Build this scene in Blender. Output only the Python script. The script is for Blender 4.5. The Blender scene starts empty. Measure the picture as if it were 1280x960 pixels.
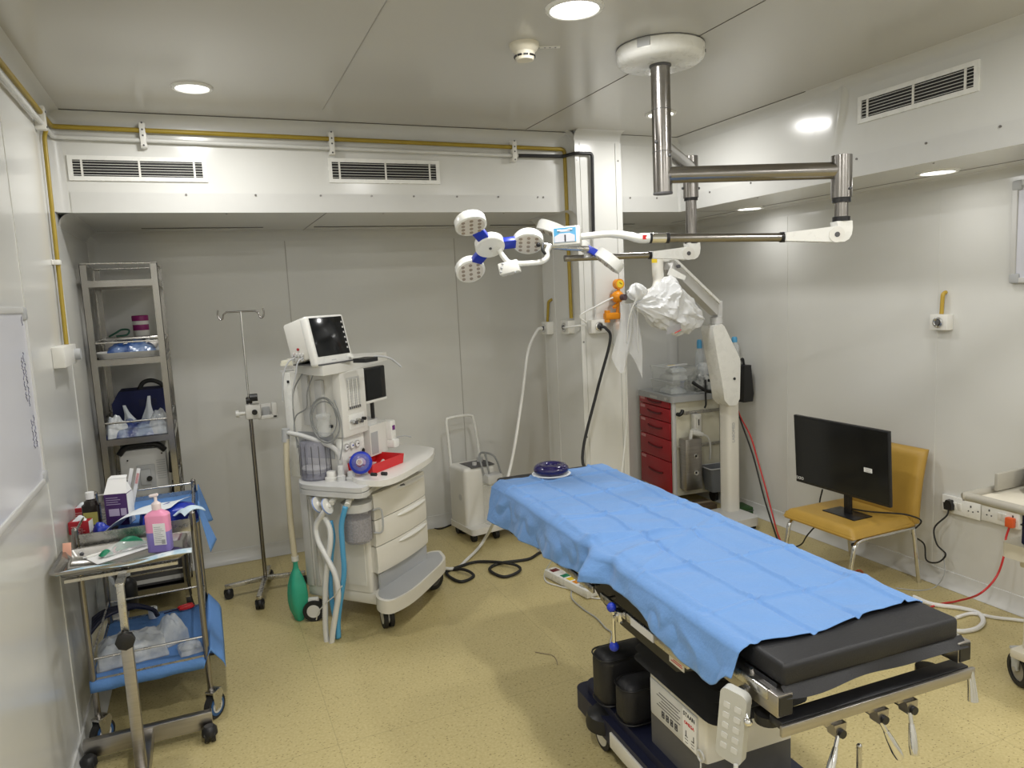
import bpy, bmesh, math, random
from mathutils import Vector, Matrix, Euler, Quaternion
random.seed(7)
SC = bpy.context.scene
COL = SC.collection
PI = math.pi
def R(d): return math.radians(d)
def V(*a): return Vector(a if len(a) > 1 else a[0])

# ------------------------------------------------------------------ camera
YAW, PIT, ROLL, FPX, CH = 0.399500206, 0.124078989, -0.0480550495, 912.3, 1.85
_f = V(math.sin(YAW)*math.cos(PIT), math.cos(YAW)*math.cos(PIT), -math.sin(PIT))
_r = V(math.cos(YAW), -math.sin(YAW), 0); _u = _r.cross(_f)
_r2 = math.cos(ROLL)*_r + math.sin(ROLL)*_u
_u2 = -math.sin(ROLL)*_r + math.cos(ROLL)*_u
cam = bpy.data.cameras.new('camera'); camo = bpy.data.objects.new('camera', cam); COL.objects.link(camo)
cam.sensor_fit = 'HORIZONTAL'; cam.sensor_width = 36; cam.lens = FPX/1280*36
cam.clip_start = .02; cam.clip_end = 60
M = Matrix((_r2, _u2, -_f)).transposed().to_4x4(); M.translation = (0, 0, CH)
camo.matrix_world = M
SC.camera = camo
# survey helper: where the sight line through a photograph point meets a real plane (in a thing's own frame)
def ray(px, py): return _f + _r2*((px-640)/FPX) - _u2*((py-480)/FPX)
C0 = V(0, 0, CH)
def at(px, py, x=None, y=None, z=None, fr=None):
    d = ray(px, py); c = C0.copy()
    if fr is not None:
        mi = fr.inverted(); d = mi.to_3x3() @ d; c = mi @ c
    if x is not None: t = (x-c.x)/d.x
    elif y is not None: t = (y-c.y)/d.y
    else: t = (z-c.z)/d.z
    return c + d*t
def FR(x, y, z=0, yaw=0): return Matrix.Translation((x, y, z)) @ Matrix.Rotation(yaw, 4, 'Z')

# ------------------------------------------------------------------ materials
MATS = {}
def mat(name, col, rough=.5, metal=0, noise=0, nscale=20, bump=0, bscale=60, alpha=1, trans=0, ior=1.45, emit=None, estr=0, coat=0, spec=.5, stretch=None, sheen=0, rv=.08):
    m = bpy.data.materials.new(name); m.use_nodes = True; MATS[name] = m
    nt = m.node_tree; b = nt.nodes['Principled BSDF']
    c = tuple(col)+(1,)
    b.inputs['Base Color'].default_value = c; b.inputs['Roughness'].default_value = rough
    b.inputs['Metallic'].default_value = metal; b.inputs['IOR'].default_value = ior
    b.inputs['Alpha'].default_value = alpha; b.inputs['Transmission Weight'].default_value = trans
    b.inputs['Coat Weight'].default_value = coat; b.inputs['Specular IOR Level'].default_value = spec
    b.inputs['Sheen Weight'].default_value = sheen
    if emit: b.inputs['Emission Color'].default_value = tuple(emit)+(1,); b.inputs['Emission Strength'].default_value = estr
    tc = nt.nodes.new('ShaderNodeTexCoord'); src = tc.outputs['Object']
    if stretch:
        mp = nt.nodes.new('ShaderNodeMapping'); mp.inputs['Scale'].default_value = stretch
        nt.links.new(src, mp.inputs['Vector']); src = mp.outputs['Vector']
    if noise:
        n = nt.nodes.new('ShaderNodeTexNoise'); n.inputs['Scale'].default_value = nscale; n.inputs['Detail'].default_value = 4
        nt.links.new(src, n.inputs['Vector'])
        mx = nt.nodes.new('ShaderNodeMix'); mx.data_type = 'RGBA'
        mx.inputs[6].default_value = tuple(max(0, x*(1-noise)) for x in col)+(1,)
        mx.inputs[7].default_value = tuple(min(1, x*(1+noise)) for x in col)+(1,)
        nt.links.new(n.outputs['Fac'], mx.inputs[0]); nt.links.new(mx.outputs[2], b.inputs['Base Color'])
        mr = nt.nodes.new('ShaderNodeMapRange'); mr.inputs[3].default_value = max(0.02, rough-rv); mr.inputs[4].default_value = min(1, rough+rv)
        nt.links.new(n.outputs['Fac'], mr.inputs[0]); nt.links.new(mr.outputs[0], b.inputs['Roughness'])
    if bump:
        n2 = nt.nodes.new('ShaderNodeTexNoise'); n2.inputs['Scale'].default_value = bscale; n2.inputs['Detail'].default_value = 3
        nt.links.new(src, n2.inputs['Vector'])
        bp = nt.nodes.new('ShaderNodeBump'); bp.inputs['Strength'].default_value = bump; bp.inputs['Distance'].default_value = .01
        nt.links.new(n2.outputs['Fac'], bp.inputs['Height']); nt.links.new(bp.outputs[0], b.inputs['Normal'])
    return m

# ------------------------------------------------------------------ mesh builder
class MB:
    def __init__(s): s.bm = bmesh.new(); s.mi = 0; s.mats = []
    def use(s, m):
        if m not in s.mats: s.mats.append(m)
        s.mi = s.mats.index(m); return s
    def _new(s, vs, T):
        if T is not None:
            for v in vs: v.co = T @ v.co
        fs = {f for v in vs for f in v.link_faces}
        for f in fs: f.material_index = s.mi
        return s
    def box(s, c, size, rot=None, bevel=0, seg=2, taper=None):
        T = Matrix.Translation(c)
        if rot is not None: T = T @ (rot if isinstance(rot, Matrix) else Euler(rot).to_matrix().to_4x4())
        r = bmesh.ops.create_cube(s.bm, size=1); vs = r['verts']
        for v in vs:
            k = 1
            if taper and v.co.z > 0: k = taper
            v.co = V(v.co.x*size[0]*k, v.co.y*size[1]*k, v.co.z*size[2])
        if bevel:
            es = list({e for v in vs for e in v.link_edges})
            b = bmesh.ops.bevel(s.bm, geom=es, offset=min(bevel, min(size)*.49), segments=seg, affect='EDGES', profile=.5)
            vs = list({v for f in b['faces'] for v in f.verts} | {v for v in vs if v.is_valid})
            # every vertex of the bevelled island
            seen = set(vs); st = list(vs)
            while st:
                v = st.pop()
                for e in v.link_edges:
                    o = e.other_vert(v)
                    if o not in seen: seen.add(o); st.append(o)
            vs = list(seen)
        return s._new(vs, T)
    def b2(s, lo, hi, bevel=0, seg=2):
        lo, hi = V(lo), V(hi)
        return s.box((lo+hi)/2, [abs(hi[i]-lo[i]) for i in range(3)], None, bevel, seg)
    def cyl(s, p0, p1, r, r2=None, n=20, cap=True):
        p0, p1 = V(p0), V(p1); d = p1-p0; L = d.length
        q = V(0, 0, 1).rotation_difference(d.normalized()).to_matrix().to_4x4()
        T = Matrix.Translation((p0+p1)/2) @ q
        k = bmesh.ops.create_cone(s.bm, cap_ends=cap, segments=n, radius1=r, radius2=r if r2 is None else r2, depth=L)
        return s._new(k['verts'], T)
    def sphere(s, c, r, n=16, rot=None):
        k = bmesh.ops.create_uvsphere(s.bm, u_segments=n, v_segments=max(6, n//2), radius=1)
        rr = (r, r, r) if not hasattr(r, '__len__') else r
        T = Matrix.Translation(c) @ ((rot if isinstance(rot, Matrix) else Euler(rot).to_matrix().to_4x4()) if rot is not None else Matrix()) @ Matrix.Diagonal((*rr, 1))
        return s._new(k['verts'], T)
    def lathe(s, prof, c=(0, 0, 0), rot=None, n=24, closed=False):
        T = Matrix.Translation(c) @ ((rot if isinstance(rot, Matrix) else Euler(rot).to_matrix().to_4x4()) if rot is not None else Matrix())
        rings = []
        for (r, z) in prof:
            if r <= 1e-6: rings.append([s.bm.verts.new((0, 0, z))])
            else: rings.append([s.bm.verts.new((r*math.cos(2*PI*i/n), r*math.sin(2*PI*i/n), z)) for i in range(n)])
        pairs = list(zip(rings[:-1], rings[1:]))
        if closed: pairs.append((rings[-1], rings[0]))
        for a, b in pairs:
            for i in range(n):
                j = (i+1) % n
                if len(a) == 1 and len(b) == 1: continue
                if len(a) == 1: s.bm.faces.new((a[0], b[j], b[i]))
                elif len(b) == 1: s.bm.faces.new((a[i], a[j], b[0]))
                else: s.bm.faces.new((a[i], a[j], b[j], b[i]))
        vs = [v for r in rings for v in r]
        return s._new(vs, T)
    def torus(s, c, Rr, r, rot=None, n=28, m=10, sz=1):
        prof = [(Rr+r*math.cos(2*PI*k/m), sz*r*math.sin(2*PI*k/m)) for k in range(m)]
        return s.lathe(prof, c, rot, n, True)
    def tube(s, pts, r, n=8, closed=False, sm=0, cap=True, ry=None):
        pts = [V(p) for p in pts]
        if sm: pts = smooth(pts, sm, closed)
        N = len(pts); rings = []
        up = V(0, 0, 1)
        t0 = (pts[1]-pts[0]).normalized()
        nrm = t0.orthogonal().normalized() if ry is None else (V(0, 0, 1) if abs(t0.z) < .9 else V(1, 0, 0))
        for i, p in enumerate(pts):
            a = pts[i-1] if (i or closed) else p
            b = pts[(i+1) % N] if (i < N-1 or closed) else p
            t = (b-a).normalized()
            nrm = (nrm - t*nrm.dot(t)); nrm = nrm.normalized() if nrm.length > 1e-6 else t.orthogonal().normalized()
            bn = t.cross(nrm)
            rr = r[i*len(r)//N] if hasattr(r, '__len__') else r
            rb = rr if ry is None else ry
            rings.append([s.bm.verts.new(p + nrm*(rr*math.cos(2*PI*k/n)) + bn*(rb*math.sin(2*PI*k/n))) for k in range(n)])
        for i in range(N if closed else N-1):
            a, b = rings[i], rings[(i+1) % N]
            for k in range(n):
                f = s.bm.faces.new((a[k], a[(k+1) % n], b[(k+1) % n], b[k])); f.material_index = s.mi
        if cap and not closed:
            s.bm.faces.new(list(reversed(rings[0]))).material_index = s.mi; s.bm.faces.new(rings[-1]).material_index = s.mi
        return s
    def prism(s, poly, z0, z1, T=None, bevel=0):
        a = [s.bm.verts.new((x, y, z0)) for x, y in poly]; b = [s.bm.verts.new((x, y, z1)) for x, y in poly]
        n = len(poly)
        s.bm.faces.new(list(reversed(a))); s.bm.faces.new(b)
        for i in range(n): s.bm.faces.new((a[i], a[(i+1) % n], b[(i+1) % n], b[i]))
        return s._new(a+b, T)
    def grid(s, fn, nu, nv, th=0, closed=False):
        g = [[s.bm.verts.new(fn(i/nu, j/nv)) for j in range(nv+1)] for i in range(nu+1)]
        fs = []
        for i in range(nu):
            for j in range(nv):
                f = s.bm.faces.new((g[i][j], g[i+1][j], g[i+1][j+1], g[i][j+1])); f.material_index = s.mi; fs.append(f)
        if th:
            bmesh.ops.recalc_face_normals(s.bm, faces=fs)
            bmesh.ops.solidify(s.bm, geom=fs, thickness=th)
        return s
    def bar(s, p0, p1, w, h, bevel=0, up=(0, 0, 1)):
        p0, p1 = V(p0), V(p1); d = (p1-p0); L = d.length; x = d.normalized()
        u = V(up); 
        if abs(u.dot(x)) > .99: u = V(1, 0, 0)
        y = u.cross(x).normalized(); z = x.cross(y)
        return s.box((p0+p1)/2, (L, w, h), Matrix((x, y, z)).transposed().to_4x4(), bevel)
    def build(s, name, m=None, parent=None, ang=38, loc=None, rot=None):
        bm = s.bm
        bmesh.ops.recalc_face_normals(bm, faces=bm.faces[:])
        lim = R(ang)
        for f in bm.faces: f.smooth = True
        for e in bm.edges:
            if len(e.link_faces) == 2 and e.calc_face_angle(0) > lim: e.smooth = False
        me = bpy.data.meshes.new(name); bm.to_mesh(me); bm.free()
        for q in (s.mats if s.mats else [m]): me.materials.append(MATS[q] if isinstance(q, str) else q)
        o = bpy.data.objects.new(name, me); COL.objects.link(o)
        if parent is not None: o.parent = parent
        if loc is not None: o.location = loc
        if rot is not None: o.rotation_euler = rot
        return o
def smooth(pts, k, closed=False):
    out = []; N = len(pts)
    for i in range(N if closed else N-1):
        p1, p2 = pts[i], pts[(i+1) % N]
        p0 = pts[i-1] if (i or closed) else p1*2-p2
        p3 = pts[(i+2) % N] if (i < N-2 or closed) else p2*2-p1
        for j in range(k):
            t = j/k
            out.append(.5*((2*p1)+(p2-p0)*t+(2*p0-5*p1+4*p2-p3)*t*t+(3*p1-p0-3*p2+p3)*t**3))
    if not closed: out.append(pts[-1])
    return out
def rrect(x0, y0, x1, y1, r, n=5):
    out = []
    for cx, cy, a in ((x1-r, y1-r, 0), (x0+r, y1-r, 90), (x0+r, y0+r, 180), (x1-r, y0+r, 270)):
        for k in range(n+1):
            t = R(a+90*k/n); out.append((cx+r*math.cos(t), cy+r*math.sin(t)))
    return out

def tag(o, label, cat, group=None):
    o['label'] = label; o['category'] = cat
    if group: o['group'] = group
    return o
def thing(name, label, cat, loc=(0, 0, 0), yaw=0, group=None):
    o = bpy.data.objects.new(name, None); COL.objects.link(o); o.empty_display_size = .1
    o.location = loc; o.rotation_euler = (0, 0, yaw)
    return tag(o, label, cat, group)
def struct(mb, name, m, **k):
    o = mb.build(name, m, **k); o['kind'] = 'structure'; return o
def dup(o, parent=None):
    c = o.copy(); COL.objects.link(c); c.parent = parent
    for ch in [x for x in bpy.data.objects if x.parent == o]: dup(ch, c)
    return c
def text(name, body, size, m, parent, loc, rot, align='CENTER', depth=.0006, bold=0, sx=1):
    cu = bpy.data.curves.new(name, 'FONT'); cu.body = body; cu.size = size; cu.align_x = align; cu.align_y = 'CENTER'; cu.extrude = depth; cu.offset = bold
    t = bpy.data.objects.new(name, cu); COL.objects.link(t)
    dg = bpy.context.evaluated_depsgraph_get(); me = bpy.data.meshes.new_from_object(t.evaluated_get(dg))
    bpy.data.objects.remove(t); me.materials.clear(); me.materials.append(MATS[m])
    o = bpy.data.objects.new(name, me); COL.objects.link(o); o.parent = parent; o.location = loc; o.rotation_euler = rot; o.scale = (sx, 1, 1)
    return o

mat('steel', (.55, .54, .52), .28, 1, .15, 30)
mat('steel_brushed', (.42, .40, .38), .33, 1, .2, 8, stretch=(1, 1, 14))
mat('chrome', (.75, .75, .75), .12, 1)
mat('tube_steel', (.30, .285, .27), .24, 1, .18, 6)
mat('white_plastic', (.74, .73, .69), .35, noise=.02)
mat('white_enamel', (.80, .80, .77), .28, noise=.02)
mat('cream_plastic', (.72, .70, .64), .4, noise=.02)
mat('grey_plastic', (.42, .43, .44), .45, noise=.03)
mat('light_grey', (.58, .58, .57), .45, noise=.03)
mat('dark_grey', (.09, .09, .095), .5, noise=.1)
mat('black_plastic', (.012, .012, .013), .4, noise=.2)
mat('black_rubber', (.018, .018, .018), .65, noise=.2)
mat('black_vinyl', (.012, .012, .014), .5, noise=.2, bump=.12, bscale=200)
mat('screen', (.006, .007, .009), .12, spec=.5)
mat('white', (.82, .82, .82), .5)
mat('ink', (.03, .03, .04), .6)
mat('red_paint', (.36, .012, .02), .35, noise=.04)
mat('red', (.62, .02, .025), .4)
mat('blue', (.012, .035, .42), .35)
mat('navy', (.008, .01, .05), .6, noise=.2)
mat('green', (.005, .20, .10), .4)
mat('orange', (.75, .27, .01), .35)
mat('yellow', (.75, .55, .03), .4)
mat('pink', (.85, .30, .42), .3)
mat('glass', (.95, .97, .97), .06, trans=1, ior=1.25)
mat('clear_plastic', (.86, .88, .88), .12, alpha=.28, spec=.8)
mat('frosted_plastic', (.74, .77, .76), .2, alpha=.20, spec=.9)
mat('blue_cloth', (.11, .25, .56), .85, noise=.06, nscale=120, bump=.25, bscale=60)
mat('white_cloth', (.74, .78, .82), .85, noise=.04, bump=.2, bscale=80)
# ================================================================== the room
XL, XR, YB, YF, XF, H, ZS, YN = -.62, 3.94, 5.56, 4.44, 3.25, 2.875, 2.37, -1.6
XRR = 4.02
def wallmat(name, col, rough, nz=.025):
    m = mat(name, col, rough, noise=nz, nscale=.6, spec=.5, rv=.012)
    return m
wallmat('wall_sheet', (.66, .66, .635), .20, .008)
wallmat('ceiling_sheet', (.53, .52, .485), .22, .008)
wallmat('joint', (.40, .39, .36), .5)
mat('joint_dark', (.10, .095, .085), .6)
mat('screw_head', (.2, .19, .18), .35, .8)
mat('cove', (.60, .60, .58), .35, noise=.02)
# floor vinyl: ochre with fine flecks and a tile seam grid
m = mat('vinyl', (.55, .46, .24), .38)
nt = m.node_tree; b = nt.nodes['Principled BSDF']
tc = nt.nodes.new('ShaderNodeTexCoord')
n1 = nt.nodes.new('ShaderNodeTexNoise'); n1.inputs['Scale'].default_value = 90; n1.inputs['Detail'].default_value = 3
n2 = nt.nodes.new('ShaderNodeTexNoise'); n2.inputs['Scale'].default_value = 1.6; n2.inputs['Detail'].default_value = 4
vo = nt.nodes.new('ShaderNodeTexVoronoi'); vo.inputs['Scale'].default_value = 42
mp = nt.nodes.new('ShaderNodeMapping'); mp.inputs['Scale'].default_value = (1, 2.2, 1); mp.inputs['Rotation'].default_value = (0, 0, .6)
nt.links.new(tc.outputs['Object'], mp.inputs[0])
nt.links.new(tc.outputs['Object'], n1.inputs[0]); nt.links.new(tc.outputs['Object'], n2.inputs[0]); nt.links.new(mp.outputs[0], vo.inputs[0])
r1 = nt.nodes.new('ShaderNodeValToRGB'); r1.color_ramp.elements[0].position = .3; r1.color_ramp.elements[1].position = .7
r1.color_ramp.elements[0].color = (.51, .42, .195, 1); r1.color_ramp.elements[1].color = (.62, .53, .275, 1)
nt.links.new(n1.outputs['Fac'], r1.inputs[0])
r2 = nt.nodes.new('ShaderNodeValToRGB'); r2.color_ramp.elements[0].position = .13; r2.color_ramp.elements[1].position = .21
r2.color_ramp.elements[0].color = (1, 1, 1, 1); r2.color_ramp.elements[1].color = (0, 0, 0, 1)
nt.links.new(vo.outputs['Distance'], r2.inputs[0])
mx = nt.nodes.new('ShaderNodeMix'); mx.data_type = 'RGBA'; mx.inputs[7].default_value = (.25, .19, .08, 1)
nt.links.new(r2.outputs[0], mx.inputs[0]); nt.links.new(r1.outputs[0], mx.inputs[6])
mx2 = nt.nodes.new('ShaderNodeMix'); mx2.data_type = 'RGBA'; mx2.blend_type = 'MULTIPLY'; mx2.inputs[0].default_value = 1
r3 = nt.nodes.new('ShaderNodeValToRGB'); r3.color_ramp.elements[0].color = (.86, .86, .84, 1); r3.color_ramp.elements[1].color = (1, 1, 1, 1)
nt.links.new(n2.outputs['Fac'], r3.inputs[0]); nt.links.new(mx.outputs[2], mx2.inputs[6]); nt.links.new(r3.outputs[0], mx2.inputs[7])
# seams every 1.2 m
sep = nt.nodes.new('ShaderNodeSeparateXYZ'); nt.links.new(tc.outputs['Object'], sep.inputs[0])
def seam(sock, off):
    a = nt.nodes.new('ShaderNodeMath'); a.operation = 'ADD'; a.inputs[1].default_value = off; nt.links.new(sock, a.inputs[0])
    w = nt.nodes.new('ShaderNodeMath'); w.operation = 'PINGPONG'; w.inputs[1].default_value = .6; nt.links.new(a.outputs[0], w.inputs[0])
    l = nt.nodes.new('ShaderNodeMath'); l.operation = 'LESS_THAN'; l.inputs[1].default_value = .0022; nt.links.new(w.outputs[0], l.inputs[0])
    return l.outputs[0]
mxm = nt.nodes.new('ShaderNodeMath'); mxm.operation = 'MAXIMUM'
nt.links.new(seam(sep.outputs[0], 12-1.575), mxm.inputs[0]); nt.links.new(seam(sep.outputs[1], 12-.55), mxm.inputs[1])
ms = nt.nodes.new('ShaderNodeMath'); ms.operation = 'MULTIPLY'; ms.inputs[1].default_value = .28; nt.links.new(mxm.outputs[0], ms.inputs[0])
mx3 = nt.nodes.new('ShaderNodeMix'); mx3.data_type = 'RGBA'; mx3.inputs[7].default_value = (.2, .16, .08, 1)
nt.links.new(ms.outputs[0], mx3.inputs[0]); nt.links.new(mx2.outputs[2], mx3.inputs[6]); nt.links.new(mx3.outputs[2], b.inputs['Base Color'])

q = MB(); q.b2((XL-.1, YN-.1, -.1), (XRR+.1, YB+.1, 0)); struct(q, 'floor', 'vinyl')
q = MB(); q.b2((XL-.1, YN-.1, H), (XRR+.1, YF+.1, H+.1)); ceil = struct(q, 'ceiling', 'ceiling_sheet')
q = MB(); q.b2((XL-.1, YB, 0), (XRR+.1, YB+.1, 2.5)); struct(q, 'wall_back', 'wall_sheet')
q = MB(); q.b2((XL-.1, YN-.1, 0), (XL, YB, H)); struct(q, 'wall_left', 'wall_sheet')
q = MB(); q.b2((XL-.1, YN-.1, 0), (XRR+.1, YN, H)); struct(q, 'wall_front', 'wall_sheet')
# side wall: very slightly out of square like the site
q = MB(); q.prism([(3.94-.012, YN-.1), (XRR+.2, YN-.1), (XRR+.2, YB+.1), (3.97, YB+.1)], 0, 2.6); struct(q, 'wall_right', 'wall_sheet')
# dropped bulkheads
q = MB(); q.b2((XL, YF, ZS), (XRR+.1, YB, H+.05)); sb = struct(q, 'ceiling_bulkhead_back', 'wall_sheet')
q = MB(); q.b2((XF, YN, ZS), (XRR+.1, YF, H+.05)); sr = struct(q, 'ceiling_bulkhead_right', 'wall_sheet')
# lapped lower sheets with step and screws; tilt shade put into a darker colour
q = MB(); q.b2((XL, YF-.004, ZS), (2.235, YF, 2.475)); q.b2((2.69, YF-.004, ZS), (XF, YF, 2.475))
q.use('screw_head')
q = MB(); q.use('cove'); q.b2((XL+.07, YF-.004, ZS-.001), (2.235, YF, 2.475)); q.b2((2.70, YF-.004, ZS-.001), (XF, YF, 2.475)); q.b2((XF-.004, YN, ZS-.001), (XF, YF, 2.475))
q.use('screw_head')
for x in (.0, .36, .72, 1.02, 1.28, 1.56, 1.84, 2.12, 2.16, 2.83, 3.05): q.cyl((x, YF-.008, 2.465), (x, YF, 2.465), .006, n=8)
for y in (1.3, 1.75, 2.15, 2.5, 2.9, 3.3, 3.7, 4.1): q.cyl((XF-.008, y, 2.46), (XF, y, 2.46), .006, n=8)
for x in (.2, 1.1, 1.9): q.cyl((x, YF+.06, ZS-.003), (x, YF+.06, ZS), .005, n=8)
for y in (1.9, 2.5, 3.0, 3.7): q.cyl((XF+.05, y, ZS-.003), (XF+.05, y, ZS), .005, n=8)
struct(q, 'trim_1', 'wall_sheet')
# coves (quarter-round) where walls meet ceilings
def cove(mb, p0, p1, a, bdir, r=.06, n=6):
    """concave quarter strip along p0-p1; a and bdir are the unit directions into the two surfaces"""
    p0, p1, a, bdir = V(p0), V(p1), V(a), V(bdir)
    def fn(u, v):
        t = v*PI/2
        return p0.lerp(p1, u) + a*(r*(1-math.sin(t))) + bdir*(r*(1-math.cos(t)))
    mb.grid(fn, 1, n)
q = MB()
cove(q, (XL, YF, H), (2.35, YF, H), (0, -1, 0), (0, 0, -1))
cove(q, (2.69, YF, H), (XF, YF, H), (0, -1, 0), (0, 0, -1))
cove(q, (XL, YN, H), (XL, YF, H), (1, 0, 0), (0, 0, -1), .07)
cove(q, (XF, YN, H), (XF, YF, H), (-1, 0, 0), (0, 0, -1))
cove(q, (XL, YB, ZS), (XR, YB, ZS), (0, -1, 0), (0, 0, -1), .07)
cove(q, (XL, YF, ZS), (XL, YB, ZS), (1, 0, 0), (0, 0, -1), .07)
cove(q, (3.94, YN, ZS), (3.965, YB, ZS), (-1, 0, 0), (0, 0, -1), .065)
cove(q, (XL, YF, H), (XL, YF, ZS), (1, 0, 0), (0, -1, 0), .06)
cove(q, (XF, YF, H), (XF, YF, ZS), (-1, 0, 0), (0, -1, 0), .035)
cove(q, (XL, YB, 0), (XL, YB, ZS), (1, 0, 0), (0, -1, 0), .07)
cove(q, (3.965, YB, 0), (3.965, YB, ZS), (-1, 0, 0), (0, -1, 0), .07)
struct(q, 'trim_2', 'cove')
# sheet joints
q = MB()
for x in (.0, ): pass
for px, py in ((364, 400), (573, 400)):
    p = at(px, py, y=YB); q.b2((p.x-.003, YB-.0015, .08), (p.x+.003, YB+.001, ZS-.07))
JW = []
for px in (982, 1170):
    p = at(px, 400, x=3.95); xw = 3.928+(p.y+1.7)/7.36*.042; JW.append((xw, p.y))
p = at(740, 480, x=2.7)
struct(q, 'trim_3', 'joint')
q = MB()
for y in (2.05, 3.4, 4.35): q.b2((XL-.001, y-.014, .07), (XL+.003, y+.014, H-.07))
for xw, y in JW: q.b2((xw-.002, y-.009, .09), (xw+.02, y+.009, ZS-.065))
struct(q, 'trim_7', 'wall_sheet')
q = MB(); q.use('joint_dark')
def cj(a, b, w=.004):
    a, b = at(*a, z=H), at(*b, z=H); q.bar((a.x, a.y, H-.0008), (b.x, b.y, H-.0008), w, .002)
cj((657, 162), (957, 0), .003)
q.bar((XL+.07, YF-.058, H-.0015), (2.36, YF-.058, H-.0015), .006, .004); q.bar((2.66, YF-.058, H-.001), (XF-.06, YF-.058, H-.001), .004, .003)
q.bar((XF-.06, 3.2, H-.001), (XF-.06, 4.38, H-.001), .006, .003)
# soffit slots and seams
for (a, b2) in (((180, 290), (324, 290)), ((386, 288), (556, 288)), ((590, 288), (690, 288))):
    a, b2 = at(*a, z=ZS), at(*b2, z=ZS); q.bar((a.x, 5.28, ZS-.001), (b2.x, 5.28, ZS-.001), .03, .004)
q.bar((2.75, 5.28, ZS-.001), (3.4, 5.28, ZS-.001), .03, .004)
q.bar((.75, YF+.02, ZS-.0005), (.75, 5.5, ZS-.0005), .004, .002);q.bar((3.72, 1.0, ZS-.0005), (3.72, 5.2, ZS-.0005), .004, .002)
q.bar((3.27, 4.40, ZS-.0005), (3.9, 4.40, ZS-.0005), .004, .002)
q.use('joint'); cj((404, 137), (484, 0), .004)
struct(q, 'trim_4', 'joint_dark')
# column
q = MB(); q.b2((2.35, 4.33, 0), (2.69, 4.88, H)); struct(q, 'column', 'wall_sheet')
q = MB(); q.use('wall_sheet')
q.b2((2.385, 4.326, .06), (2.645, 4.331, H-.075))
q.b2((2.652, 4.322, .02), (2.694, 4.331, H-.07)); q.b2((2.346, 4.322, .02), (2.372, 4.331, H-.07)); q.b2((2.346, 4.33, .02), (2.351, 4.50, H-.07)); q.b2((2.346, 4.7, .02), (2.351, 4.885, H-.07))
q.use('screw_head')
for z in (2.69, 2.2, 1.5, .85):
    q.cyl((2.669, 4.318, z), (2.669, 4.325, z), .005, n=8); q.cyl((2.362, 4.318, z), (2.362, 4.325, z), .005, n=8)
q.use('cove')
cove(q, (2.345, 4.33, H), (2.695, 4.33, H), (0, -1, 0), (0, 0, -1), .06); cove(q, (2.35, 4.33, H), (2.35, 4.44, H), (-1, 0, 0), (0, 0, -1), .05)
cove(q, (2.35, 4.44, H), (2.35, 4.44, ZS), (-1, 0, 0), (0, -1, 0), .09); cove(q, (2.69, 4.44, H), (2.69, 4.44, ZS), (1, 0, 0), (0, -1, 0), .05)
cove(q, (2.35, 4.33, ZS), (2.35, 4.95, ZS), (-1, 0, 0), (0, 0, -1), .07)
struct(q, 'trim_5', 'cove')
# cove skirting of coated sheet
q = MB()
def skirt(mb, p0, p1, nrm):
    p0, p1, nrm = V(p0), V(p1), V(nrm)
    prof = [(.0, .09), (.008, .088), (.012, .06), (.03, .02), (.06, .002), (.0, .0)]
    mb.grid(lambda u, v: p0.lerp(p1, u)+nrm*prof[min(5, int(round(v*5)))][0]+V(0, 0, prof[min(5, int(round(v*5)))][1]), 1, 5)
skirt(q, (XL, YB, 0), (3.95, YB, 0), (0, -1, 0)); struct(q, 'baseboard_back', 'cove')
q = MB(); skirt(q, (3.935, YN, 0), (3.968, YB, 0), (-1, 0, 0)); struct(q, 'baseboard_right', 'cove')
q = MB(); skirt(q, (XL, YN, 0), (XL, YB, 0), (1, 0, 0)); struct(q, 'baseboard_left', 'cove')
# dented swelling in the side bulkhead sheet
q = MB()
c = at(1046, 165, x=XF)
def bulge(u, v):
    y = c.y-.02+(u-.5)*.34; z = c.z+.10+(v-.5)*.46
    k = math.sin(PI*v)**1.2
    e = .13*math.sin((v-.25)*3.4)
    d = (u-.5)*2 + e*1.6
    h = .014*math.exp(-((d-.05)/.10)**2)*k + .022*k*max(0, min(1, (d+.1)*3))*math.exp(-max(0, d)*2.4)
    return (XF-.0008-h*math.sin(PI*u)**.6, y, z)
q.grid(bulge, 40, 30); struct(q, 'trim_6', 'wall_sheet')

# ------------------------------------------------------------------ lamps
mat('lamp_glow', (.9, .9, .9), .5, emit=(1, .985, .95), estr=9)
LAMPW = 34
def downlight(x, y, z, label, r=.075, power=LAMPW, seen=True):
    t = thing('ceiling_downlight', label, 'ceiling light', (x, y, z), 0, 'recessed downlights')
    q = MB(); q.lathe([(r, -.002), (r+.004, -.010), (r+.016, -.009), (r+.022, -.001), (r+.022, .0)]); q.build('rim', 'white_enamel', t)
    q = MB(); q.lathe([(0, -.005), (r*.99, -.005), (r*.99, -.001)]); q.build('diffuser', 'lamp_glow', t)
    l = bpy.data.lights.new('lamp', 'AREA'); l.shape = 'DISK'; l.size = r*1.9; l.energy = power; l.color = (1, .988, .962)
    lo = bpy.data.objects.new('lamp', l); COL.objects.link(lo); lo.parent = t; lo.location = (0, 0, -.012)
    return t
downlight(.072, 3.843, H, 'round recessed ceiling light above the anaesthesia machine, nearer the tall rack', .072, LAMPW*.8)
downlight(1.371, 2.489, H, 'round recessed ceiling light beside the smoke detector, at the top edge of view', .088, LAMPW*1.15)
downlight(2.663, 3.811, H, 'round recessed ceiling light seen just behind the steel lamp post', .072, LAMPW*.7)
downlight(3.595, 2.70, ZS, 'round recessed light in the low soffit above the whiteboard wall, beyond the lamp elbow', .08, LAMPW*.11)
downlight(3.686, 4.217, ZS, 'round recessed light in the low soffit above the red drawer cart corner', .08, LAMPW*.11)
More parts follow.
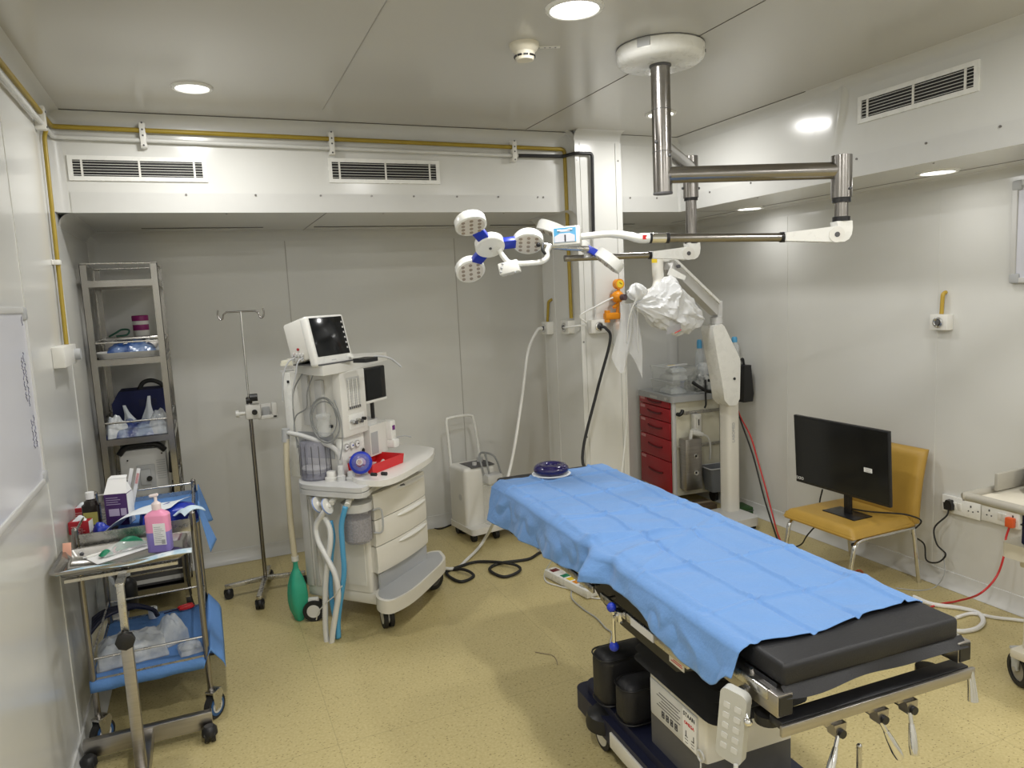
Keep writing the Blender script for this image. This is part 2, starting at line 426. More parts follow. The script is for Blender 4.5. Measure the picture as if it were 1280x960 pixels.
for (x, y, z, w) in ((.07, 1.1, H, 1.5), (2.66, 1.1, H, 1.2), (1.37, -.4, H, 1.5), (.07, -1.0, H, 1), (2.66, -1.0, H, 1), (3.6, .9, ZS, .4)):  # unseen downlights behind the camera, added to brighten the room
    if w: downlight(x, y, z, 'unseen round recessed ceiling light added for more light over the near end of the room', .08, LAMPW*w)
w = bpy.data.worlds.new('world'); SC.world = w; w.use_nodes = True
w.node_tree.nodes['Background'].inputs[0].default_value = (.9, .95, 1, 1); w.node_tree.nodes['Background'].inputs[1].default_value = .05
SC.view_settings.view_transform = 'Standard'; SC.view_settings.look = 'None'; SC.view_settings.exposure = -1.12; SC.view_settings.gamma = 1
SC.view_settings.use_curve_mapping = False
SC.cycles.max_bounces = 8; SC.cycles.diffuse_bounces = 5; SC.cycles.glossy_bounces = 4; SC.cycles.transparent_max_bounces = 12
SC.cycles.sample_clamp_indirect = 4; SC.cycles.caustics_reflective = False; SC.cycles.caustics_refractive = False
# ================================================================== operating table
from mathutils import noise as NZ
TY = R(-2.5); TO = (1.218, 1.285, 0); TF = FR(*TO, TY)
ot = thing('operating_table', 'black padded operating table on a white and black pedestal base, largely under a blue drape', 'operating table', TO, TY)
TL = 2.09; TW = .585
def cushion(mb, lo, hi, b=.018): mb.b2(lo, hi, b, 3)
q = MB(); cushion(q, (0, .0, .868), (TW, .62, .928), .012); q.build('foot_cushion', 'black_vinyl', ot)
q = MB(); cushion(q, (0, .625, .868), (TW, 1.60, .926)); q.build('back_cushion', 'black_vinyl', ot)
q = MB(); cushion(q, (.0, 1.605, .868), (TW-.05, TL, .926)); q.build('head_cushion', 'black_vinyl', ot)
q = MB()   # loose skirt of the foot cushion cover
def skirtf(u, v):
    x = -.004+u*(TW+.02); return (x, .006-.022*v*(1+.3*math.sin(u*9)), .874-.024*v-.004*math.sin(u*13)*v)
q.grid(skirtf, 40, 4, .002)
q.grid(lambda u, v: (-.004-.012*v, .02+u*.12, .872-.035*v-.004*math.sin(u*8)*v), 10, 3, .002); q.build('cushion_skirt', 'black_vinyl', ot)
mat('frame_black', (.016, .016, .018), .4, noise=.15)
# bed frame underside, side rails
q = MB(); q.b2((.03, .06, .835), (TW-.03, TL-.02, .868), .004)
q.prism([(.35, .74), (.35, .84), (1.95, .84), (1.95, .80), (1.2, .80), (1.0, .70), (.85, .665), (.5, .66)], .02, .05, Matrix(((0, 0, 1, 0), (1, 0, 0, 0), (0, 1, 0, 0), (0, 0, 0, 1))), 0)
q.prism([(.35, .74), (.35, .84), (1.95, .84), (1.95, .80), (1.2, .80), (1.0, .70), (.85, .665), (.5, .66)], TW-.05, TW-.02, Matrix(((0, 0, 1, 0), (1, 0, 0, 0), (0, 1, 0, 0), (0, 0, 0, 1))), 0)
q.b2((.05, .35, .72), (TW-.05, 1.1, .84), .01)
q.build('bed_frame', 'frame_black', ot)
for (x0, x1) in ((-.034, -.022), (TW+.022, TW+.034)):
    for (y0, y1) in ((.02, .30), (.36, .90), (.96, 1.55), (1.62, 1.98)):
        dz = 0 if y0 < .3 else -.088
        q = MB(); q.b2((x0, y0, .836+dz), (x1, y1, .864+dz), .003)
        for yy in (y0+.03, y1-.03): q.cyl((min(x0, TW+.01) if x0 < 0 else TW-.01, yy, .85+dz), (.01 if x0 < 0 else x0, yy, .85+dz), .007, n=10)
        q.build('side_rail', 'steel', ot)
# stub arms and the end bar with clamps
for x0 in (-.03, TW-.016):
    q = MB(); q.b2((x0, -.012, .806), (x0+.046, .26, .862), .002); la = q.build('leg_section_arm', 'steel_brushed', ot)
    q = MB(); q.b2((x0+.004, -.015, .810), (x0+.042, -.0125, .858)); q.build('arm_end_cap', 'black_plastic', la)
q = MB(); q.b2((-.03, -.028, .764), (TW+.03, -.018, .792), .002); q.build('end_rail', 'steel_brushed', ot)
q = MB(); q.b2((-.02, -.016, .772), (TW+.02, .03, .794), .003); q.build('end_rail_backing', 'frame_black', ot)
def clamp(x, ang, L=.075, yv=-.0):
    q = MB(); q.b2((x-.028, -.012, .742), (x+.028, .03, .772), .004); q.prism([(-.02, 0), (.02, 0), (.016, -.035), (-.008, -.038)], -.012, .022, Matrix.Translation((x+.01, 0, .748)) @ Matrix.Rotation(PI/2, 4, 'X'))
    o = q.build('rail_clamp', 'steel_brushed', ot)
    k = MB(); k.cyl((x+.012, -.030, .724), (x+.012, .03, .724), .011, n=14); k.build('clamp_bolt', 'black_plastic', o)
    h = MB(); d = V(math.sin(ang), -.25, -math.cos(ang)).normalized(); p0 = V(x+.005, -.02, .718)
    h.cyl(p0, p0+d*.03, .006, n=10); h.tube([p0+d*.028, p0+d*.05, p0+d*.085, p0+d*.105], [.007, .010, .013, .011], 10)
    h.build('clamp_lever', 'chrome', o)
clamp(.145, R(-32)); clamp(.285, R(22)); clamp(.385, R(-6))
q = MB(); q.cyl((.0, .06, .752), (.0, .06, .775), .032, n=20); q.build('round_knob', 'black_plastic', ot)
q = MB(); q.cyl((TW-.05, .05, .752), (TW-.05, .05, .775), .032, n=20); q.build('round_knob', 'black_plastic', ot)
h = MB(); h.tube([(-.052, .085, .80), (-.058, .075, .79), (-.062, .06, .772)], [.009, .007, .008], 10); h.sphere((-.063, .055, .768), .011); h.build('clamp_lever', 'chrome', ot)
h = MB(); h.tube([(TW+.02, -.02, .785), (TW+.022, -.025, .74), (TW+.022, -.03, .70)], [.008, .011, .014], 10); h.build('clamp_lever', 'chrome', ot)
# tilt lever with two blue balls on the side rail
q = MB(); q.b2((-.060, .715, .742), (-.034, .755, .782), .004); q.cyl((-.075, .735, .764), (-.03, .735, .764), .008, n=12); q.cyl((-.07, .735, .78), (-.07, .735, .66), .006, n=12)
lv = q.build('tilt_lever', 'chrome', ot)
for p in ((-.07, .745, .790), (-.07, .735, .656)):
    q = MB(); q.sphere(p, .0165, 18); q.build('lever_ball', 'blue', lv)
q = MB(); q.b2((-.0365, .54, .749), (-.034, .68, .775)); q.build('rail_label', 'light_grey', ot)
q = MB(); q.b2((.017, .455, .680), (.0195, .535, .735)); lb = q.build('rating_label', 'white_plastic', ot)
q = MB()
for k in range(6): q.b2((.0165, .463+.002*(k % 2), .688+k*.0062), (.0171, .525-.012*(k % 3), .691+k*.0062))
q.build('lettering', 'red', lb)
# pedestal: bellows, cabinet, base
def ring(x0, y0, x1, y1, r): return rrect(x0, y0, x1, y1, r, 5)
q = MB()
levels = []
for k in range(13):
    z = .475+k*.0180; w = (k % 2)*.022; s = .02*(1-k/12)
    levels.append((z, w+s))
prev = None
rings = []
for (z, g) in levels:
    rings.append([q.bm.verts.new((x, y, z)) for x, y in ring(.12-g+.02, .46-g, .465+g-.02, .90+g, .05)])
for a, b2 in zip(rings[:-1], rings[1:]):
    n = len(a)
    for i in range(n): q.bm.faces.new((a[i], a[(i+1) % n], b2[(i+1) % n], b2[i]))
q.build('bellows', 'black_rubber', ot, ang=80)
CX0, CX1, CY0, CY1 = .118, .462, .492, .83
q = MB(); q.prism(ring(CX0, CY0, CX1, CY1, .012), .325, .472); cab = q.build('pedestal_cabinet', 'cream_plastic', ot)
q = MB(); q.b2((CX0+.004, CY0+.004, .20), (CX1-.004, CY1, .326)); q.build('pedestal_plinth', 'dark_grey', ot)
q = MB(); q.b2((CX0-.006, CY0+.04, .332), (CX0+.002, CY0+.325, .464), .004); pl = q.build('control_panel', 'light_grey', cab)
q = MB(); q.b2((CX0-.0072, CY0+.044, .336), (CX0-.005, CY0+.118, .460)); q.build('panel_notice', 'white', pl)
text('lettering', 'STAAN', .021, 'ink', pl, (CX0-.0078, CY0+.081, .444), (PI/2, 0, -PI/2))
text('lettering', 'OMEGA', .016, 'red', pl, (CX0-.0078, CY0+.081, .415), (PI/2, 0, -PI/2))
q = MB()
for k in range(4):
    y = CY0+.16+k*.027; z0 = .352
    q.b2((CX0-.0074, y-.008, z0), (CX0-.006, y+.008, z0+.003)); q.b2((CX0-.0074, y-.008, z0+.020), (CX0-.006, y+.008, z0+.023)); q.b2((CX0-.0074, y-.008, z0), (CX0-.006, y-.005, z0+.023)); q.b2((CX0-.0074, y+.005, z0), (CX0-.006, y+.008, z0+.023)); q.b2((CX0-.0074, y-.002, z0+.007), (CX0-.006, y+.002, z0+.016))
for k in range(5): q.b2((CX0-.0070, CY0+.135+.01*(k % 2), .385+k*.012), (CX0-.006, CY0+.28-.015*(k % 3), .387+k*.012))
for s in (0, 1):
    y = CY0+.063+s*.035; q.b2((CX0-.0078, y-.009, .356), (CX0-.006, y+.009, .358)); q.b2((CX0-.0078, y-.008+s*.008, .366), (CX0-.006, y-.004+s*.008, .388)); q.b2((CX0-.0078, y-.007, .366), (CX0-.006, y+.007, .369)); q.b2((CX0-.0078, y-.008, .345), (CX0-.006, y+.008, .3465))
q.build('panel_marking', 'ink', pl)
q = MB(); q.torus((CX0-.012, CY0+.012, .352), .017, .004, (0, PI/2, 0), sz=1); q.tube([(CX0-.012, CY0+.012, .336), (CX0-.02, CY0+.0, .30), (CX0-.02, CY0-.01, .25)], .003, 6, sm=4); q.build('earth_lead', 'light_grey', ot)
# base chassis
mat('base_navy', (.012, .014, .035), .45, noise=.15)
q = MB(); q.prism(rrect(.055, .10, .535, 1.36, .05), .085, .17); q.prism(rrect(.085, .2, .505, 1.32, .05), .168, .205); q.build('base_chassis', 'base_navy', ot)
for x0 in (.046, .534): q = MB(); q.b2((x0, .22, .088), (x0+.01, 1.02, .150), .003); q.build('base_side_trim', 'cream_plastic', ot)
for (x, y) in ((.095, 1.14), (.495, 1.14), (.095, .22), (.495, .22)):
    q = MB(); q.cyl((x-.022, y, .062), (x+.022, y, .062), .062, n=26); wh = q.build('caster', 'black_rubber', ot)
    q = MB(); q.cyl((x-.025, y, .062), (x+.025, y, .062), .044, n=24); q.build('wheel_disc', 'white_plastic', wh)
    q = MB(); q.lathe([(.0, .175), (.05, .172), (.075, .155), (.082, .12), (.08, .10)], (x, y, 0)); q.build('caster_cover', 'black_plastic', ot)
q = MB(); q.cyl((.449, .2, .16), (.449, .2, .474), .0075, n=12); q.sphere((.449, .2, .474), .0085, 10); q.build('brake_rod', 'steel', ot)

# stored cushions lying on the base
def pad(label, c, size, yaw, b):
    t = thing('arm_cushion', label, 'cushion', (c[0], c[1], c[2]), yaw, 'black cushions stored on the table base')
    q = MB(); q.b2((-size[0]/2, -size[1]/2, 0), (size[0]/2, size[1]/2, size[2]), b, 5); p = q.build('pad', 'black_vinyl', t)
    for z in (.02, size[2]-.02):
        q = MB(); q.tube([(x, y, z) for x, y in rrect(-size[0]/2-.001, -size[1]/2-.001, size[0]/2+.001, size[1]/2+.001, b, 4)], .0035, 6, closed=True); q.build('piping', 'black_plastic', p)
wp = TF @ V(.175, 1.12, 0)
pad('taller black cushion standing at the back of the operating table base', (wp.x, wp.y, .206), (.25, .13, .225), TY, .045)
wp = TF @ V(.165, .965, 0)
pad('lower black cushion standing between the taller cushion and the pedestal panel', (wp.x, wp.y, .206), (.20, .12, .175), TY, .045)

# hand control hanging on the side rail
hc = thing('hand_control', 'pale grey hand control hanging from the operating table side rail', 'remote control', tuple(TF @ V(-.058, .105, .628)), TY)
q = MB(); q.prism(rrect(-.036, -.10, .036, .105, .018), -.013, .013, Matrix.Translation((-.012, .0, .105)) @ Matrix.Rotation(R(8), 4, 'X') @ Matrix.Rotation(R(-66), 4, 'Z') @ Matrix.Rotation(PI/2, 4, 'X'))
q.build('housing', mat('handset_grey', (.47, .47, .44), .45), hc)
q = MB()
T = Matrix.Translation((-.012, .0, .105)) @ Matrix.Rotation(R(8), 4, 'X') @ Matrix.Rotation(R(-66), 4, 'Z') @ Matrix.Rotation(PI/2, 4, 'X')
for i in range(5):
    for j in (-1, 1):
        k = MB(); 
        q.prism(rrect(j*.015-.009, .06-i*.03-.008, j*.015+.009, .06-i*.03+.008, .003, 2), .013, .0145, T)
q.build('key', 'light_grey', hc)
q = MB(); q.b2((.012, -.012, .150), (.040, .014, .20), .006); q.tube([(.03, 0, .19), (.05, .0, .225), (.046, .0, .245)], .006, 8, sm=3); q.build('hook', 'steel', hc)
q = MB(); q.tube([(-.02, -.02, .012), (-.024, -.025, -.06), (-.01, -.02, -.16), (.05, .05, -.30), (.14, .3, -.40)], .006, 8, sm=6); q.build('cable', 'light_grey', hc)

# blue drape
mat('drape', (.125, .265, .55), .8, noise=.05, nscale=140, bump=.18, bscale=90, sheen=.15)
ZT = .937
def lerp_tab(tab, t):
    if t <= tab[0][0]: return tab[0][1]
    for (a, va), (b, vb) in zip(tab[:-1], tab[1:]):
        if t <= b:
            k = (t-a)/(b-a); k = k*k*(3-2*k); return va+(vb-va)*k
    return tab[-1][1]
HEML = [(.08, .075), (.13, .09), (.20, .145), (.30, .148), (.45, .125), (.60, .088), (.75, .085), (.86, .10), (.93, .115), (.97, .115), (1.02, .128), (1.15, .145), (1.35, .16), (1.6, .17), (1.8, .185), (1.95, .175), (2.06, .12)]
HEMR = [(0, .10), (1, .12), (2, .12)]
creX = [.02, .185, .36, .53]; creY = [.30, .62, .93, 1.25, 1.56, 1.85]
def ridge(d, w): return math.exp(-(d/w)**2)
def tent(d, w): return max(0, 1-abs(d)/w)
def drape(u, v):
    y0 = lerp_tab([(0, .118), (.35, .09), (.65, .112), (1, .115)], v)
    yl = lerp_tab([(0, 1.93), (.22, 1.985), (.5, 1.995), (1, 2.03)], v)
    y = y0+(yl-y0)*u
    hl = lerp_tab(HEML, y); hr = lerp_tab(HEMR, y)
    W = TW+.012; tot = hl+W+hr; s = v*tot-hl     # s=0 at the near upper edge
    rr = .028
    wr = NZ.noise(V(y*5, s*5, 3.1))*.016+NZ.noise(V(y*13, s*11, 7.7))*.007+abs(NZ.noise(V(y*8, s*9, 1.7)))*.010-.003
    if s < rr:
        if s > -rr:
            t = (s+rr)/(2*rr)*PI/2; x = -.046+(rr+.03)*(1-math.cos(t)); z = ZT-rr+rr*math.sin(t)
        else:
            d = -rr-s; fl = lerp_tab([(.0, .18), (.7, .22), (.88, .30), (1.0, .10), (1.5, .12), (2, .3)], y)
            x = -.046-d*fl*.6-abs(wr)*1.6*min(1, d/.05)-.010*(1+math.sin(y*17))*d/.12; z = ZT-rr-d*.97
    elif s > W-rr:
        t = min(1, (s-W+rr)/(2*rr)); x = W-.008-rr+rr*math.sin(t*PI/2); z = ZT-rr+rr*math.cos(t*PI/2)
        if s > W+rr: z -= s-W-rr; x += (s-W-rr)*.1
    else:
        x = s-.016+rr*(1-PI/4*.0)*0+.0; z = ZT
        x = -.016+rr+(s-rr)*((W-.008-2*rr+.016)/(W-2*rr))-.05*max(0, (y-1.6)/.45)*s/W
    top = max(0, min(1, (s+.02)/.06))*max(0, min(1, (W-s+.02)/.06))
    c = 0
    for cx in creX: c += .0105*tent(s-cx-.006*math.sin(y*5+cx*9), .012)*(1 if (int(cx*100)+int(y*3)) % 2 else -1)
    for k, cy in enumerate(creY): c += .0105*tent(y-cy-.012*math.sin(s*6+k), .012)*(1 if (k+int(max(0, s)*5)) % 2 else .45)
    # soft puckers: a long diagonal tuck near the middle and bunched cloth at the near edge
    tuck = y-(1.02-.35*(s-.0))
    c += .024*ridge(tuck, .030)*max(0, min(1, 1-(s-.05)/.42))-.007*ridge(tuck-.07, .05)*max(0, 1-s/.4)
    tuck2 = y-(.80+.20*s)
    c += .016*ridge(tuck2, .026)*max(0, 1-s/.5)
    tuck3 = y-(1.30-.22*s); c += .009*tent(tuck3, .035)
    tuck4 = y-(.66+.62*s); c += .008*tent(tuck4, .035)
    z += (abs(c) if s > 0 and False else c)*top + (max(-.004, wr*.7) if top > .5 else 0)
    if s < .03:
        sd = max(0, min(1, (.03-s)/.08)); x -= .03*ridge(y-.90, .05)*sd-.02*ridge(y-.98, .035)*sd+.018*ridge(y-.80, .04)*sd*-1
    if z < .9295 and top > .1 and s > 0: z = .9295+.2*max(-.004, z-.9295)
    # bellies out over the head-end corner
    if y > 1.75 and s < .02: x -= .02*((y-1.75)/.25)*(1 if s < -.02 else .6)
    return (x, y, z)
dr = thing('surgical_drape', 'creased sky-blue cloth drape spread over the operating table', 'drape', TO, TY)
q = MB(); q.grid(drape, 400, 170, .0016); sh = q.build('sheet', 'drape', dr, ang=180)

# gel head ring on the drape
hp = TF @ V(.250, 1.955, ZT+.004)
hr_ = thing('gel_head_ring', 'shiny dark navy ring cushion lying at the head end of the blue drape', 'head ring', tuple(hp))
mat('gel', (.012, .008, .075), .16, noise=.4, nscale=60, coat=.4)
q = MB(); q.torus((0, 0, .026), .058, .031, None, 36, 14, .85); q.build('ring', 'gel', hr_)
q = MB(); q.lathe([(.04, .0), (.096, .0), (.098, .002), (.09, .004), (.04, .003)], n=40, closed=True); q.build('tissue_pad', 'white_cloth', hr_)
# ================================================================== anaesthesia machine
AY = math.atan2(.413, .45); AO = (.827, 3.904, 0); AF = FR(*AO, AY)
def aa(px, py, x=None, y=None, z=None): return at(px, py, x, y, z, AF)
am = thing('anaesthesia_machine', 'white wheeled anaesthesia machine with drawers, breathing hoses and screens', 'anaesthesia machine', AO, AY)
def polyz(pts, z): return [tuple(aa(*p, z=z)[:2]) for p in pts]
# wheeled base
q = MB(); q.b2((.0, .04, .13), (.60, .56, .20), .015); q.build('chassis', 'cream_plastic', am)
top = polyz([(470, 741), (474, 735), (484, 731), (528, 694), (547, 688), (553, 691), (556, 699), (540, 716), (516, 737), (492, 750), (479, 751), (471, 747)], .215)
top = [tuple(v[:2]) for v in smooth([V(*p, 0) for p in top], 4, True)]
q = MB(); q.prism(top, .14, .215); fp = q.build('foot_platform', 'cream_plastic', am)
cx = sum(p[0] for p in top)/len(top); cy = sum(p[1] for p in top)/len(top)
q = MB(); q.prism([(cx+(x-cx)*.93, cy+(y-cy)*.9) for x, y in top], .213, .2175); q.build('tread', 'grey_plastic', fp)
def caster(x, y, r, parent, yaw=0, w=.022, hub='white_plastic'):
    c, s = math.cos(yaw), math.sin(yaw)
    d = V(-s, c, 0)
    q = MB()
    for k in (-1, 1): q.cyl(V(x, y, r)+d*(k*.018-w/2), V(x, y, r)+d*(k*.018+w/2), r, n=26)
    wh = q.build('caster', 'black_rubber', parent)
    q = MB(); q.cyl(V(x, y, r)-d*(.019+w/2), V(x, y, r)+d*(.019+w/2), r*.62, n=22); q.box((x, y, r*1.75), (r*1.0, .03, r*.9), (0, 0, yaw), .008); q.build('caster_hub', hub, wh)
    return wh
caster(.03, .03, .062, am, R(48)); caster(.585, .06, .068, am, R(-20), hub='dark_grey'); caster(-.03, .50, .062, am, R(120)); caster(.56, .52, .062, am, R(20))
# lower body
q = MB(); q.prism(rrect(.0, .10, .565, .56, .02), .20, .85); q.build('lower_body', 'cream_plastic', am)
q = MB(); q.b2((-.004, .13, .24), (.0, .535, .80)); q.b2((-.006, .44, .22), (.001, .447, .82)); q.build('side_panel', 'white_plastic', am)
q = MB(); q.b2((-.016, .50, .2), (.0, .55, .84), .004); q.b2((-.012, .462, .2), (.0, .485, .84), .004); q.build('side_rail', 'light_grey', am)
# drawers
for k, (z0, z1) in enumerate(((.315, .468), (.472, .622), (.626, .776))):
    q = MB()
    def bow(u, v, z0=z0, z1=z1):
        a = .012+u*.545; return (a, .055-.022*math.sin(PI*u)**.7+.004*(abs(2*v-1)**6), z0+v*(z1-z0))
    q.grid(bow, 18, 6, .02); q.b2((.02, .06, z0+.002), (.55, .10, z1-.002))
    d = q.build('drawer', 'cream_plastic', am, ang=60)
    q = MB()
    def lip(u, v, z1=z1):
        a = .20+u*.345; k = math.sin(PI*min(1, max(0, u)))**.4
        return (a, .055-.022*math.sin(PI*(a-.012)/.545)**.7-.016*math.sin(PI*v)*k, z1-.040+v*.032*k+(1-k)*.016)
    q.grid(lip, 16, 6, .004); q.build('handle', 'white_plastic', d, ang=60)
q = MB(); q.b2((.012, .07, .78), (.56, .12, .85), .01); q.build('front_fascia', 'cream_plastic', am)
q = MB(); q.b2((.03, .060, .212), (.54, .072, .305)); q.build('kick_recess', 'grey_plastic', am)
q = MB(); q.cyl((.24, .03, .815), (.24, .075, .815), .012, n=14); q.build('keylock', 'dark_grey', am)
# worktop
wt = polyz([(468, 601), (490, 598), (515, 586), (538, 571), (542, 563), (539, 559), (503, 556), (440, 566), (440, 596)], .885)
wt = [tuple(v[:2]) for v in smooth([V(*p, 0) for p in wt], 3, True)]
q = MB(); q.prism(wt, .852, .885); q.build('worktop', 'white_plastic', am)
so = aa(534, 573, y=.06)
q = MB(); q.b2((so.x-.05, .06, so.z-.04), (so.x+.05, .12, so.z+.04), .006); sk = q.build('side_socket', 'light_grey', am)
q = MB(); q.b2((so.x-.042, .054, so.z-.030), (so.x+.022, .062, so.z+.030), .003); q.build('socket_face', 'black_plastic', sk)
for px, py in ((481, 592), (468, 593), (501, 596)):
    c = aa(px, py, y=-.02); q = MB(); q.cyl(c+V(0, -.012, 0), c+V(0, .02, 0), .010, n=12); q.build('edge_knob', 'black_plastic', am)
c = aa(501, 606, y=.05); q = MB(); q.tube([c+V(-.03, -.012, 0), c+V(.0, -.02, 0), c+V(.02, .02, 0)], .009, 8); q.build('latch', 'dark_grey', am)
# tower
q = MB(); q.prism(rrect(.0, .24, .20, .60, .02), .85, 1.46); q.build('tower', 'white_plastic', am)
q = MB(); q.b2((-.008, .55, .85), (.012, .61, 1.46), .006); q.b2((-.006, .235, 1.06), (.012, .262, 1.46), .005); q.build('tower_edge', 'white_enamel', am)
q = MB(); q.b2((-.004, .285, .97), (.0, .53, 1.12)); q.build('tower_recess', 'grey_plastic', am)
# flowmeter panel
q = MB(); q.b2((-.022, .195, 1.095), (.208, .25, 1.462), .006); fpn = q.build('flowmeter_panel', 'white_plastic', am)
q = MB(); q.b2((.035, .190, 1.245), (.150, .196, 1.425), .002); win = q.build('flow_window', 'light_grey', fpn)
for k in range(6):
    q = MB(); q.cyl((.046+k*.0185, .1885, 1.262), (.046+k*.0185, .1885, 1.415), .0042, n=8); q.build('flow_tube', 'light_grey' if k % 2 else 'white_enamel', win)
q = MB()
for k in range(6): q.b2((.040+k*.0185, .1868, 1.248), (.050+k*.0185, .190, 1.262)); 
for k in range(10): q.b2((.037, .1885, 1.275+k*.0145), (.148, .1893, 1.2758+k*.0145))
q.build('scale_marks', 'dark_grey', win)
q = MB(); q.b2((.03, .191, 1.13), (.175, .1955, 1.215), .002); nb = q.build('knob_plate', 'white_enamel', fpn)
for k in range(5):
    q = MB(); q.cyl((.046+k*.027, .170, 1.178-.010*(k % 2)), (.046+k*.027, .192, 1.178-.010*(k % 2)), .010, n=12); q.build('flow_knob', ('grey_plastic', 'dark_grey', 'steel', 'dark_grey', 'black_plastic')[k], nb)
# gauge panel below
q = MB(); q.b2((-.016, .225, .885), (.20, .262, 1.09), .004); gp = q.build('gauge_panel', 'white_enamel', am)
for (a, z, r) in ((.02, 1.035, .021), (.072, 1.035, .021), (.122, 1.035, .021), (.17, .985, .016), (.045, .955, .021), (.10, .955, .021)):
    q = MB(); q.cyl((a, .214, z), (a, .228, z), r, n=20); g = q.build('gauge', 'chrome', gp)
    q = MB(); q.cyl((a, .2125, z), (a, .2145, z), r*.78, n=20); q.build('dial', 'white' if a < .15 else 'black_plastic', g)
    q = MB(); q.b2((a-.002, .2112, z-.003), (a+.012, .2126, z+.003)); q.build('needle', 'blue' if 0 < a-.03 < .05 else 'ink', g)
# top shelf
sh = polyz([(359, 459), (372, 466), (386, 469), (404, 470), (421, 467), (446, 461), (484, 450)], 1.462)+[(.56, .50), (.30, .80)]
q = MB(); q.prism(sh, 1.462, 1.515); q.build('top_shelf', 'white_plastic', am)
q = MB(); q.b2((-.0, .60, 1.46), (.26, .63, 1.47)); q.build('shelf_trim', 'light_grey', am)
# ventilator screen
q = MB(); q.b2((.225, .205, 1.262), (.432, .245, 1.455), .008); vs = q.build('ventilator_screen', 'black_plastic', am)
q = MB(); q.b2((.232, .203, 1.272), (.382, .2055, 1.448)); q.build('display', 'screen', vs)
q = MB(); q.b2((.222, .204, 1.247), (.437, .25, 1.264), .006); q.build('screen_lip', 'white_plastic', vs)
q = MB(); q.cyl((.31, .23, 1.15), (.31, .23, 1.25), .012, n=12); q.build('screen_post', 'black_plastic', vs)
# vaporiser
q = MB(); q.prism([(.225, .20), (.40, .20), (.45, .235), (.45, .38), (.225, .38)], .935, 1.115); vp = q.build('vaporiser', 'white_plastic', am)
q = MB(); q.cyl((.31, .29, 1.11), (.31, .29, 1.145), .075, n=28); q.build('dial', 'light_grey', vp)
q = MB(); q.b2((.395, .165, 1.0), (.452, .24, 1.12), .012); q.b2((.395, .15, .95), (.46, .24, 1.005), .012); fr = q.build('filler_block', 'white_enamel', vp)
q = MB(); q.b2((.408, .1635, 1.06), (.435, .166, 1.088)); q.build('purple_label', mat('purple', (.16, .02, .20), .5), fr)
q = MB(); q.b2((.235, .197, .945), (.30, .201, 1.075)); q.build('level_window', 'grey_plastic', vp)
q = MB(); q.tube([(.44, .16, 1.01), (.47, .12, 1.015), (.51, .10, 1.0)], .004, 6, sm=5); q.build('drain_tube', 'grey_plastic', vp)
# breathing block
pl = polyz([(375, 604), (390, 607), (420, 609), (452, 610), (466, 601), (470, 592), (440, 585), (400, 588), (377, 597)], .862)
pl = [tuple(v[:2]) for v in smooth([V(*p, 0) for p in pl], 4, True)]
q = MB(); q.prism(pl, .838, .862); pcx = sum(p[0] for p in pl)/len(pl); pcy = sum(p[1] for p in pl)/len(pl); q.prism([(pcx+(x-pcx)*.96, pcy+(y-pcy)*.96) for x, y in pl], .832, .839); q.prism(pl, .805, .833); bb = q.build('breathing_block', 'light_grey', am)
PX = -.09
pc = aa(397, 597, z=.862)
q = MB(); q.lathe([(.088, 0), (.094, .012), (.09, .02), (.088, .20), (.08, .215), (.0, .222)], (pc.x, pc.y, .862), n=36); dome = q.build('bellows_dome', mat('smoky_clear', (.34, .34, .42), .1, alpha=.45, spec=.8), bb, ang=50)
q = MB(); q.lathe([(.0, .055), (.078, .055), (.082, .062), (.078, .069), (.0, .072)], (pc.x, pc.y, .862), n=32); q.lathe([(.0, .035), (.06, .035), (.06, .055), (0, .055)], (pc.x, pc.y, .862), n=28); q.build('bellows_disc', 'white_plastic', dome)
q = MB(); q.lathe([(.0, .0), (.083, .0), (.083, .035), (0, .035)], (pc.x, pc.y, .862), n=32); q.build('bellows_base', 'dark_grey', dome)
q = MB()
for k in range(14):
    t = 2*PI*k/14; q.cyl((pc.x+.0905*math.cos(t), pc.y+.0905*math.sin(t), .885), (pc.x+.0885*math.cos(t), pc.y+.0885*math.sin(t), 1.06), .0022, n=6)
q.build('dome_rib', 'dark_grey', dome)
for (px, py, r, h, m_) in ((415, 600, .034, .05, 'white_plastic'), (427, 601, .022, .085, 'light_grey'), (440, 600, .028, .05, 'light_grey'), (458, 597, .030, .07, 'light_grey')):
    p = aa(px, py, z=.862); q = MB(); q.lathe([(r*1.1, 0), (r*1.1, h*.35), (r*.8, h*.4), (r*.8, h*.9), (r*.7, h), (0, h)], (p.x, p.y, .862), n=24); q.build('valve', m_, bb)
p = aa(442, 590, z=.90)
# bag arm
b0 = aa(426, 590, z=.90); X0 = b0.x-.0
q = MB(); q.tube([b0, aa(424, 570, x=b0.x-.02), aa(414, 558, x=b0.x-.03), aa(385, 547, x=b0.x-.04), aa(366, 542, x=b0.x-.05), aa(359, 541, x=b0.x-.05)], .014, 12, sm=5); arm = q.build('bag_arm', 'light_grey', am)
XE = b0.x-.05
q = MB(); q.cyl(aa(357, 552, x=XE), aa(357, 536, x=XE), .022, n=16); q.build('bag_elbow', 'grey_plastic', arm)
def corrugated(name, pts, r, m_, parent, pitch=.011, sm=10):
    pts = smooth([V(p) for p in pts], sm); 
    # resample to even spacing
    out = [pts[0]]; acc = 0
    for a, b in zip(pts[:-1], pts[1:]):
        L = (b-a).length; n = max(1, int(round(L/(pitch/2))))
        for k in range(1, n+1): out.append(a.lerp(b, k/n))
    rs = [r*(1.0 if k % 2 else .86) for k in range(len(out))]
    q = MB(); q.tube(out, rs, 10); return q.build(name, m_, parent, ang=120)
mat('hose_white', (.72, .72, .70), .4, noise=.03); mat('hose_beige', (.66, .60, .44), .45, noise=.04); mat('hose_blue', (.09, .36, .62), .4, noise=.04)
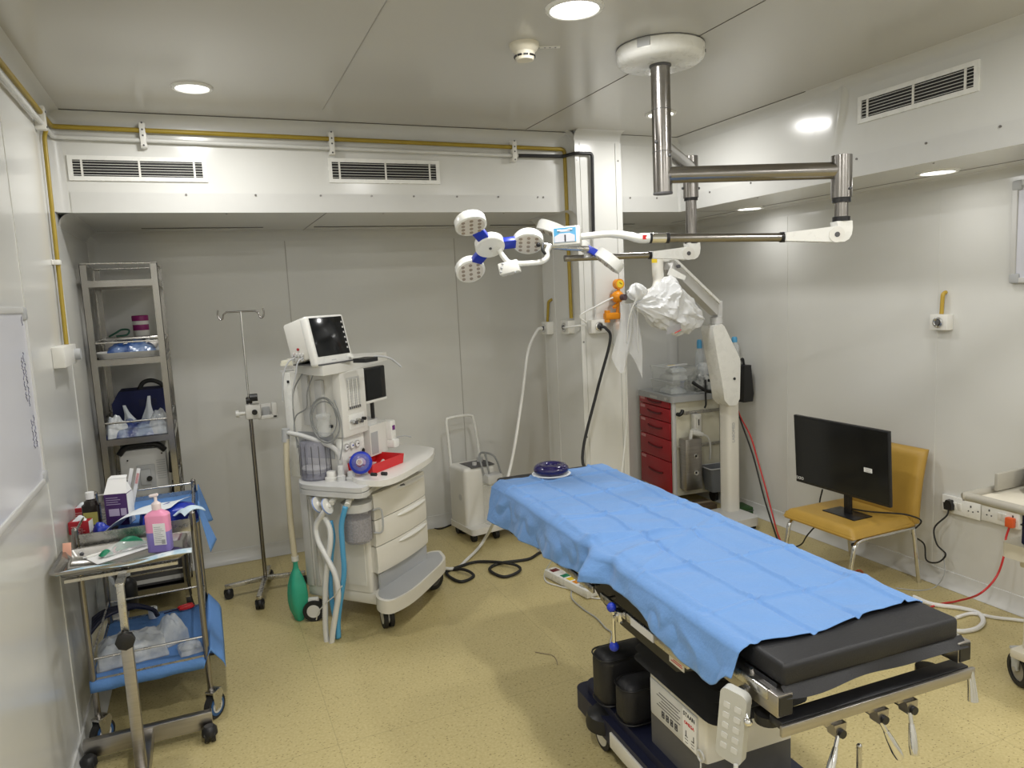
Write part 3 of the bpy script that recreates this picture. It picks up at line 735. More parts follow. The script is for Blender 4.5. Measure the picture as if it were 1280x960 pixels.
corrugated('bag_hose', [aa(358, 548, x=XE), aa(358.5, 580, x=XE), aa(361, 620, x=XE), aa(363, 650, x=XE), aa(367, 685, x=XE), aa(369, 700, x=XE)], .0185, 'hose_beige', am)
# reservoir bag
mat('bag_green', (.04, .42, .27), .45, noise=.08, nscale=14, bump=.15, bscale=25)
tp, bt = aa(369, 700, x=XE), aa(375, 781, x=XE); L = (tp-bt).length
q = MB()
def bag(u, v):
    w = [0.012, .018, .04, .055, .060, .060, .052, .030, .010]
    i = v*8; k = min(7, int(i)); r = w[k]+(w[k+1]-w[k])*(i-k)
    t = u*2*PI; c = tp.lerp(bt, v); rr = r*(1+.10*math.cos(4*t+v*2))
    return (c.x+.8*rr*math.sin(t), c.y+rr*math.cos(t), c.z)
q.grid(bag, 28, 24); q.cyl(tp+V(0, 0, .012), tp-V(0, 0, .01), .018, n=14); q.tube([bt, bt-V(0, 0, .03)], .006, 6); q.build('reservoir_bag', 'bag_green', am, ang=80)
q = MB(); q.cyl(tp+V(0, 0, .025), tp+V(0, 0, -.004), .021, n=16); q.build('bag_collar', 'white_plastic', am)
# ports under the block
def port(px, py, dx, dy, m_='light_grey'):
    a, b = aa(px, py, x=-.10), aa(px+dx, py+dy, x=-.17); q = MB(); q.cyl(a, b, .017, n=14); q.cyl(a, a.lerp(b, .35), .023, n=14); q.build('hose_port', m_, bb); return b
pa = port(388, 617, 4, 10); pb = port(422, 617, -8, 12, 'white_plastic'); pd = port(439, 618, -5, 14, 'white_plastic')
fc = aa(402, 632, x=-.19)
q = MB()
for k, px in ((0, 397), (1, 409)):
    c = aa(px, 631+k*2, x=-.19); q.lathe([(.0, -.016), (.012, -.016), (.016, -.008), (.044, -.006), (.044, .006), (.016, .008), (.012, .016), (0, .016)], c, (R(62), R(20), 0), n=22)
q.build('bacterial_filter', 'white_plastic', am)
q = MB()
for k, px in ((0, 397), (1, 409)):
    c = aa(px, 631+k*2, x=-.19); q.torus(c, .042, .0045, (R(62), R(20), 0), 22, 6)
q.build('filter_ring', mat('light_blue', (.20, .30, .62), .4), am)
def Z3(x0, y0): return (340+x0/3.43, 540+y0/3.43)
def hp(pts, xs): 
    n = len(pts); return [aa(*Z3(*p), x=xs[0]+(xs[1]-xs[0])*i/(n-1)) for i, p in enumerate(pts)]
corrugated('breathing_hose', hp([(225, 340), (190, 400), (197, 465), (235, 540), (270, 610), (284, 690), (276, 760), (262, 850), (254, 915), (243, 930)], (-.20, -.24)), .0165, 'hose_white', am)
corrugated('breathing_hose', hp([(215, 350), (246, 410), (250, 470), (238, 560), (230, 650), (228, 740), (229, 830), (236, 905), (243, 930)], (-.18, -.24)), .0165, 'hose_white', am)
corrugated('breathing_hose', hp([(315, 320), (298, 400), (303, 500), (309, 600), (297, 700), (284, 800), (285, 880)], (-.17, -.20)), .0155, 'hose_blue', am)
corrugated('breathing_hose', hp([(250, 380), (262, 450), (254, 530), (250, 620), (256, 720), (272, 810), (283, 885)], (-.15, -.195)), .0145, 'hose_blue', am)
q = MB(); q.tube(hp([(300, 660), (270, 700), (230, 735), (200, 770), (190, 805)], (-.26, -.2)), .003, 6, sm=5); q.build('sampling_line', 'hose_white', am)
# absorber canister
c = aa(449, 676, x=-.06)
q = MB(); q.lathe([(.0, 0), (.07, 0), (.078, .012), (.078, .165), (.083, .17), (.083, .20), (0, .20)], c, n=30); ab = q.build('absorber_canister', 'smoky_clear', am, ang=50)
mat('granules', (.55, .54, .56), .8, noise=.6, nscale=110)
q = MB(); q.cyl(c+V(0, 0, .014), c+V(0, 0, .135), .072, n=28); q.build('absorbent', 'granules', ab)
q = MB(); q.cyl(c+V(0, 0, .18), c+V(0, 0, .225), .085, n=28); q.build('canister_collar', 'light_grey', ab)
q = MB(); q.tube([c+V(.06, -.06, .16), c+V(.085, -.10, .16), c+V(.085, -.10, .04), c+V(.06, -.06, .03)], .006, 8, sm=4); q.build('canister_handle', 'grey_plastic', ab)
# coiled tubing and suction jar hung on the tower
q = MB()
for k, (dx, r) in enumerate(((-.03, .085), (-.04, .10), (-.035, .093))):
    cc = aa(405+k, 522+k*3, x=-.05+dx*.3); pts = [cc+V(-.004*math.sin(3*t), r*math.cos(t), r*1.25*math.sin(t)) for t in [2*PI*i/28 for i in range(28)]]
    q.tube(pts, .0038, 6, closed=True)
q.tube([aa(x, y, x=-.06) for x, y in ((392, 467), (384, 490), (383, 510), (370, 520), (368, 540), (375, 558))], .004, 6, sm=5)
q.tube([aa(x, y, x=-.06) for x, y in ((378, 467), (369, 483), (366, 500), (368, 530), (372, 560))], .004, 6, sm=5)
q.tube([aa(x, y, x=-.06) for x, y in ((418, 500), (426, 525), (428, 555), (425, 575))], .0035, 6, sm=5)
q.build('coiled_tubing', mat('tube_grey', (.32, .33, .33), .3, alpha=.85), am)
cc = aa(406, 545, x=-.06)
q = MB(); q.lathe([(0, 0), (.032, 0), (.036, .01), (.036, .10), (.042, .105), (.042, .12), (.012, .13), (0, .13)], cc, n=22); q.build('vacuum_jar', 'clear_plastic', am, ang=50)
q = MB(); q.b2((-.03, .32, 1.20), (.0, .37, 1.42), .006); q.b2((-.02, .42, 1.16), (.0, .47, 1.45), .006); q.build('gas_bracket', 'light_grey', am)
q = MB(); q.b2((-.012, .56, 1.40), (-.007, .575, 1.415)); q.b2((-.012, .28, 1.15), (-.002, .30, 1.165)); q.b2((-.012, .40, 1.14), (-.002, .42, 1.15)); q.build('black_stud', 'black_plastic', am)

# patient monitor standing on the shelf
MW = .225
mo = aa(408, 456, z=1.517)
pm_w = AF @ V(mo.x, mo.y, 1.516)
MY = AY-R(4)
mo.x -= .03
pm_w = AF @ V(mo.x, mo.y+.02, 1.516)
pm = thing('patient_monitor', 'white patient monitor with a black screen standing on top of the anaesthesia machine', 'monitor', tuple(pm_w), MY)
pm.scale = (1.12, 1.0, 1.12)
tl = Matrix.Rotation(R(-14), 4, 'X')
q = MB(); q.box(tl @ V(.11, .02, .12), (.265, .05, .245), tl, .014, 3); pb_ = q.build('front_case', 'white_enamel', pm)
q = MB(); q.box(tl @ V(.11, -.0065, .135), (.226, .004, .190), tl, .002); q.build('screen', 'screen', pb_)
q = MB()
for k in range(6): q.box(tl @ V(.212, -.0095, .20-k*.026), (.008, .002, .009), tl)
q.box(tl @ V(.10, -.006, .018), (.03, .002, .005), tl); q.build('screen_key', 'light_grey', pb_)
q = MB(); q.cyl(tl @ V(.215, -.02, .022), tl @ V(.215, .0, .022), .012, n=14); q.build('rotary_knob', 'white_enamel', pb_)
q = MB(); q.box(V(.105, .125, .118), (.235, .17, .20), tl, .01, 2); q.build('rear_case', 'white_plastic', pm)
q = MB()
for i in range(4):
    for j in range(2): q.cyl(V(-.022, .10+i*.022, .03+j*.022), V(-.006, .10+i*.022, .03+j*.022), .009, n=10)
q.build('connector', 'light_grey', pm)
q = MB(); q.cyl(V(-.018, .13, .078), V(-.008, .13, .078), .007, n=10); q.cyl(V(-.018, .155, .052), V(-.008, .155, .052), .007, n=10); q.build('connector', 'red_paint', pm)
q = MB(); q.box((.11, .08, .003), (.24, .20, .006), None); q.build('monitor_foot', 'dark_grey', pm)
q = MB(); q.tube([(-.02, .09, .04), (-.05, .10, .02), (-.07, .10, -.04), (-.08, .12, -.12), (-.06, .15, -.2)], .004, 6, sm=5); q.tube([(-.02, .15, .04), (-.06, .16, .02), (-.09, .17, -.05), (-.095, .18, -.16)], .004, 6, sm=5); q.build('monitor_cable', 'grey_plastic', pm)
fld = thing('folded_towel', 'cream folded cloth on the shelf corner beside the patient monitor', 'towel', tuple(AF @ V(*aa(370, 455, z=1.516)[:2], 1.5155)), MY+R(20))
q = MB(); q.prism(rrect(-.085, -.06, .085, .06, .02), 0, .012); q.prism(rrect(-.08, -.058, .07, .055, .02), .0125, .026); q.build('cloth', mat('cream_cloth', (.74, .72, .60), .9, noise=.04, bump=.3, bscale=30), fld, ang=80)
kb = thing('infusion_clamp', 'flat black device with a grey lead lying on the shelf beside the monitor foot', 'device', tuple(AF @ V(*aa(458, 452, z=1.516)[:2], 1.5155)), AY)
q = MB(); q.prism(rrect(-.06, -.04, .06, .05, .012), 0, .022); q.build('case', 'black_plastic', kb)
q = MB(); q.tube([(.05, .0, .015), (.10, -.01, .02), (.16, -.05, .0), (.20, -.09, -.05)], .006, 8, sm=6); q.build('lead', 'grey_plastic', kb)

# red tray with bits, blue mask
RT = AY-R(2)
rt_w = AF @ V(*aa(468, 584, z=.886)[:2], .8855)
rt = thing('red_tray', 'open red plastic tray of small supplies on the anaesthesia machine worktop', 'tray', tuple(rt_w), RT)
def opentray(q, w, d, h, t=.004, fl=1.06):
    def wall(pts): q.prism
    q.b2((-w/2, -d/2, 0), (w/2, d/2, t))
    for (a, b) in (((-w/2, -d/2), (w/2, -d/2)), ((w/2, -d/2), (w/2, d/2)), ((w/2, d/2), (-w/2, d/2)), ((-w/2, d/2), (-w/2, -d/2))):
        p = [V(a[0], a[1], 0), V(b[0], b[1], 0), V(b[0]*fl, b[1]*fl, h), V(a[0]*fl, a[1]*fl, h)]
        q.grid(lambda u, v: (p[0].lerp(p[1], u)).lerp(p[3].lerp(p[2], u), v), 1, 1, t)
    return q
q = MB(); opentray(q, .29, .19, .055); q.build('tray_body', 'red', rt)
for k, (x, y, L, r, m_, lab) in enumerate(((-.02, .02, .09, .010, 'clear_plastic', 'clear syringe barrel lying across the red tray'), (.05, -.02, .085, .011, 'white_plastic', 'white syringe lying in the red tray near its outer end'), (-.07, -.02, .06, .009, 'light_grey', 'short grey ampoule lying in the red tray by the blue mask'))):
    t = thing('syringe', lab, 'syringe', tuple(rt_w + Matrix.Rotation(RT, 3, 'Z') @ V(x, y, .018)), RT+.5*k, 'supplies in the red tray')
    q = MB(); q.cyl((-L/2, 0, 0), (L/2, 0, 0), r, n=12); q.build('barrel', m_, t); q = MB(); q.cyl((L/2, 0, 0), (L/2+.02, 0, 0), .003, n=8); q.cyl((-L/2-.03, 0, 0), (-L/2, 0, 0), .004, n=8); q.cyl((-L/2-.032, 0, 0), (-L/2-.028, 0, 0), r, n=12); q.build('plunger', 'white_plastic', t)
mk_w = AF @ V(*aa(452, 592, z=.90)[:2], .90)
mk_ = thing('breathing_mask', 'blue-rimmed clear breathing mask propped against the red tray', 'mask', tuple(mk_w), AY)
Tm = Matrix.Translation((-.0, .0, .062)) @ Matrix.Rotation(R(-58), 4, 'Z') @ Matrix.Rotation(R(75), 4, 'X')
q = MB(); q.lathe([(.045+.018*math.cos(t), .018*math.sin(t)) for t in [2*PI*i/12 for i in range(12)]], (0, 0, 0), Tm, 28, True); q.build('cushion', 'blue', mk_)
q = MB(); q.lathe([(.05, .01), (.045, .03), (.03, .045), (.014, .05), (.014, .07)], (0, 0, 0), Tm, 24); q.build('shell', mat('mask_shell', (.25, .25, .55), .15, alpha=.5), mk_)
q = MB(); q.lathe([(.013, .06), (.017, .06), (.017, .085), (.013, .085)], (0, 0, 0), Tm, 18, True); q.build('connector', 'light_grey', mk_)
# ================================================================== tall rack in the corner
mat('rack_steel', (.33, .32, .30), .22, 1, .3, 3)
RX0, RX1, RY0, RY1 = -.595, -.195, 4.80, 5.42
rk = thing('storage_rack', 'tall open steel rack of shelves in the corner of the room', 'rack', (-.395, 5.11, 0), 0)
def w2(o, *p): return V(*p)-o.location
def rb(q, lo, hi, bev=0): o = rk.location; q.b2(V(lo)-o, V(hi)-o, bev)
for x, y in ((RX0, RY0), (RX1, RY0), (RX0, RY1), (RX1, RY1)):
    sx = 1 if x == RX0 else -1; sy = 1 if y == RY0 else -1
    q = MB(); rb(q, (x, y, .09), (x+sx*.036, y+sy*.003, 2.125)); rb(q, (x, y, .09), (x+sx*.003, y+sy*.036, 2.125)); rb(q, (x, y, 2.122), (x+sx*.036, y+sy*.036, 2.130)); q.build('post', 'rack_steel', rk)
for z in (2.03, 1.575, 1.105, .69, .17):
    q = MB(); rb(q, (RX0+.006, RY0+.006, z-.012), (RX1-.006, RY1-.006, z-.006)); rb(q, (RX0+.006, RY0+.002, z-.035), (RX1-.006, RY0+.006, z+.002)); rb(q, (RX0+.006, RY1-.006, z-.035), (RX1-.006, RY1-.002, z+.002)); rb(q, (RX0+.002, RY0+.006, z-.035), (RX0+.006, RY1-.006, z+.002)); rb(q, (RX1-.006, RY0+.006, z-.035), (RX1-.002, RY1-.006, z+.002)); q.build('shelf', 'rack_steel', rk)
    zr = z+.098
    q = MB(); o = rk.location; q.tube([V(x, y, zr)-o for x, y in ((RX0+.012, RY0+.012), (RX1-.012, RY0+.012), (RX1-.012, RY1-.012), (RX0+.012, RY1-.012))], .006, 8, closed=True); q.build('guard_rail', 'steel', rk)
for x in (RX0+.02, RX1-.02):
    for y in (RY0+.03, RY1-.03):
        q = MB(); p = w2(rk, x, y, 0); q.cyl(p+V(-.014, 0, .042), p+V(.014, 0, .042), .042, n=20); c = q.build('caster', 'black_rubber', rk)
        q = MB(); q.box(p+V(0, 0, .075), (.036, .05, .05), None, .006); q.build('caster_fork', 'steel', c)

def wrapmat(name, c1, c2, a=.75, sc=6): 
    m = mat(name, c1, .18, noise=.0, alpha=a, spec=.8, bump=.5, bscale=28); nt = m.node_tree; b = nt.nodes['Principled BSDF']
    n = nt.nodes.new('ShaderNodeTexNoise'); n.inputs['Scale'].default_value = sc; n.inputs['Detail'].default_value = 5
    tc = nt.nodes.new('ShaderNodeTexCoord'); nt.links.new(tc.outputs['Object'], n.inputs[0])
    r = nt.nodes.new('ShaderNodeValToRGB'); r.color_ramp.elements[0].position = .42; r.color_ramp.elements[1].position = .58; r.color_ramp.elements[0].color = (*c1, 1); r.color_ramp.elements[1].color = (*c2, 1)
    nt.links.new(n.outputs['Fac'], r.inputs[0]); nt.links.new(r.outputs[0], b.inputs['Base Color']); return m
wrapmat('wrap_white', (.75, .78, .80), (.55, .60, .66), .8, 14); wrapmat('wrap_navy', (.04, .06, .20), (.30, .36, .48), .95, 9); wrapmat('wrap_clear', (.80, .82, .82), (.62, .66, .70), .55, 16)
def crumple(q, L, W, Hh, seed, nu=26, nv=20, amp=.35, flat=.25):
    """a soft pouch: domed, wrinkled top over a flat base"""
    def f(sgn):
        def g(u, v):
            e = (math.sin(PI*u)**.35)*(math.sin(PI*v)**.35)
            n = NZ.noise(V(u*L*26+seed, v*W*26, seed*3.1))*amp+NZ.noise(V(u*L*60+seed, v*W*60, seed))*amp*.4
            z = Hh*(flat+(1-flat)*e*(1+n)) if sgn > 0 else 0
            x = (u-.5)*L*(1+.05*NZ.noise(V(v*5, seed, 0))); y = (v-.5)*W*(1+.07*NZ.noise(V(u*5, seed, 4)))
            if sgn > 0 and (u in (0, 1) or v in (0, 1)): z = Hh*.04
            return (x, y, max(z, 0))
        return g
    q.grid(f(1), nu, nv); q.grid(f(-1), nu, nv); bmesh.ops.remove_doubles(q.bm, verts=q.bm.verts, dist=.0004); return q
# shelf two
sx, sz = -.40, 1.575
t = thing('instrument_tray', 'shallow white tray holding a wrapped blue pack on the rack shelf under the magenta-lidded jar', 'tray', (-.40, 5.0, sz), 0)
q = MB(); q.prism(rrect(-.165, -.11, .165, .11, .05), 0, .006)
P0, P1 = rrect(-.165, -.11, .165, .11, .05), rrect(-.185, -.13, .185, .13, .06)
for i in range(len(P0)):
    j = (i+1) % len(P0); a, b, c, d = P0[i], P0[j], P1[j], P1[i]
    vs = [q.bm.verts.new(p) for p in ((*a, .003), (*b, .003), (*c, .036), (*d, .036))]; q.bm.faces.new(vs)
q.build('tray_body', 'white_plastic', t)
t = thing('wrapped_pack', 'clear-wrapped blue folded pack lying in the white tray on the rack', 'package', (-.39, 5.0, sz+.0075), R(4))
q = MB(); crumple(q, .27, .17, .085, 1.3); q.build('wrapping', wrapmat('wrap_blue', (.03, .08, .26), (.22, .32, .55), 1, 10), t)
q = MB(); q.box((.03, -.03, .082), (.15, .03, .004), (R(-8), R(-6), R(12))); q.build('label_strip', 'white', t)
t = thing('pill_jar', 'small white jar with a magenta lid on the second rack shelf', 'jar', (-.345, 5.27, sz+.116), 0)
q = MB(); q.lathe([(0, 0), (.044, 0), (.046, .005), (.046, .10), (.04, .105), (0, .105)], n=28); q.build('body', 'white_plastic', t)
q = MB(); q.lathe([(.049, .095), (.049, .125), (.046, .13), (0, .13)], n=28); q.build('lid', mat('magenta', (.25, .01, .13), .4), t)
q = MB(); q.lathe([(.0465, .035), (.0468, .036), (.0468, .07), (.0465, .071)], n=28); q.build('band', 'magenta', t)
t = thing('steel_case', 'flat grey steel case behind the wrapped blue pack on the rack', 'case', (-.385, 5.27, sz+.001), 0)
q = MB(); q.b2((-.165, -.11, 0), (.165, .11, .09), .006); q.build('body', 'steel_brushed', t); q = MB(); q.b2((-.168, -.113, .09), (.168, .113, .114), .005); q.build('lid', 'steel', t)
t = thing('oxygen_tubing', 'green looped tubing lying on the steel case beside the magenta-lidded jar', 'tubing', (-.455, 5.24, sz+.116), 0)
q = MB(); q.tube([(-.07, -.02, .007), (-.03, .03, .03), (.0, .04, .045), (.04, .02, .04), (.03, -.03, .012), (-.03, -.04, .007)], .006, 8, sm=6); q.build('tube', mat('tube_green', (.03, .13, .09), .4), t)
t = thing('plastic_pouch', 'clear crinkled pouch sticking out sideways from the rack above the navy bag', 'pouch', (-.235, 5.12, sz), 0)
q = MB(); crumple(q, .055, .20, .07, 4.4, amp=.6); q.build('film', 'wrap_clear', t)
# shelf three
sz = 1.105
t = thing('carry_bag', 'navy zipped carry bag with a top handle on the rack', 'bag', (-.395, 5.27, sz), 0)
q = MB(); q.prism([(-.15, 0), (.17, 0), (.175, .2), (.15, .245), (-.11, .245), (-.155, .17)], -.11, .11, Matrix.Rotation(PI/2, 4, 'X')); q.build('body', mat('navy_cloth', (.012, .016, .07), .8, noise=.2, bump=.2), t)
q = MB(); q.tube([(.0, -.03, .24), (.03, -.03, .285), (.08, -.03, .295), (.13, -.03, .27), (.145, -.03, .235)], .014, 10, sm=5); q.build('handle', 'black_rubber', t)
q = MB(); q.b2((.0, -.1125, .14), (.10, -.111, .185)); q.build('print_patch', 'navy', t)
q = MB(); q.b2((-.155, -.114, .0), (.17, -.109, .035)); q.build('base_trim', mat('tan', (.30, .24, .17), .7), t)
for k, (x, y, L, W_, Hh, m_, lab) in enumerate(((-.40, 4.93, .34, .20, .085, 'wrap_navy', 'wide plastic-wrapped navy pack under the tissue tufts on the rack'), (-.505, 4.875, .12, .09, .115, 'wrap_white', 'white crinkled pouch at the wall end of the navy wrapped pack'), (-.27, 4.93, .12, .20, .125, 'wrap_clear', 'clear crinkled pouch bulging out beside the rack post'))):
    t = thing('plastic_pouch', lab, 'pouch', (x, y, sz+(.0 if k == 0 else .0)), R((2, 14, -6)[k])); q = MB(); crumple(q, L, W_, Hh, 2.2+k*1.7, amp=.5); q.build('film', m_, t)
t = thing('tissue_pouch', 'two white tissue tufts standing up in front of the navy bag', 'tissue', (-.40, 5.06, sz), 0)
for (x, a, h) in ((-.03, -.25, .17), (.045, .12, .215)):
    q = MB(); q.grid(lambda u, v: (x+a*v*h+(u-.5)*.07*(1-.75*v**1.6)*(1+.3*math.sin(v*6)), .02*math.sin(u*6+v*3)*(1-v), v*h), 10, 14, .002); q.build('tuft', 'white_cloth', t)
# shelf four: a grey machine
sz = .69
t = thing('suction_unit', 'grey boxy medical unit with a black carrying handle on the rack behind the purple carton', 'medical machine', (-.385, 5.07, sz), 0)
q = MB(); q.b2((-.135, -.15, 0), (.125, .15, .325), .015); cs = q.build('case', 'light_grey', t)
q = MB(); q.tube([(-.13, -.155, .305), (-.09, -.165, .345), (.0, -.17, .355), (.08, -.165, .345), (.12, -.155, .305)], .018, 10, sm=5); q.build('handle', 'black_plastic', t)
q = MB(); q.b2((-.045, -.158, .075), (.055, -.148, .225), .005); q.b2((-.03, -.166, .10), (.03, -.156, .20), .008); q.build('door_panel', 'grey_plastic', cs)
q = MB()
for k in range(9): q.b2((.065, -.1525, .13+k*.014), (.115, -.149, .135+k*.014))
q.build('vent_slot', 'grey_plastic', cs)
q = MB(); q.cyl((.02, -.175, .14), (.02, -.165, .14), .016, n=16); q.build('dial', 'black_plastic', cs)
q = MB(); q.cyl((-.09, -.1535, .262), (-.09, -.149, .262), .005, n=10); q.cyl((.10, -.1535, .285), (.10, -.149, .285), .005, n=10); q.cyl((-.10, -.16, .125), (-.10, -.149, .125), .018, n=14); q.build('fastener', 'black_plastic', cs)
t = thing('power_adapter', 'black power adapter and leads wedged beside the grey unit on the rack', 'adapter', (-.232, 4.95, sz), 0)
q = MB(); q.box((0, 0, .22), (.04, .07, .13), (0, R(4), 0), .008); q.build('brick', 'black_plastic', t)
for k in range(3):
    q = MB(); q.tube([(-.005, -.02+.02*k, .16), (.014, -.03+.02*k, .12), (.012-.01*k, .0, .06), (.0, .04-.02*k, .012), (-.012, -.03, .008)], .0045, 6, sm=5); q.build('lead', 'black_rubber', t)
q = MB(); q.sphere((0, .03, .035), (.022, .05, .034), 12); q.build('coil', 'black_rubber', t)
t = thing('power_lead', 'black power lead trailing down from the rack behind the trolley', 'cable', (-.24, 4.79, 0))
q = MB(); q.tube([(-.10, .0, .66), (-.06, -.03, .60), (.0, -.06, .50), (.03, -.05, .40), (.03, -.04, .2), (.06, -.02, .01), (.12, .05, .006)], .005, 6, sm=6); q.build('lead', 'black_rubber', t)
sz = .17
t = thing('archive_box', 'dark flat case lying on the lowest rack shelf behind the trolley', 'case', (-.385, 5.10, sz), 0)
q = MB(); q.b2((-.17, -.24, 0), (.17, .24, .20), .01); q.build('body', 'dark_grey', t); q = MB(); q.b2((-.172, -.243, .02), (.16, -.238, .045)); q.build('edge_strip', 'light_grey', t)

# ------------------------------------------------------------------ dressing trolley
TX0, TX1, TY0, TY1 = -.555, -.105, 3.44, 4.10
DO = V(-.33, 3.77, 0)
dt = thing('dressing_trolley', 'two-tier steel tube dressing trolley crowded with supplies by the wall', 'trolley', tuple(DO))
for x in (TX0, TX1):
    for y in (TY0, TY1):
        q = MB(); q.cyl(V(x, y, .12)-DO, V(x, y, .955)-DO, .0125, n=14); q.sphere(V(x, y, .955)-DO, .0125, 12); q.build('post', 'tube_steel', dt)
        p = V(x+.01, y-.012, 0)-DO; kw = dict(loc=tuple(p), rot=(0, 0, R(-38) if y == TY0 else R(-65))); r = .056
        q = MB(); q.cyl((-.015, 0, r), (.015, 0, r), r, n=26); wc = q.build('caster', 'black_rubber', dt, **kw)
        q = MB(); q.cyl((-.017, 0, r), (.017, 0, r), r*.78, n=24); q.build('rim', mat('tyre_blue', (.03, .10, .26), .5) if 'tyre_blue' not in MATS else 'tyre_blue', wc)
        q = MB(); q.cyl((-.0185, 0, r), (.0185, 0, r), r*.55, n=22); q.build('hub', 'light_grey', wc)
        q = MB(); tb = Matrix.Translation((0, 0, r)) @ Matrix.Rotation(PI/2, 4, 'Z') @ Matrix.Rotation(PI/2, 4, 'X')
        for z1, z2 in ((-.021, -.018), (.018, .021)): q.prism([(-.02, -.015), (.012, -.015), (.04, .05), (.03, .075), (-.03, .075)], z1, z2, tb)
        q.box((0, 0, r+.07), (.044, .06, .012), None, .003); q.build('fork', 'steel', wc)
for (z, lip) in ((.880, .055), (.27, .03)):
    q = MB(); q.b2(V(TX0, TY0, z-.003)-DO, V(TX1, TY1, z)-DO)
    for lo, hi in (((TX0+.012, TY0-.006, z-.012), (TX1-.012, TY0-.002, z+lip)), ((TX0+.012, TY1+.002, z-.012), (TX1-.012, TY1+.006, z+lip*.5)), ((TX0-.006, TY0, z-.012), (TX0-.002, TY1, z+lip*.5)), ((TX1+.002, TY0, z-.012), (TX1+.006, TY1, z+lip*.5))): q.b2(V(lo)-DO, V(hi)-DO)
    q.build('shelf', 'steel', dt)
for z, sides in ((.945, 'rl b'), (.385, 'frlb')):
    for s, a, b in (('f', (TX0, TY0), (TX1, TY0)), ('b', (TX0, TY1), (TX1, TY1)), ('l', (TX0, TY0), (TX0, TY1)), ('r', (TX1, TY0), (TX1, TY1))):
        if s in sides: q = MB(); q.cyl(V(*a, z)-DO, V(*b, z)-DO, .005, n=8); q.build('guard_rail', 'steel', dt)
# things on the upper tier
ZT2 = .8805
def P2(px, py, z=ZT2): return at(px, py, z=z)
t = thing('drape_sheet', 'pale blue sheet lining the upper trolley tier, spilling over its outer side', 'sheet', (DO.x, DO.y, 0))
q = MB()
def sheet(u, v):
    y = 3.50+v*.62; x = -.42+u*.44
    z = ZT2+.001+.004*(1+NZ.noise(V(u*9, v*9, 1)))
    over = x-(-.088)
    if over > -.02:
        k = max(0, over); z = .952-1.9*k+.02*math.sin(v*11) if over > 0 else ZT2+.004+(over+.02)/.02*.068
        x = -.082+.55*k*(.6+.5*math.sin(v*7))
        if over > .12: x -= .02*math.sin(v*14)
    return (x-DO.x, y-DO.y, z)
q.grid(sheet, 50, 36, .0012); q.build('cloth', 'blue_cloth', t, ang=180)
def carton(label, w, d, h, m1, loc, yaw, cat='box', name='carton', band=None, flap=None):
    t = thing(name, label, cat, loc, yaw)
    q = MB(); q.b2((-w/2, -d/2, 0), (w/2, d/2, h), .003); b = q.build('box_body', m1, t)
    return t, b
mat('purple_card', (.055, .018, .11), .5, noise=.05); mat('red_card', (.38, .015, .025), .45, noise=.05)
p = P2(134, 660, .8806); t, b = carton('purple carton with its white top flap open on the trolley', .098, .075, .145, 'purple_card', (p.x+.055, p.y+.03, ZT2+.006), R(-14))
q = MB(); q.prism([(-.047, 0), (.047, 0), (.040, .075), (-.040, .075)], -.0015, .0015, Matrix.Translation((0, -.035, .146)) @ Matrix.Rotation(R(52), 4, 'X')); q.prism([(-.040, 0), (.040, 0), (.034, .03), (-.034, .03)], -.0015, .0015, Matrix.Translation((0, .010, .207)) @ Matrix.Rotation(R(15), 4, 'X')); q.prism([(0, 0), (.07, 0), (.06, .05)], -.0015, .0015, Matrix.Translation((.048, -.035, .146)) @ Matrix.Rotation(PI/2, 4, 'Z') @ Matrix.Rotation(R(70), 4, 'X')); q.build('flap', 'white', t)
q = MB(); q.b2((-.032, -.0385, .045), (.012, -.037, .078)); q.b2((.018, -.0385, .045), (.042, -.037, .078)); q.build('label_panel', mat('lilac', (.42, .36, .50), .5), b)
q = MB()
for k in range(4): q.b2((-.04, -.0383, .098+k*.010), (.02-.01*(k % 2), -.037, .1005+k*.010))
q.build('small_print', 'lilac', b)
q = MB(); q.b2((.0492, -.037, .002), (.0505, .037, .143)); q.build('side_panel', 'white', b)
p = P2(117, 658); t = thing('antiseptic_bottle', 'dark brown bottle with a white cap and yellow-green label on the trolley', 'bottle', (p.x+.005, p.y-.035, ZT2+.006), R(-10))
q = MB(); q.prism(rrect(-.036, -.024, .036, .024, .014), 0, .105); q.lathe([(.030, .104), (.026, .122), (.014, .130), (.014, .14)], n=20); b = q.build('body', mat('brown_glass', (.012, .008, .006), .2), t)
q = MB(); q.lathe([(.0, .133), (.0175, .133), (.0175, .163), (0, .163)], n=20); q.build('cap', 'white', t)
q = MB(); q.b2((-.028, -.0255, .018), (.030, -.0235, .075)); q.build('label', mat('olive', (.32, .30, .08), .6), b)
for k, (px, py, lab, s) in enumerate(((101, 668, 'red tissue box standing closest to the trolley front edge', 1), (104, 650, 'red tissue box standing just behind the other red box, white tissue on top', 1))):
    p = P2(px, py); t, b = carton(lab, .085, .060, .056, 'red_card', (p.x, p.y+.035+.0*k, ZT2), R(-12), 'tissue box', 'tissue_box')
    q = MB(); q.grid(lambda u, v: ((u-.5)*.06*(1-.3*v), (v-.5)*.035, .056+.022*math.sin(PI*u)*math.sin(PI*v)+.004*NZ.noise(V(u*7, v*7, k))), 10, 8, .0015); q.build('tissue', 'white_cloth', t)
    q = MB()
    for j in range(3): q.b2((-.03, -.031, .012+j*.010), (.025-.008*j, -.0297, .016+j*.010))
    q.build('print_lines', mat('pale_red', (.60, .30, .30), .5) if 'pale_red' not in MATS else 'pale_red', b)
    q = MB(); q.b2((.0422, -.029, .002), (.0432, .029, .054)); q.build('end_panel', 'white', b)
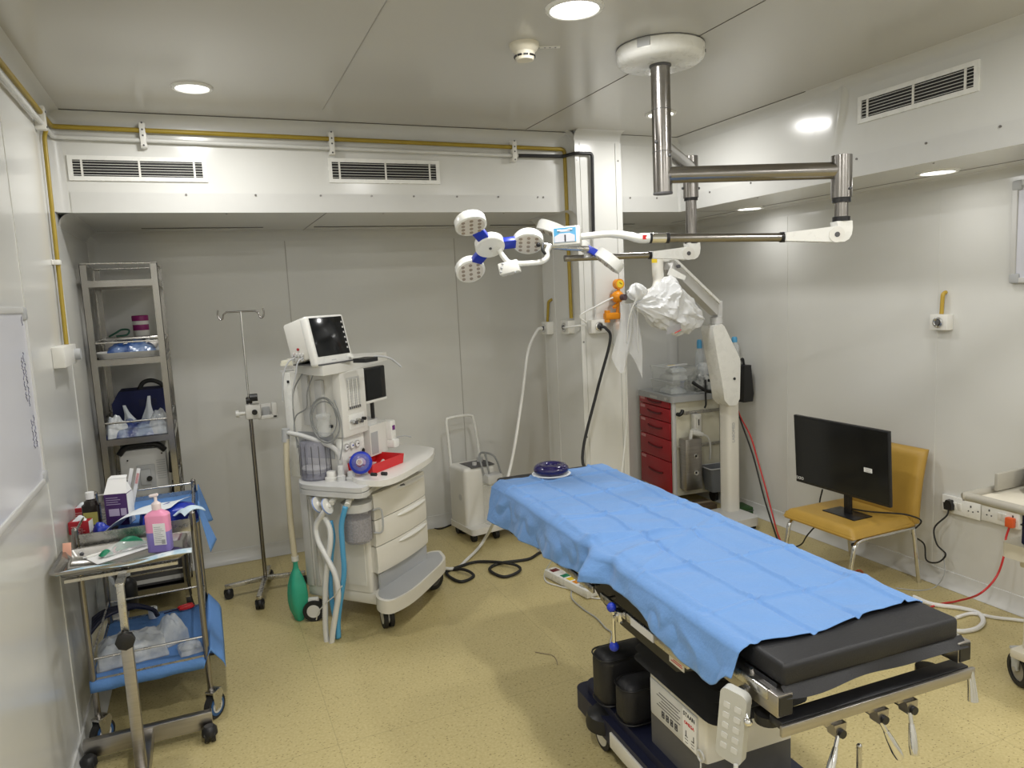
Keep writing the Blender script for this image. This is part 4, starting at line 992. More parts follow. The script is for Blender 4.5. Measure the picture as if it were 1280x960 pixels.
for k, (px, dx, dy) in enumerate(((158, .03, .0), (153, .015, .01))):
    p = P2(px, 640); t = thing('wrapped_swab', ('long white wrapped swab with a red print leaning on the purple carton', 'plain long white wrapped swab leaning behind the red-printed one')[k], 'swab', (p.x+.025, p.y-.05, ZT2+.006), 0, 'swabs beside the purple carton')
    q = MB(); q.box((dx*.9, dy, .105), (.016, .003, .215), (R(-6), R(14), 0)); s_ = q.build('wrapper', 'white', t)
    if k == 0: q = MB(); q.box((dx*.9+.016, dy-.0085, .165), (.011, .0012, .05), (R(-6), R(14), 0)); q.build('red_print', 'pale_red', s_)
p = P2(212, 655); t = thing('sealed_pack', 'bright royal blue pack lying between the pump bottle and the trolley guard rail', 'package', (p.x, p.y+.02, ZT2+.012), R(8))
q = MB(); crumple(q, .24, .16, .075, 6.1, amp=.22, flat=.5); q.build('wrapping', mat('royal', (.008, .03, .36), .35, noise=.25, nscale=14, bump=.3, bscale=20), t)
q = MB(); q.box((.085, -.085, .03), (.02, .004, .04), (R(20), R(20), 0)); q.build('paper_tab', 'white_cloth', t)
q = MB()
t = thing('paper_strip', 'long printed white paper strip draped diagonally over the blue pack', 'paper', (0, 0, 0))
A_, B_ = P2(140, 662, .8875), P2(226, 627, .972)
def strip(u, v):
    c = A_.lerp(B_, u); w = .16; return c+V((v-.5)*w*.5, (v-.5)*w, .012*math.sin(u*PI*2)+.008*math.sin(v*PI)+.03*math.sin(PI*u))
t.location = A_; q.grid(lambda u, v: strip(u, v)-A_, 24, 6, .0015); q.build('sheet', 'white_cloth', t, ang=120)
t = thing('dressing_pad', 'white dressing pad with pale blue print resting on the guard rail corner', 'dressing', tuple(P2(237, 645, .925)), R(30))
q = MB(); q.grid(lambda u, v: ((u-.5)*.10, (v-.5)*.10, .02+.02*math.sin(PI*u)+.012*math.sin(v*5)), 12, 12, .003); q.build('pad', mat('pad_blue', (.55, .68, .78), .8, noise=.15, nscale=60), t)
t = thing('glove_pair', 'blue crumpled glove in front of the brown bottle on the trolley', 'glove', tuple(P2(128, 664, ZT2+.006)), R(30))
q = MB(); crumple(q, .06, .05, .035, 9.2, amp=.7); q.build('glove', 'royal', t)
# things on the lower tier
ZL = .2705
t = thing('drape_sheet', 'mid-blue sheet covering the lower trolley tier and hanging past its outer posts', 'sheet', (DO.x, DO.y, 0))
q = MB()
def lsheet(u, v):
    x = -.57+u*.57; y = 3.395+v*.72; z = ZL+.0015+.003*(1+NZ.noise(V(u*8, v*8, 5)))
    if y < 3.435: z += .031-(3.435-y)*1.6; y = 3.425-.004*math.sin(u*17)
    elif y < 3.455: z = max(z, ZL+.0325*(1-abs(y-3.442)/.013)) if abs(y-3.442) < .013 else z
    ov = x-(-.092)
    if ov > 0:
        z = ZL+.05-ov*.9+.03*math.sin(v*9)-max(0, ov-.08)*1.5; x = -.088+ov*.62
    elif ov > -.02: z = ZL+.004+(ov+.02)/.02*.046
    return (x-DO.x, y-DO.y, max(z, .13))
q.grid(lsheet, 56, 50, .0012); q.build('cloth', 'blue_cloth', t, ang=180)
def L2(px, py, z=ZL+.008): return at(px, py, z=z)
p = L2(165, 825); t = thing('mask_bag', 'clear bag holding a breathing circuit at the front of the lower trolley tier', 'bag', (p.x, p.y+.06, ZL+.008), R(6))
q = MB(); crumple(q, .29, .22, .105, 3.3, amp=.35, flat=.3); q.build('film', 'wrap_clear', t); q = MB(); q.tube([(-.10, -.07, .02), (-.08, -.02, .03), (-.0, .0, .03), (.08, .02, .025), (.10, -.05, .02), (0, -.06, .02)], .012, 8, sm=5); q.build('circuit', 'light_grey', t)
p = L2(215, 800); t = thing('plastic_pouch', 'crinkled clear pouch leaning at the outer end of the breathing circuit bag', 'pouch', (p.x, p.y-.02, ZL+.008), R(35))
q = MB(); crumple(q, .13, .09, .12, 7.3, amp=.6); q.build('film', 'wrap_clear', t)
p = L2(238, 812); t = thing('plastic_pouch', 'small flat clear packet lying on the blue sheet beside the front post', 'pouch', (p.x, p.y, ZL+.008), R(10))
q = MB(); crumple(q, .10, .12, .035, 8.8, amp=.6); q.build('film', 'wrap_clear', t)
p = L2(160, 790); t = thing('tubing_coil', 'coil of dark navy tubing behind the breathing circuit bag', 'tubing', (p.x-.02, p.y+.075, ZL+.008), R(8))
q = MB()
for k in range(4): q.tube([(-.16, -.05+.018*k, .02+.012*k), (-.08, .0+.01*k, .075+.006*k), (.04, .02, .085+.004*k), (.13, -.01, .06), (.15, -.04, .03)], .011, 8, sm=5)
q.build('tube', mat('tube_navy', (.006, .008, .03), .5), t)
p = L2(192, 772); t = thing('tape_roll', 'white roll of tape standing on end on the lower blue sheet', 'tape roll', (p.x, p.y, ZL+.008))
q = MB(); q.lathe([(.010, 0), (.021, 0), (.022, .002), (.022, .055), (.021, .057), (.010, .057)], n=24, closed=True); q.build('roll', 'white', t); q = MB(); q.lathe([(.0098, .001), (.0098, .056), (.008, .056), (.008, .001)], n=18, closed=True); q.build('core', 'grey_plastic', t)
p = L2(228, 762); t = thing('scissors', 'red-handled tool lying on the lower blue sheet', 'scissors', (p.x, p.y, ZL+.009), R(18))
for s in (-1, 1):
    q = MB(); q.tube([V(.02+.035*math.cos(a), s*.014+.013*math.sin(a), .009) for a in [2*PI*i/14 for i in range(14)]], .006, 6, closed=True); h = q.build('handle', 'red', t)
q = MB(); q.prism([(-.02, -.006), (-.02, .006), (-.09, .002), (-.09, -.002)], .006, .010); q.build('blade', 'navy', t)
p = L2(163, 765); t = thing('antiseptic_bottle', 'black bottle with a white cap on the lower trolley tier', 'bottle', (p.x-.005, p.y+.06, ZL+.008))
q = MB(); q.lathe([(0, 0), (.042, 0), (.045, .006), (.045, .13), (.036, .155), (.016, .17), (.016, .185)], n=26); q.build('body', 'black_plastic', t); q = MB(); q.lathe([(0, .18), (.019, .18), (.019, .205), (0, .205)], n=20); q.build('cap', 'white', t)
p = L2(135, 775); t = thing('plastic_pouch', 'tall clear bag standing beside the black bottle on the lower tier', 'pouch', (p.x-.0, p.y+.06, ZL+.008), R(10))
q = MB(); crumple(q, .10, .12, .24, 5.5, amp=.5); q.build('film', 'wrap_clear', t)

# ------------------------------------------------------------------ instrument stand
MO = V(-.36, 2.985, 0); ms_ = thing('instrument_stand', 'steel instrument stand with one post carrying a shallow tray in front of the trolley', 'instrument stand', tuple(MO))
MX0, MX1, MY0, MY1, MZ = -.605, -.115, 3.10, 3.405, .862
q = MB(); P0 = rrect(MX0+.03-MO.x, MY0+.03-MO.y, MX1-.03-MO.x, MY1-.025-MO.y, .03); P1 = rrect(MX0+.014-MO.x, MY0+.012-MO.y, MX1-.014-MO.x, MY1-.012-MO.y, .03); P2_ = rrect(MX0-MO.x, MY0-MO.y, MX1-MO.x, MY1-MO.y, .03)
q.prism(P0, MZ-.003, MZ)
for A1, z1, B1, z2 in ((P0, MZ, P1, MZ+.026), (P1, MZ+.026, P2_, MZ+.028), (P2_, MZ+.028, P2_, MZ+.020)):
    for i in range(len(A1)):
        j = (i+1) % len(A1); q.bm.faces.new([q.bm.verts.new(v) for v in ((*A1[i], z1), (*A1[j], z1), (*B1[j], z2), (*B1[i], z2))])
bmesh.ops.remove_doubles(q.bm, verts=q.bm.verts, dist=.0005); q.build('tray', mat('tray_steel', (.40, .39, .37), .24, 1, .03, 10), ms_)
q = MB(); q.b2(V(MX0+.05, 3.10, .846)-MO, V(MX1-.05, 3.12, .858)-MO); q.b2(V(MX0+.05, 3.36, .846)-MO, V(MX1-.05, 3.38, .858)-MO); q.b2(V(-.375, 2.975, .842)-MO, V(-.345, 3.38, .852)-MO); q.build('tray_frame', 'steel', ms_)
q = MB(); q.b2((-.013, -.013, .55), (.013, .013, .85), .003); q.build('inner_post', 'steel', ms_)
q = MB(); q.b2((-.020, -.020, .05), (.020, .020, .635), .004); q.build('outer_post', 'steel_brushed', ms_)
q = MB(); q.lathe([(0, 0), (.034, 0), (.034, .022), (.02, .028), (0, .028)], (0, -.022, .638), (PI/2, 0, 0), 8); q.cyl((0, -.02, .638), (0, .02, .638), .01, n=10); q.build('height_knob', 'black_plastic', ms_)
q = MB(); q.b2(V(-.595, 3.265, .042)-MO, V(-.105, 3.30, .115)-MO, .003); q.b2(V(-.375, 2.97, .05)-MO, V(-.335, 3.28, .105)-MO, .003); q.b2(V(-.59, 2.78, .042)-MO, V(-.12, 2.815, .105)-MO, .003); q.b2(V(-.375, 2.80, .05)-MO, V(-.345, 3.0, .105)-MO); q.build('base_frame', 'steel_brushed', ms_)
for x, y in ((-.575, 3.235), (-.12, 3.235), (-.575, 2.78), (-.13, 2.78)):
    q = MB(); p = V(x, y, 0)-MO
    for k in (-1, 1): q.cyl(p+V(k*.013-.009, 0, .030), p+V(k*.013+.009, 0, .030), .030, n=20)
    q.lathe([(.0, .072), (.02, .072), (.031, .06), (.033, .035), (.025, .03)], p, n=18); q.build('caster', 'black_plastic', ms_)
ZM = MZ+.0008
def M2(px, py, z=MZ): return at(px, py, z=z)
p = M2(201, 690); t = thing('handwash_bottle', 'pump bottle of pink liquid over lilac, standing in the instrument tray', 'bottle', (p.x, p.y+.03, ZM), R(-16))
q = MB(); q.prism(rrect(-.046, -.030, .046, .030, .018), 0, .082); b = q.build('lower_body', mat('lilac_liquid', (.27, .22, .58), .25, coat=.3), t)
q = MB(); q.prism(rrect(-.046, -.030, .046, .030, .018), .082, .150); q.grid(lambda u, v: ((.046-.034*math.sin(v*PI/2)**2)*math.copysign(abs(math.cos(2*PI*u))**.55, math.cos(2*PI*u)), (.030-.018*math.sin(v*PI/2)**2)*math.copysign(abs(math.sin(2*PI*u))**.55, math.sin(2*PI*u)), .150+.028*v), 32, 6); q.build('upper_body', mat('pink_liquid', (.86, .33, .52), .25, coat=.3), t)
q = MB(); q.lathe([(.0, .172), (.016, .172), (.018, .176), (.018, .198), (.010, .204), (.006, .208), (.006, .226), (0, .226)], n=20); q.box((-.006, 0, .232), (.036, .014, .012), (0, R(-8), 0), .004); q.build('pump', mat('pump_pink', (.85, .74, .74), .4), t)
q = MB(); q.b2((-.012, -.0315, .030), (.036, -.0303, .120)); lb = q.build('label', 'white', t)
q = MB()
for k in range(9): q.b2((-.008, -.0322, .040+k*.008), (.030-.006*(k % 3), -.0312, .0425+k*.008))
q.b2((.018, -.0322, .034), (.032, -.0312, .052)); q.build('print_lines', 'grey_plastic', lb)
p = M2(150, 692); t = thing('mask_pack', 'green and clear mask in an opened white pouch on the instrument tray', 'pack', (p.x+.01, p.y+.012, ZM), R(28))
q = MB(); q.grid(lambda u, v: ((u-.5)*.25, (v-.5)*.13*(1-.25*u), .002+.006*math.sin(PI*u)*math.sin(PI*v)), 16, 10, .0015); q.build('pouch', 'white', t)
q = MB(); q.grid(lambda u, v: ((u-.45)*.19, (v-.5)*.07, .012+.036*(math.sin(PI*u)*math.sin(PI*v))**.7), 18, 12, .0012); q.build('clear_shell', 'clear_plastic', t)
q = MB(); q.grid(lambda u, v: (.03+(u-.5)*.12, .006+(v-.5)*.06, .018+.040*(math.sin(PI*u)*math.sin(PI*v))**.7), 12, 10); q.grid(lambda u, v: (-.07+(u-.5)*.05, -.012+(v-.5)*.03, .014+.022*(math.sin(PI*u)*math.sin(PI*v))**.7), 8, 8); q.build('green_foam', 'green', t)
A_, B_, ww = M2(70, 719, MZ+.012), M2(240, 688, MZ+.03), .045
t = thing('dressing_strip', 'long pale blue and white dressing packet along the front edge of the instrument tray', 'dressing', tuple(A_))
q = MB(); q.grid(lambda u, v: A_.lerp(B_, u)-A_+V(0, (v-.5)*ww*(.6+.8*u), .006*math.sin(u*9)+.006*math.sin(v*PI)), 30, 6, .002); q.build('packet', wrapmat('pad_print', (.74, .82, .86), (.42, .60, .74), 1, 20), t, ang=120)
p = M2(85, 697); t = thing('sticking_plaster', 'peach plaster packet propped alone on the tray end by the wall', 'plaster', (p.x, p.y, ZM), R(2))
q = MB(); q.box((0, 0, .030), (.031, .004, .060), (R(-14), R(3), 0), .001); q.build('strip', mat('peach', (.80, .42, .30), .6), t)
for k, (a, b, r, lab, m_) in enumerate((((92, 684), (104, 689), .007, 'short white connector lying beside the peach plaster', 'white'), ((112, 688), (150, 677), .0065, 'slim white tube lying behind the green mask pack', 'white_plastic'), ((152, 674), (177, 666), .009, 'white tube with a pink end ring near the tray back edge', 'white_plastic'))):
    a, b = M2(*a, MZ+r+.001), M2(*b, MZ+r+.001); b.z = a.z = MZ+r+.001
    if b.y > 3.375: d = b.y-3.375; b.y -= d; a.y -= d
    t = thing('connector_tube', lab, 'tube', tuple(a), 0, 'small tubes on the instrument tray')
    q = MB(); q.cyl((0, 0, 0), b-a, r, n=12); q.build('tube', m_, t)
    q = MB()
    if k == 2: q.torus((0, 0, .006), .012, .005, (R(70), 0, R(10)), 18, 8); q.build('end_ring', 'pale_red', t)
    elif k == 0: q.sphere(b-a, .008, 10); q.build('tip', 'dark_grey', t)
    else: q.cyl((b-a)*.0-V(.012, -.002, 0), (b-a)*.02, r*.6, n=10); q.build('tip', 'white', t)

# ------------------------------------------------------------------ infusion stand
IO = V(.245, 4.86, 0); iv = thing('infusion_stand', 'tall thin steel infusion stand on a castered base by the bare wall', 'drip stand', tuple(IO))
q = MB(); q.cyl((0, 0, .08), (0, 0, 1.28), .0125, n=14); q.build('lower_pole', 'tube_steel', iv)
q = MB(); q.cyl((0, 0, 1.25), (0, 0, 1.815), .0065, n=12); q.build('upper_pole', 'chrome', iv)
hd = V(1, -.25, 0).normalized()
q = MB(); q.cyl(-hd*.09+V(0, 0, 1.815), hd*.09+V(0, 0, 1.815), .005, n=8)
for s in (-1, 1): q.tube([hd*(s*.085)+V(0, 0, 1.815), hd*(s*.105)+V(0, 0, 1.80), hd*(s*.112)+V(0, 0, 1.775), hd*(s*.128)+V(0, 0, 1.772), hd*(s*.138)+V(0, 0, 1.80), hd*(s*.134)+V(0, 0, 1.83)], .005, 8, sm=4)
q.build('hook', 'tube_steel', iv)
q = MB(); q.cyl((.005, -.03, 1.275), (.05, -.035, 1.275), .024, n=9); q.cyl((-.018, 0, 1.255), (.018, 0, 1.255), .02, n=12); q.build('height_knob', 'black_plastic', iv)
for k, a in enumerate((183, 258, 355, 80)):
    d = V(math.cos(R(a)), math.sin(R(a)), 0); L = (.25, .31, .25, .22)[k]
    q = MB(); q.bar(V(0, 0, .088), d*L+V(0, 0, .078), .03, .026, .003); q.build('base_leg', 'steel', iv)
    q = MB(); c = d*(L-.02); n = V(-d.y, d.x, 0)
    for s in (-1, 1): q.cyl(c+n*(s*.013-.010)+V(0, 0, .028), c+n*(s*.013+.010)+V(0, 0, .028), .028, n=18)
    q.lathe([(0, .066), (.018, .066), (.028, .055), (.03, .035)], c, n=16); q.build('caster', 'black_plastic', iv)
t = thing('pump_bracket', 'white plastic pump clamp with a round knob fixed on the infusion stand', 'clamp', tuple(IO+V(.045, -.0, 1.172)))
q = MB(); q.b2((-.075, -.03, -.035), (.02, .03, .06), .01); q.b2((.0, -.02, -.045), (.12, .045, -.02), .006); q.b2((.085, -.02, -.045), (.12, .045, .055), .008); q.b2((.0, .03, -.04), (.11, .045, .05), .004); q.build('body', 'white_plastic', t)
q = MB(); q.cyl((-.115, 0, .005), (-.075, 0, .005), .012, n=12); q.cyl((-.13, 0, .005), (-.112, 0, .005), .022, n=18); q.build('knob', 'white_enamel', t)
q = MB(); q.cyl((-.02, -.042, .01), (-.02, -.028, .01), .017, n=14); q.build('lock_button', 'black_plastic', t)
q = MB(); q.b2((.03, -.0, -.03), (.075, .03, .03), .004); q.build('mechanism', 'grey_plastic', t)

# ------------------------------------------------------------------ wall board, pipes, vents, detector
t = thing('whiteboard', 'aluminium-framed whiteboard with faint handwriting hung beside the tall rack wall', 'whiteboard', (XL, 2.7, 1.55))
Y1, Z0, Z1 = 3.285-2.7, 1.205-1.55, 1.885-1.55; Y0 = -.75
q = MB(); q.b2((.0005, Y0, Z0), (.016, Y1, Z1)); bd = q.build('board', mat('board_white', (.66, .67, .74), .16), t)
q = MB(); f = .024
for lo, hi in (((.0, Y0, Z1-f), (.022, Y1, Z1)), ((.0, Y0, Z0), (.022, Y1, Z0+f)), ((.0, Y1-f, Z0), (.022, Y1, Z1))): q.b2(lo, hi, .004)
q.build('frame', 'light_grey', t)
for z in (Z0, Z1-.05): q = MB(); q.b2((-.0, Y1-.05, z), (.026, Y1+.003, z+.05), .008); q.build('corner_cap', 'grey_plastic', t)
mat('faded_ink', (.18, .18, .24), .6)
for k, (y, z0_, z1_, slant) in enumerate(((.47, .17, -.03, .10), (.43, .15, -.02, .10), (.50, -.07, -.20, .08), (.46, -.08, -.19, .08), (.51, .30, .265, .3))):
    q = MB(); pts = []; n = int(abs(z1_-z0_)/.0045)
    for j in range(n+1):
        t = j/max(1, n); z = z0_+(z1_-z0_)*t
        if j and j % 9 == 0: q.tube(pts, .0016, 4) if len(pts) > 2 else None; pts = []
        pts.append((.0168, y+slant*(z0_-z)*.3+random.uniform(-.013, .013), z+random.uniform(-.002, .002)))
    if len(pts) > 2: q.tube(pts, .0016, 4)
    q.build('handwriting', 'faded_ink', bd)

def pipe(name, label, pts, r, m_, cat='pipe', group=None, sm=0):
    o = V(pts[0]); t = thing(name, label, cat, tuple(o), 0, group); q = MB(); q.tube([V(p)-o for p in pts], r, 12, sm=0); q.build('tube', m_, t); return t
mat('pipe_yellow', (.33, .235, .025), .4, noise=.15, nscale=9); mat('pipe_white', (.62, .62, .60), .35, noise=.08, nscale=14); mat('pipe_black', (.015, .015, .017), .35)
def bendpts(pts, r, n=5):
    pts = [V(p) for p in pts]; out = [pts[0]]
    for a, b, c in zip(pts[:-2], pts[1:-1], pts[2:]):
        u, w_ = (a-b).normalized(), (c-b).normalized()
        for k in range(n+1):
            t = k/n; p = b+u*r*(1-t)**2+w_*r*t**2; out.append(p)
    out.append(pts[-1]); return out
YP = YF-.028; XP = XL+.028
pipe('gas_pipe', 'long yellow gas pipe under the ceiling that turns down beside the column', bendpts([(XP, -1.5, 2.795), (XP, YP-.0, 2.795), (2.20, YP, 2.772), (2.318, YP-.0, 2.772), (2.324, YP+.004, 1.66)], .03), .0125, 'pipe_yellow')
pipe('gas_pipe', 'white gas pipe running just below the long yellow pipe to the black pipe', bendpts([(XP, -1.5, 2.745), (XP, YP, 2.745), (1.98, YP, 2.722)], .025), .0115, 'pipe_white')
pipe('gas_pipe', 'black pipe that crosses onto the column face and drops to its outlet', bendpts([(1.981, YP, 2.722), (2.30, YP-.005, 2.725), (2.34, 4.30, 2.728), (2.462, 4.30, 2.728), (2.455, 4.306, 2.215)], .025), .0115, 'pipe_black')
pipe('gas_pipe', 'slim grey conduit continuing below the black pipe to the column face outlet', [(2.455, 4.309, 2.216), (2.453, 4.309, 1.65)], .007, 'light_grey')
pipe('gas_pipe', 'thin yellow pipe dropping down the wall sheet to the pale outlet box beside the rack', bendpts([(XP+.0, 4.225, 2.735), (XP-.008, 4.205, 2.70), (XP-.008, 4.11, 1.705)], .02), .010, 'pipe_yellow')
clips = [((x, YP, 2.795-.0085*(x+.6)), 'y') for x in (-.18, .80, 1.95)]
for k, ((x, y, z), _) in enumerate(clips):
    t = thing('pipe_bracket', ('pale pipe clip above the wide air grille nearest the rack', 'pale pipe clip above the smaller air grille', 'pale pipe clip where the white pipe meets the black one')[k], 'bracket', (x, YF, z), 0, 'clips holding the pipes over the bulkhead')
    q = MB(); q.b2((-.016, -.046, .012), (.016, -.0, .030), .003); q.b2((-.016, -.046, -.042), (.016, -.0, -.012), .003); q.b2((-.016, -.046, -.09), (.016, .0, -.066), .003); q.b2((-.016, -.004, -.09), (.016, 0, .045)); q.b2((-.014, -.052, -.085), (.014, -.043, .035), .002); q.build('clip', 'white_plastic', t)
    q = MB()
    for z2 in (.035, -.0, -.03, -.08): q.cyl((0, -.0535, z2), (0, -.05, z2), .005, n=8)
    q.build('screw', 'dark_grey', t)
t = thing('pipe_bracket', 'pale pipe clip on the side wall at the head of the rack corner', 'bracket', (XL, 4.13, 2.78), 0, 'clips holding the pipes over the bulkhead')
q = MB(); q.b2((0, -.02, -.065), (.046, .02, .045), .004); q.build('clip', 'white_plastic', t); q = MB(); q.cyl((.046, 0, .02), (.049, 0, .02), .005, n=8); q.cyl((.046, 0, -.05), (.049, 0, -.05), .005, n=8); q.build('screw', 'dark_grey', t)
t = thing('pipe_bracket', 'small white saddle holding the thin yellow drop pipe', 'bracket', (XL, 4.15, 2.10), 0)
q = MB(); q.b2((0, -.05, -.012), (.006, .02, .012), .002); q.b2((0, -.03, -.012), (.034, -.012, .012), .003); q.b2((0, .0, -.012), (.034, .012, .012), .003); q.build('clip', 'white_plastic', t)
# outlet box below the thin pipe
t = thing('gas_outlet_box', 'pale boxed gas outlet on the side wall at the foot of the thin yellow pipe', 'gas outlet', (XL, 4.12, 1.655))
q = MB(); q.b2((.0, -.30, -.045), (.05, .05, .05), .004); q.build('housing', 'white_plastic', t)
q = MB(); q.cyl((.05, .0, .0), (.075, .0, .0), .028, n=22); q.build('outlet_ring', 'grey_plastic', t)
def vent(label, x0, x1, z0, z1, y, side=False):
    cx, cz = (x0+x1)/2, (z0+z1)/2; w_, h = x1-x0, z1-z0
    t = thing('air_grille', label, 'air vent', (cx, y, cz) if not side else (y, cx, cz), 0 if not side else -PI/2)
    f = .022
    q = MB()
    for lo, hi in (((-w_/2, -.010, h/2-f), (w_/2, .0, h/2)), ((-w_/2, -.010, -h/2), (w_/2, 0, -h/2+f)), ((-w_/2, -.010, -h/2+f), (-w_/2+f, 0, h/2-f)), ((w_/2-f, -.010, -h/2+f), (w_/2, 0, h/2-f))): q.b2(lo, hi)
    q.build('frame', 'white_enamel', t)
    q = MB(); q.b2((-w_/2+f*.9, -.0025, -h/2+f*.9), (w_/2-f*.9, -.001, h/2-f*.9)); q.build('dark_duct', 'black_rubber', t)
    n = 6; hh = h-2*f
    for k in range(n):
        z = -hh/2+(k+.5)*hh/n; q = MB(); q.box((0, -.0065, z), (w_-2*f, .006, .0022), (R(6), 0, 0)); q.build('slat', 'white_plastic', t)
    for x in (-w_*.405, 0, w_*.405): q = MB(); q.b2((x-.005, -.0115, -hh/2), (x+.005, -.006, hh/2)); q.build('stile', 'white_plastic', t)
vent('wide slatted air grille over the tall rack end of the bulkhead', -.545, .117, 2.533, 2.660, YF)
vent('slatted air grille in the middle of the back bulkhead', .775, 1.454, 2.54, 2.680, YF)
vent('slatted air grille high on the side bulkhead near the steel lamp elbow', 2.25, 2.893, 2.634, 2.768, XF, True)
t = thing('smoke_detector', 'cream smoke detector on the ceiling by the bright downlight', 'smoke detector', (1.35, 2.893, H))
q = MB(); q.lathe([(0, 0), (.062, 0), (.062, -.012), (.052, -.028), (.044, -.034)], n=32); q.build('base', mat('cream', (.70, .66, .55), .4), t)
q = MB(); q.lathe([(.044, -.032), (.040, -.058), (.036, -.066), (.0, -.068)], n=32); hd_ = q.build('sensor_head', 'cream', t)
for k in range(10):
    a = 2*PI*k/10; q = MB(); q.box((.0415*math.cos(a), .0415*math.sin(a), -.052), (.006, .019, .007), (0, 0, a)); q.build('slot', 'black_plastic', hd_)
t = thing('mounting_plate', 'small pale plate with screw holes on the ceiling beside the smoke detector', 'plate', (1.46, 2.90, H), R(-20))
q = MB(); q.b2((-.055, -.012, -.004), (.055, .012, 0), .001); q.build('plate', 'white_plastic', t)
q = MB()
for x in (-.035, -.01, .012, .035): q.cyl((x, 0, -.0048), (x, 0, -.003), .004, n=8)
q.build('hole', 'dark_grey', t)
# ================================================================== ceiling surgical light
def D(px, py, d): return C0+ray(px, py)*d
def camdir(dx, dy, dz=0): return (_r2*dx - _u2*dy + _f*dz)     # right, down, away
cn = at(826, 62, z=H); dp = (V(1.948, 2.787, 2.4)-C0).dot(_f)
sl = thing('surgical_light', 'ceiling-hung steel surgical light whose near arm ends in three round lamp heads', 'surgical light', (1.95, 2.787, H))
def S(p): return V(p)-V(1.95, 2.787, H)
q = MB(); q.lathe([(0, -.072), (.165, -.070), (.185, -.058), (.190, -.045), (.190, -.006), (.184, 0)], n=48); cp = q.build('canopy', 'white_enamel', sl)
q = MB(); q.lathe([(.1905, -.002), (.1905, -.0), (.186, -.0)], n=40); q.build('gasket', 'dark_grey', cp)
q = MB(); a = R(215); q.box((.189*math.cos(a), .189*math.sin(a), -.022), (.01, .055, .034), (0, 0, a)); q.build('label', 'grey_plastic', cp)
q = MB(); a = R(-38); q.cyl((.186*math.cos(a), .186*math.sin(a), -.035), (.193*math.cos(a), .193*math.sin(a), -.035), .007, n=10); q.build('canopy_screw', 'black_plastic', cp)
q = MB(); q.cyl((0, 0, -.075), (0, 0, -.62), .042, n=30); po = q.build('drop_post', 'tube_steel', sl)
q = MB(); q.torus((0, 0, -.076), .042, .006, None, 30, 8); q.torus((0, 0, -.26), .0425, .0012, None, 30, 6); q.torus((0, 0, -.44), .0425, .0012, None, 30, 6); q.cyl((0, 0, -.622), (0, 0, -.615), .043, n=30); q.build('post_ring', 'dark_grey', po)
q = MB()
for a, z in ((20, -.40), (200, -.40), (20, -.32), (-75, -.46), (-75, -.55)): q.sphere((.043*math.cos(R(a)), .043*math.sin(R(a)), z), .008, 10)
q.build('post_bolt', 'dark_grey', po)
EL = D(1052, 213, 3.13)
p0, p1 = S((1.95, 2.787, 2.352)), S((EL.x, EL.y, 2.352-.0))
p1.z = S(EL).z; p0.z = p1.z+.032
q = MB(); q.cyl(p0, p1, .036, n=26); q.build('upper_arm', 'tube_steel', sl)
e = S(EL); e0 = V(e.x, e.y, 0)
q = MB(); q.cyl(V(e.x, e.y, e.z+.062), V(e.x, e.y, e.z-.115), .043, n=28); el = q.build('elbow_sleeve', 'tube_steel', sl)
for z_, r_ in ((.115, .038), (.195, .036)): q = MB(); q.cyl(V(e.x, e.y, e.z-z_), V(e.x, e.y, e.z-z_-.02), r_, n=24); q.build('bearing_ring', 'black_plastic', el)
q = MB(); q.cyl(V(e.x, e.y, e.z-.13), V(e.x, e.y, e.z-.2), .028, n=22); q.build('inner_tube', 'tube_steel', el)
q = MB(); q.sphere(V(e.x, e.y, e.z-.085)+camdir(.02, 0, -.042), .007, 10); q.build('sleeve_bolt', 'dark_grey', el)
def knuckle(top, dirn, L, name='spring_arm_cover', parent=sl, r=.036):
    """white shell: quarter-round shoulder under the bearing, tapering along dirn"""
    dirn = dirn.normalized(); o = top
    side = dirn.cross(V(0, 0, 1)).normalized()
    T = Matrix((dirn, V(0, 0, 1), side)).transposed().to_4x4(); T.translation = o
    q = MB()
    prof = [(-.034, 0), (.034, 0), (.030, -.02), (L*.45, -.027), (L, -.038), (L, -.073), (L*.45, -.082), (.03, -.088), (.0, -.088), (-.020, -.078), (-.032, -.058), (-.036, -.03)]
    q.prism(prof, -r*.85, r*.85, T); sh = q.build(name, 'white_enamel', parent, ang=50)
    q = MB(); c = o+V(0, 0, -.056)+dirn*.035
    for s in (1, -1): q.cyl(c+side*(s*r*.84), c+side*(s*(r*.84+.006)), .034, n=24)
    q.build('joint_disc', 'white_plastic', sh)
    q = MB()
    for s in (1, -1): q.cyl(c+side*(s*(r*.84+.005)), c+side*(s*(r*.84+.009)), .011, n=14)
    q.build('joint_bolt', 'dark_grey', sh)
    return o+dirn*L+V(0, 0, -.056)
kt = V(e.x, e.y, e.z-.215); lw = S(D(640, 299, 3.10)); dv = V(lw.x-kt.x, lw.y-kt.y, 0).normalized()
ke = knuckle(kt, dv, .255)
A2 = S(D(834, 297.5, 3.08))
dv2 = (A2-ke).normalized()
q = MB(); q.cyl(ke, A2, .0185, n=20); q.build('lower_arm', 'tube_steel', sl)
q = MB(); q.cyl(ke-dv2*.004, ke+dv2*.014, .0225, n=18); q.cyl(A2-dv2*.006, A2+dv2*.008, .0225, n=18); q.cyl(A2+dv2*.07, A2+dv2*.08, .0225, n=18); q.build('arm_ring', 'black_plastic', sl)
q = MB(); q.cyl(A2, A2+dv2*.075, .021, n=20); q.build('arm_collar', 'chrome', sl)
c2 = A2+dv2*.08
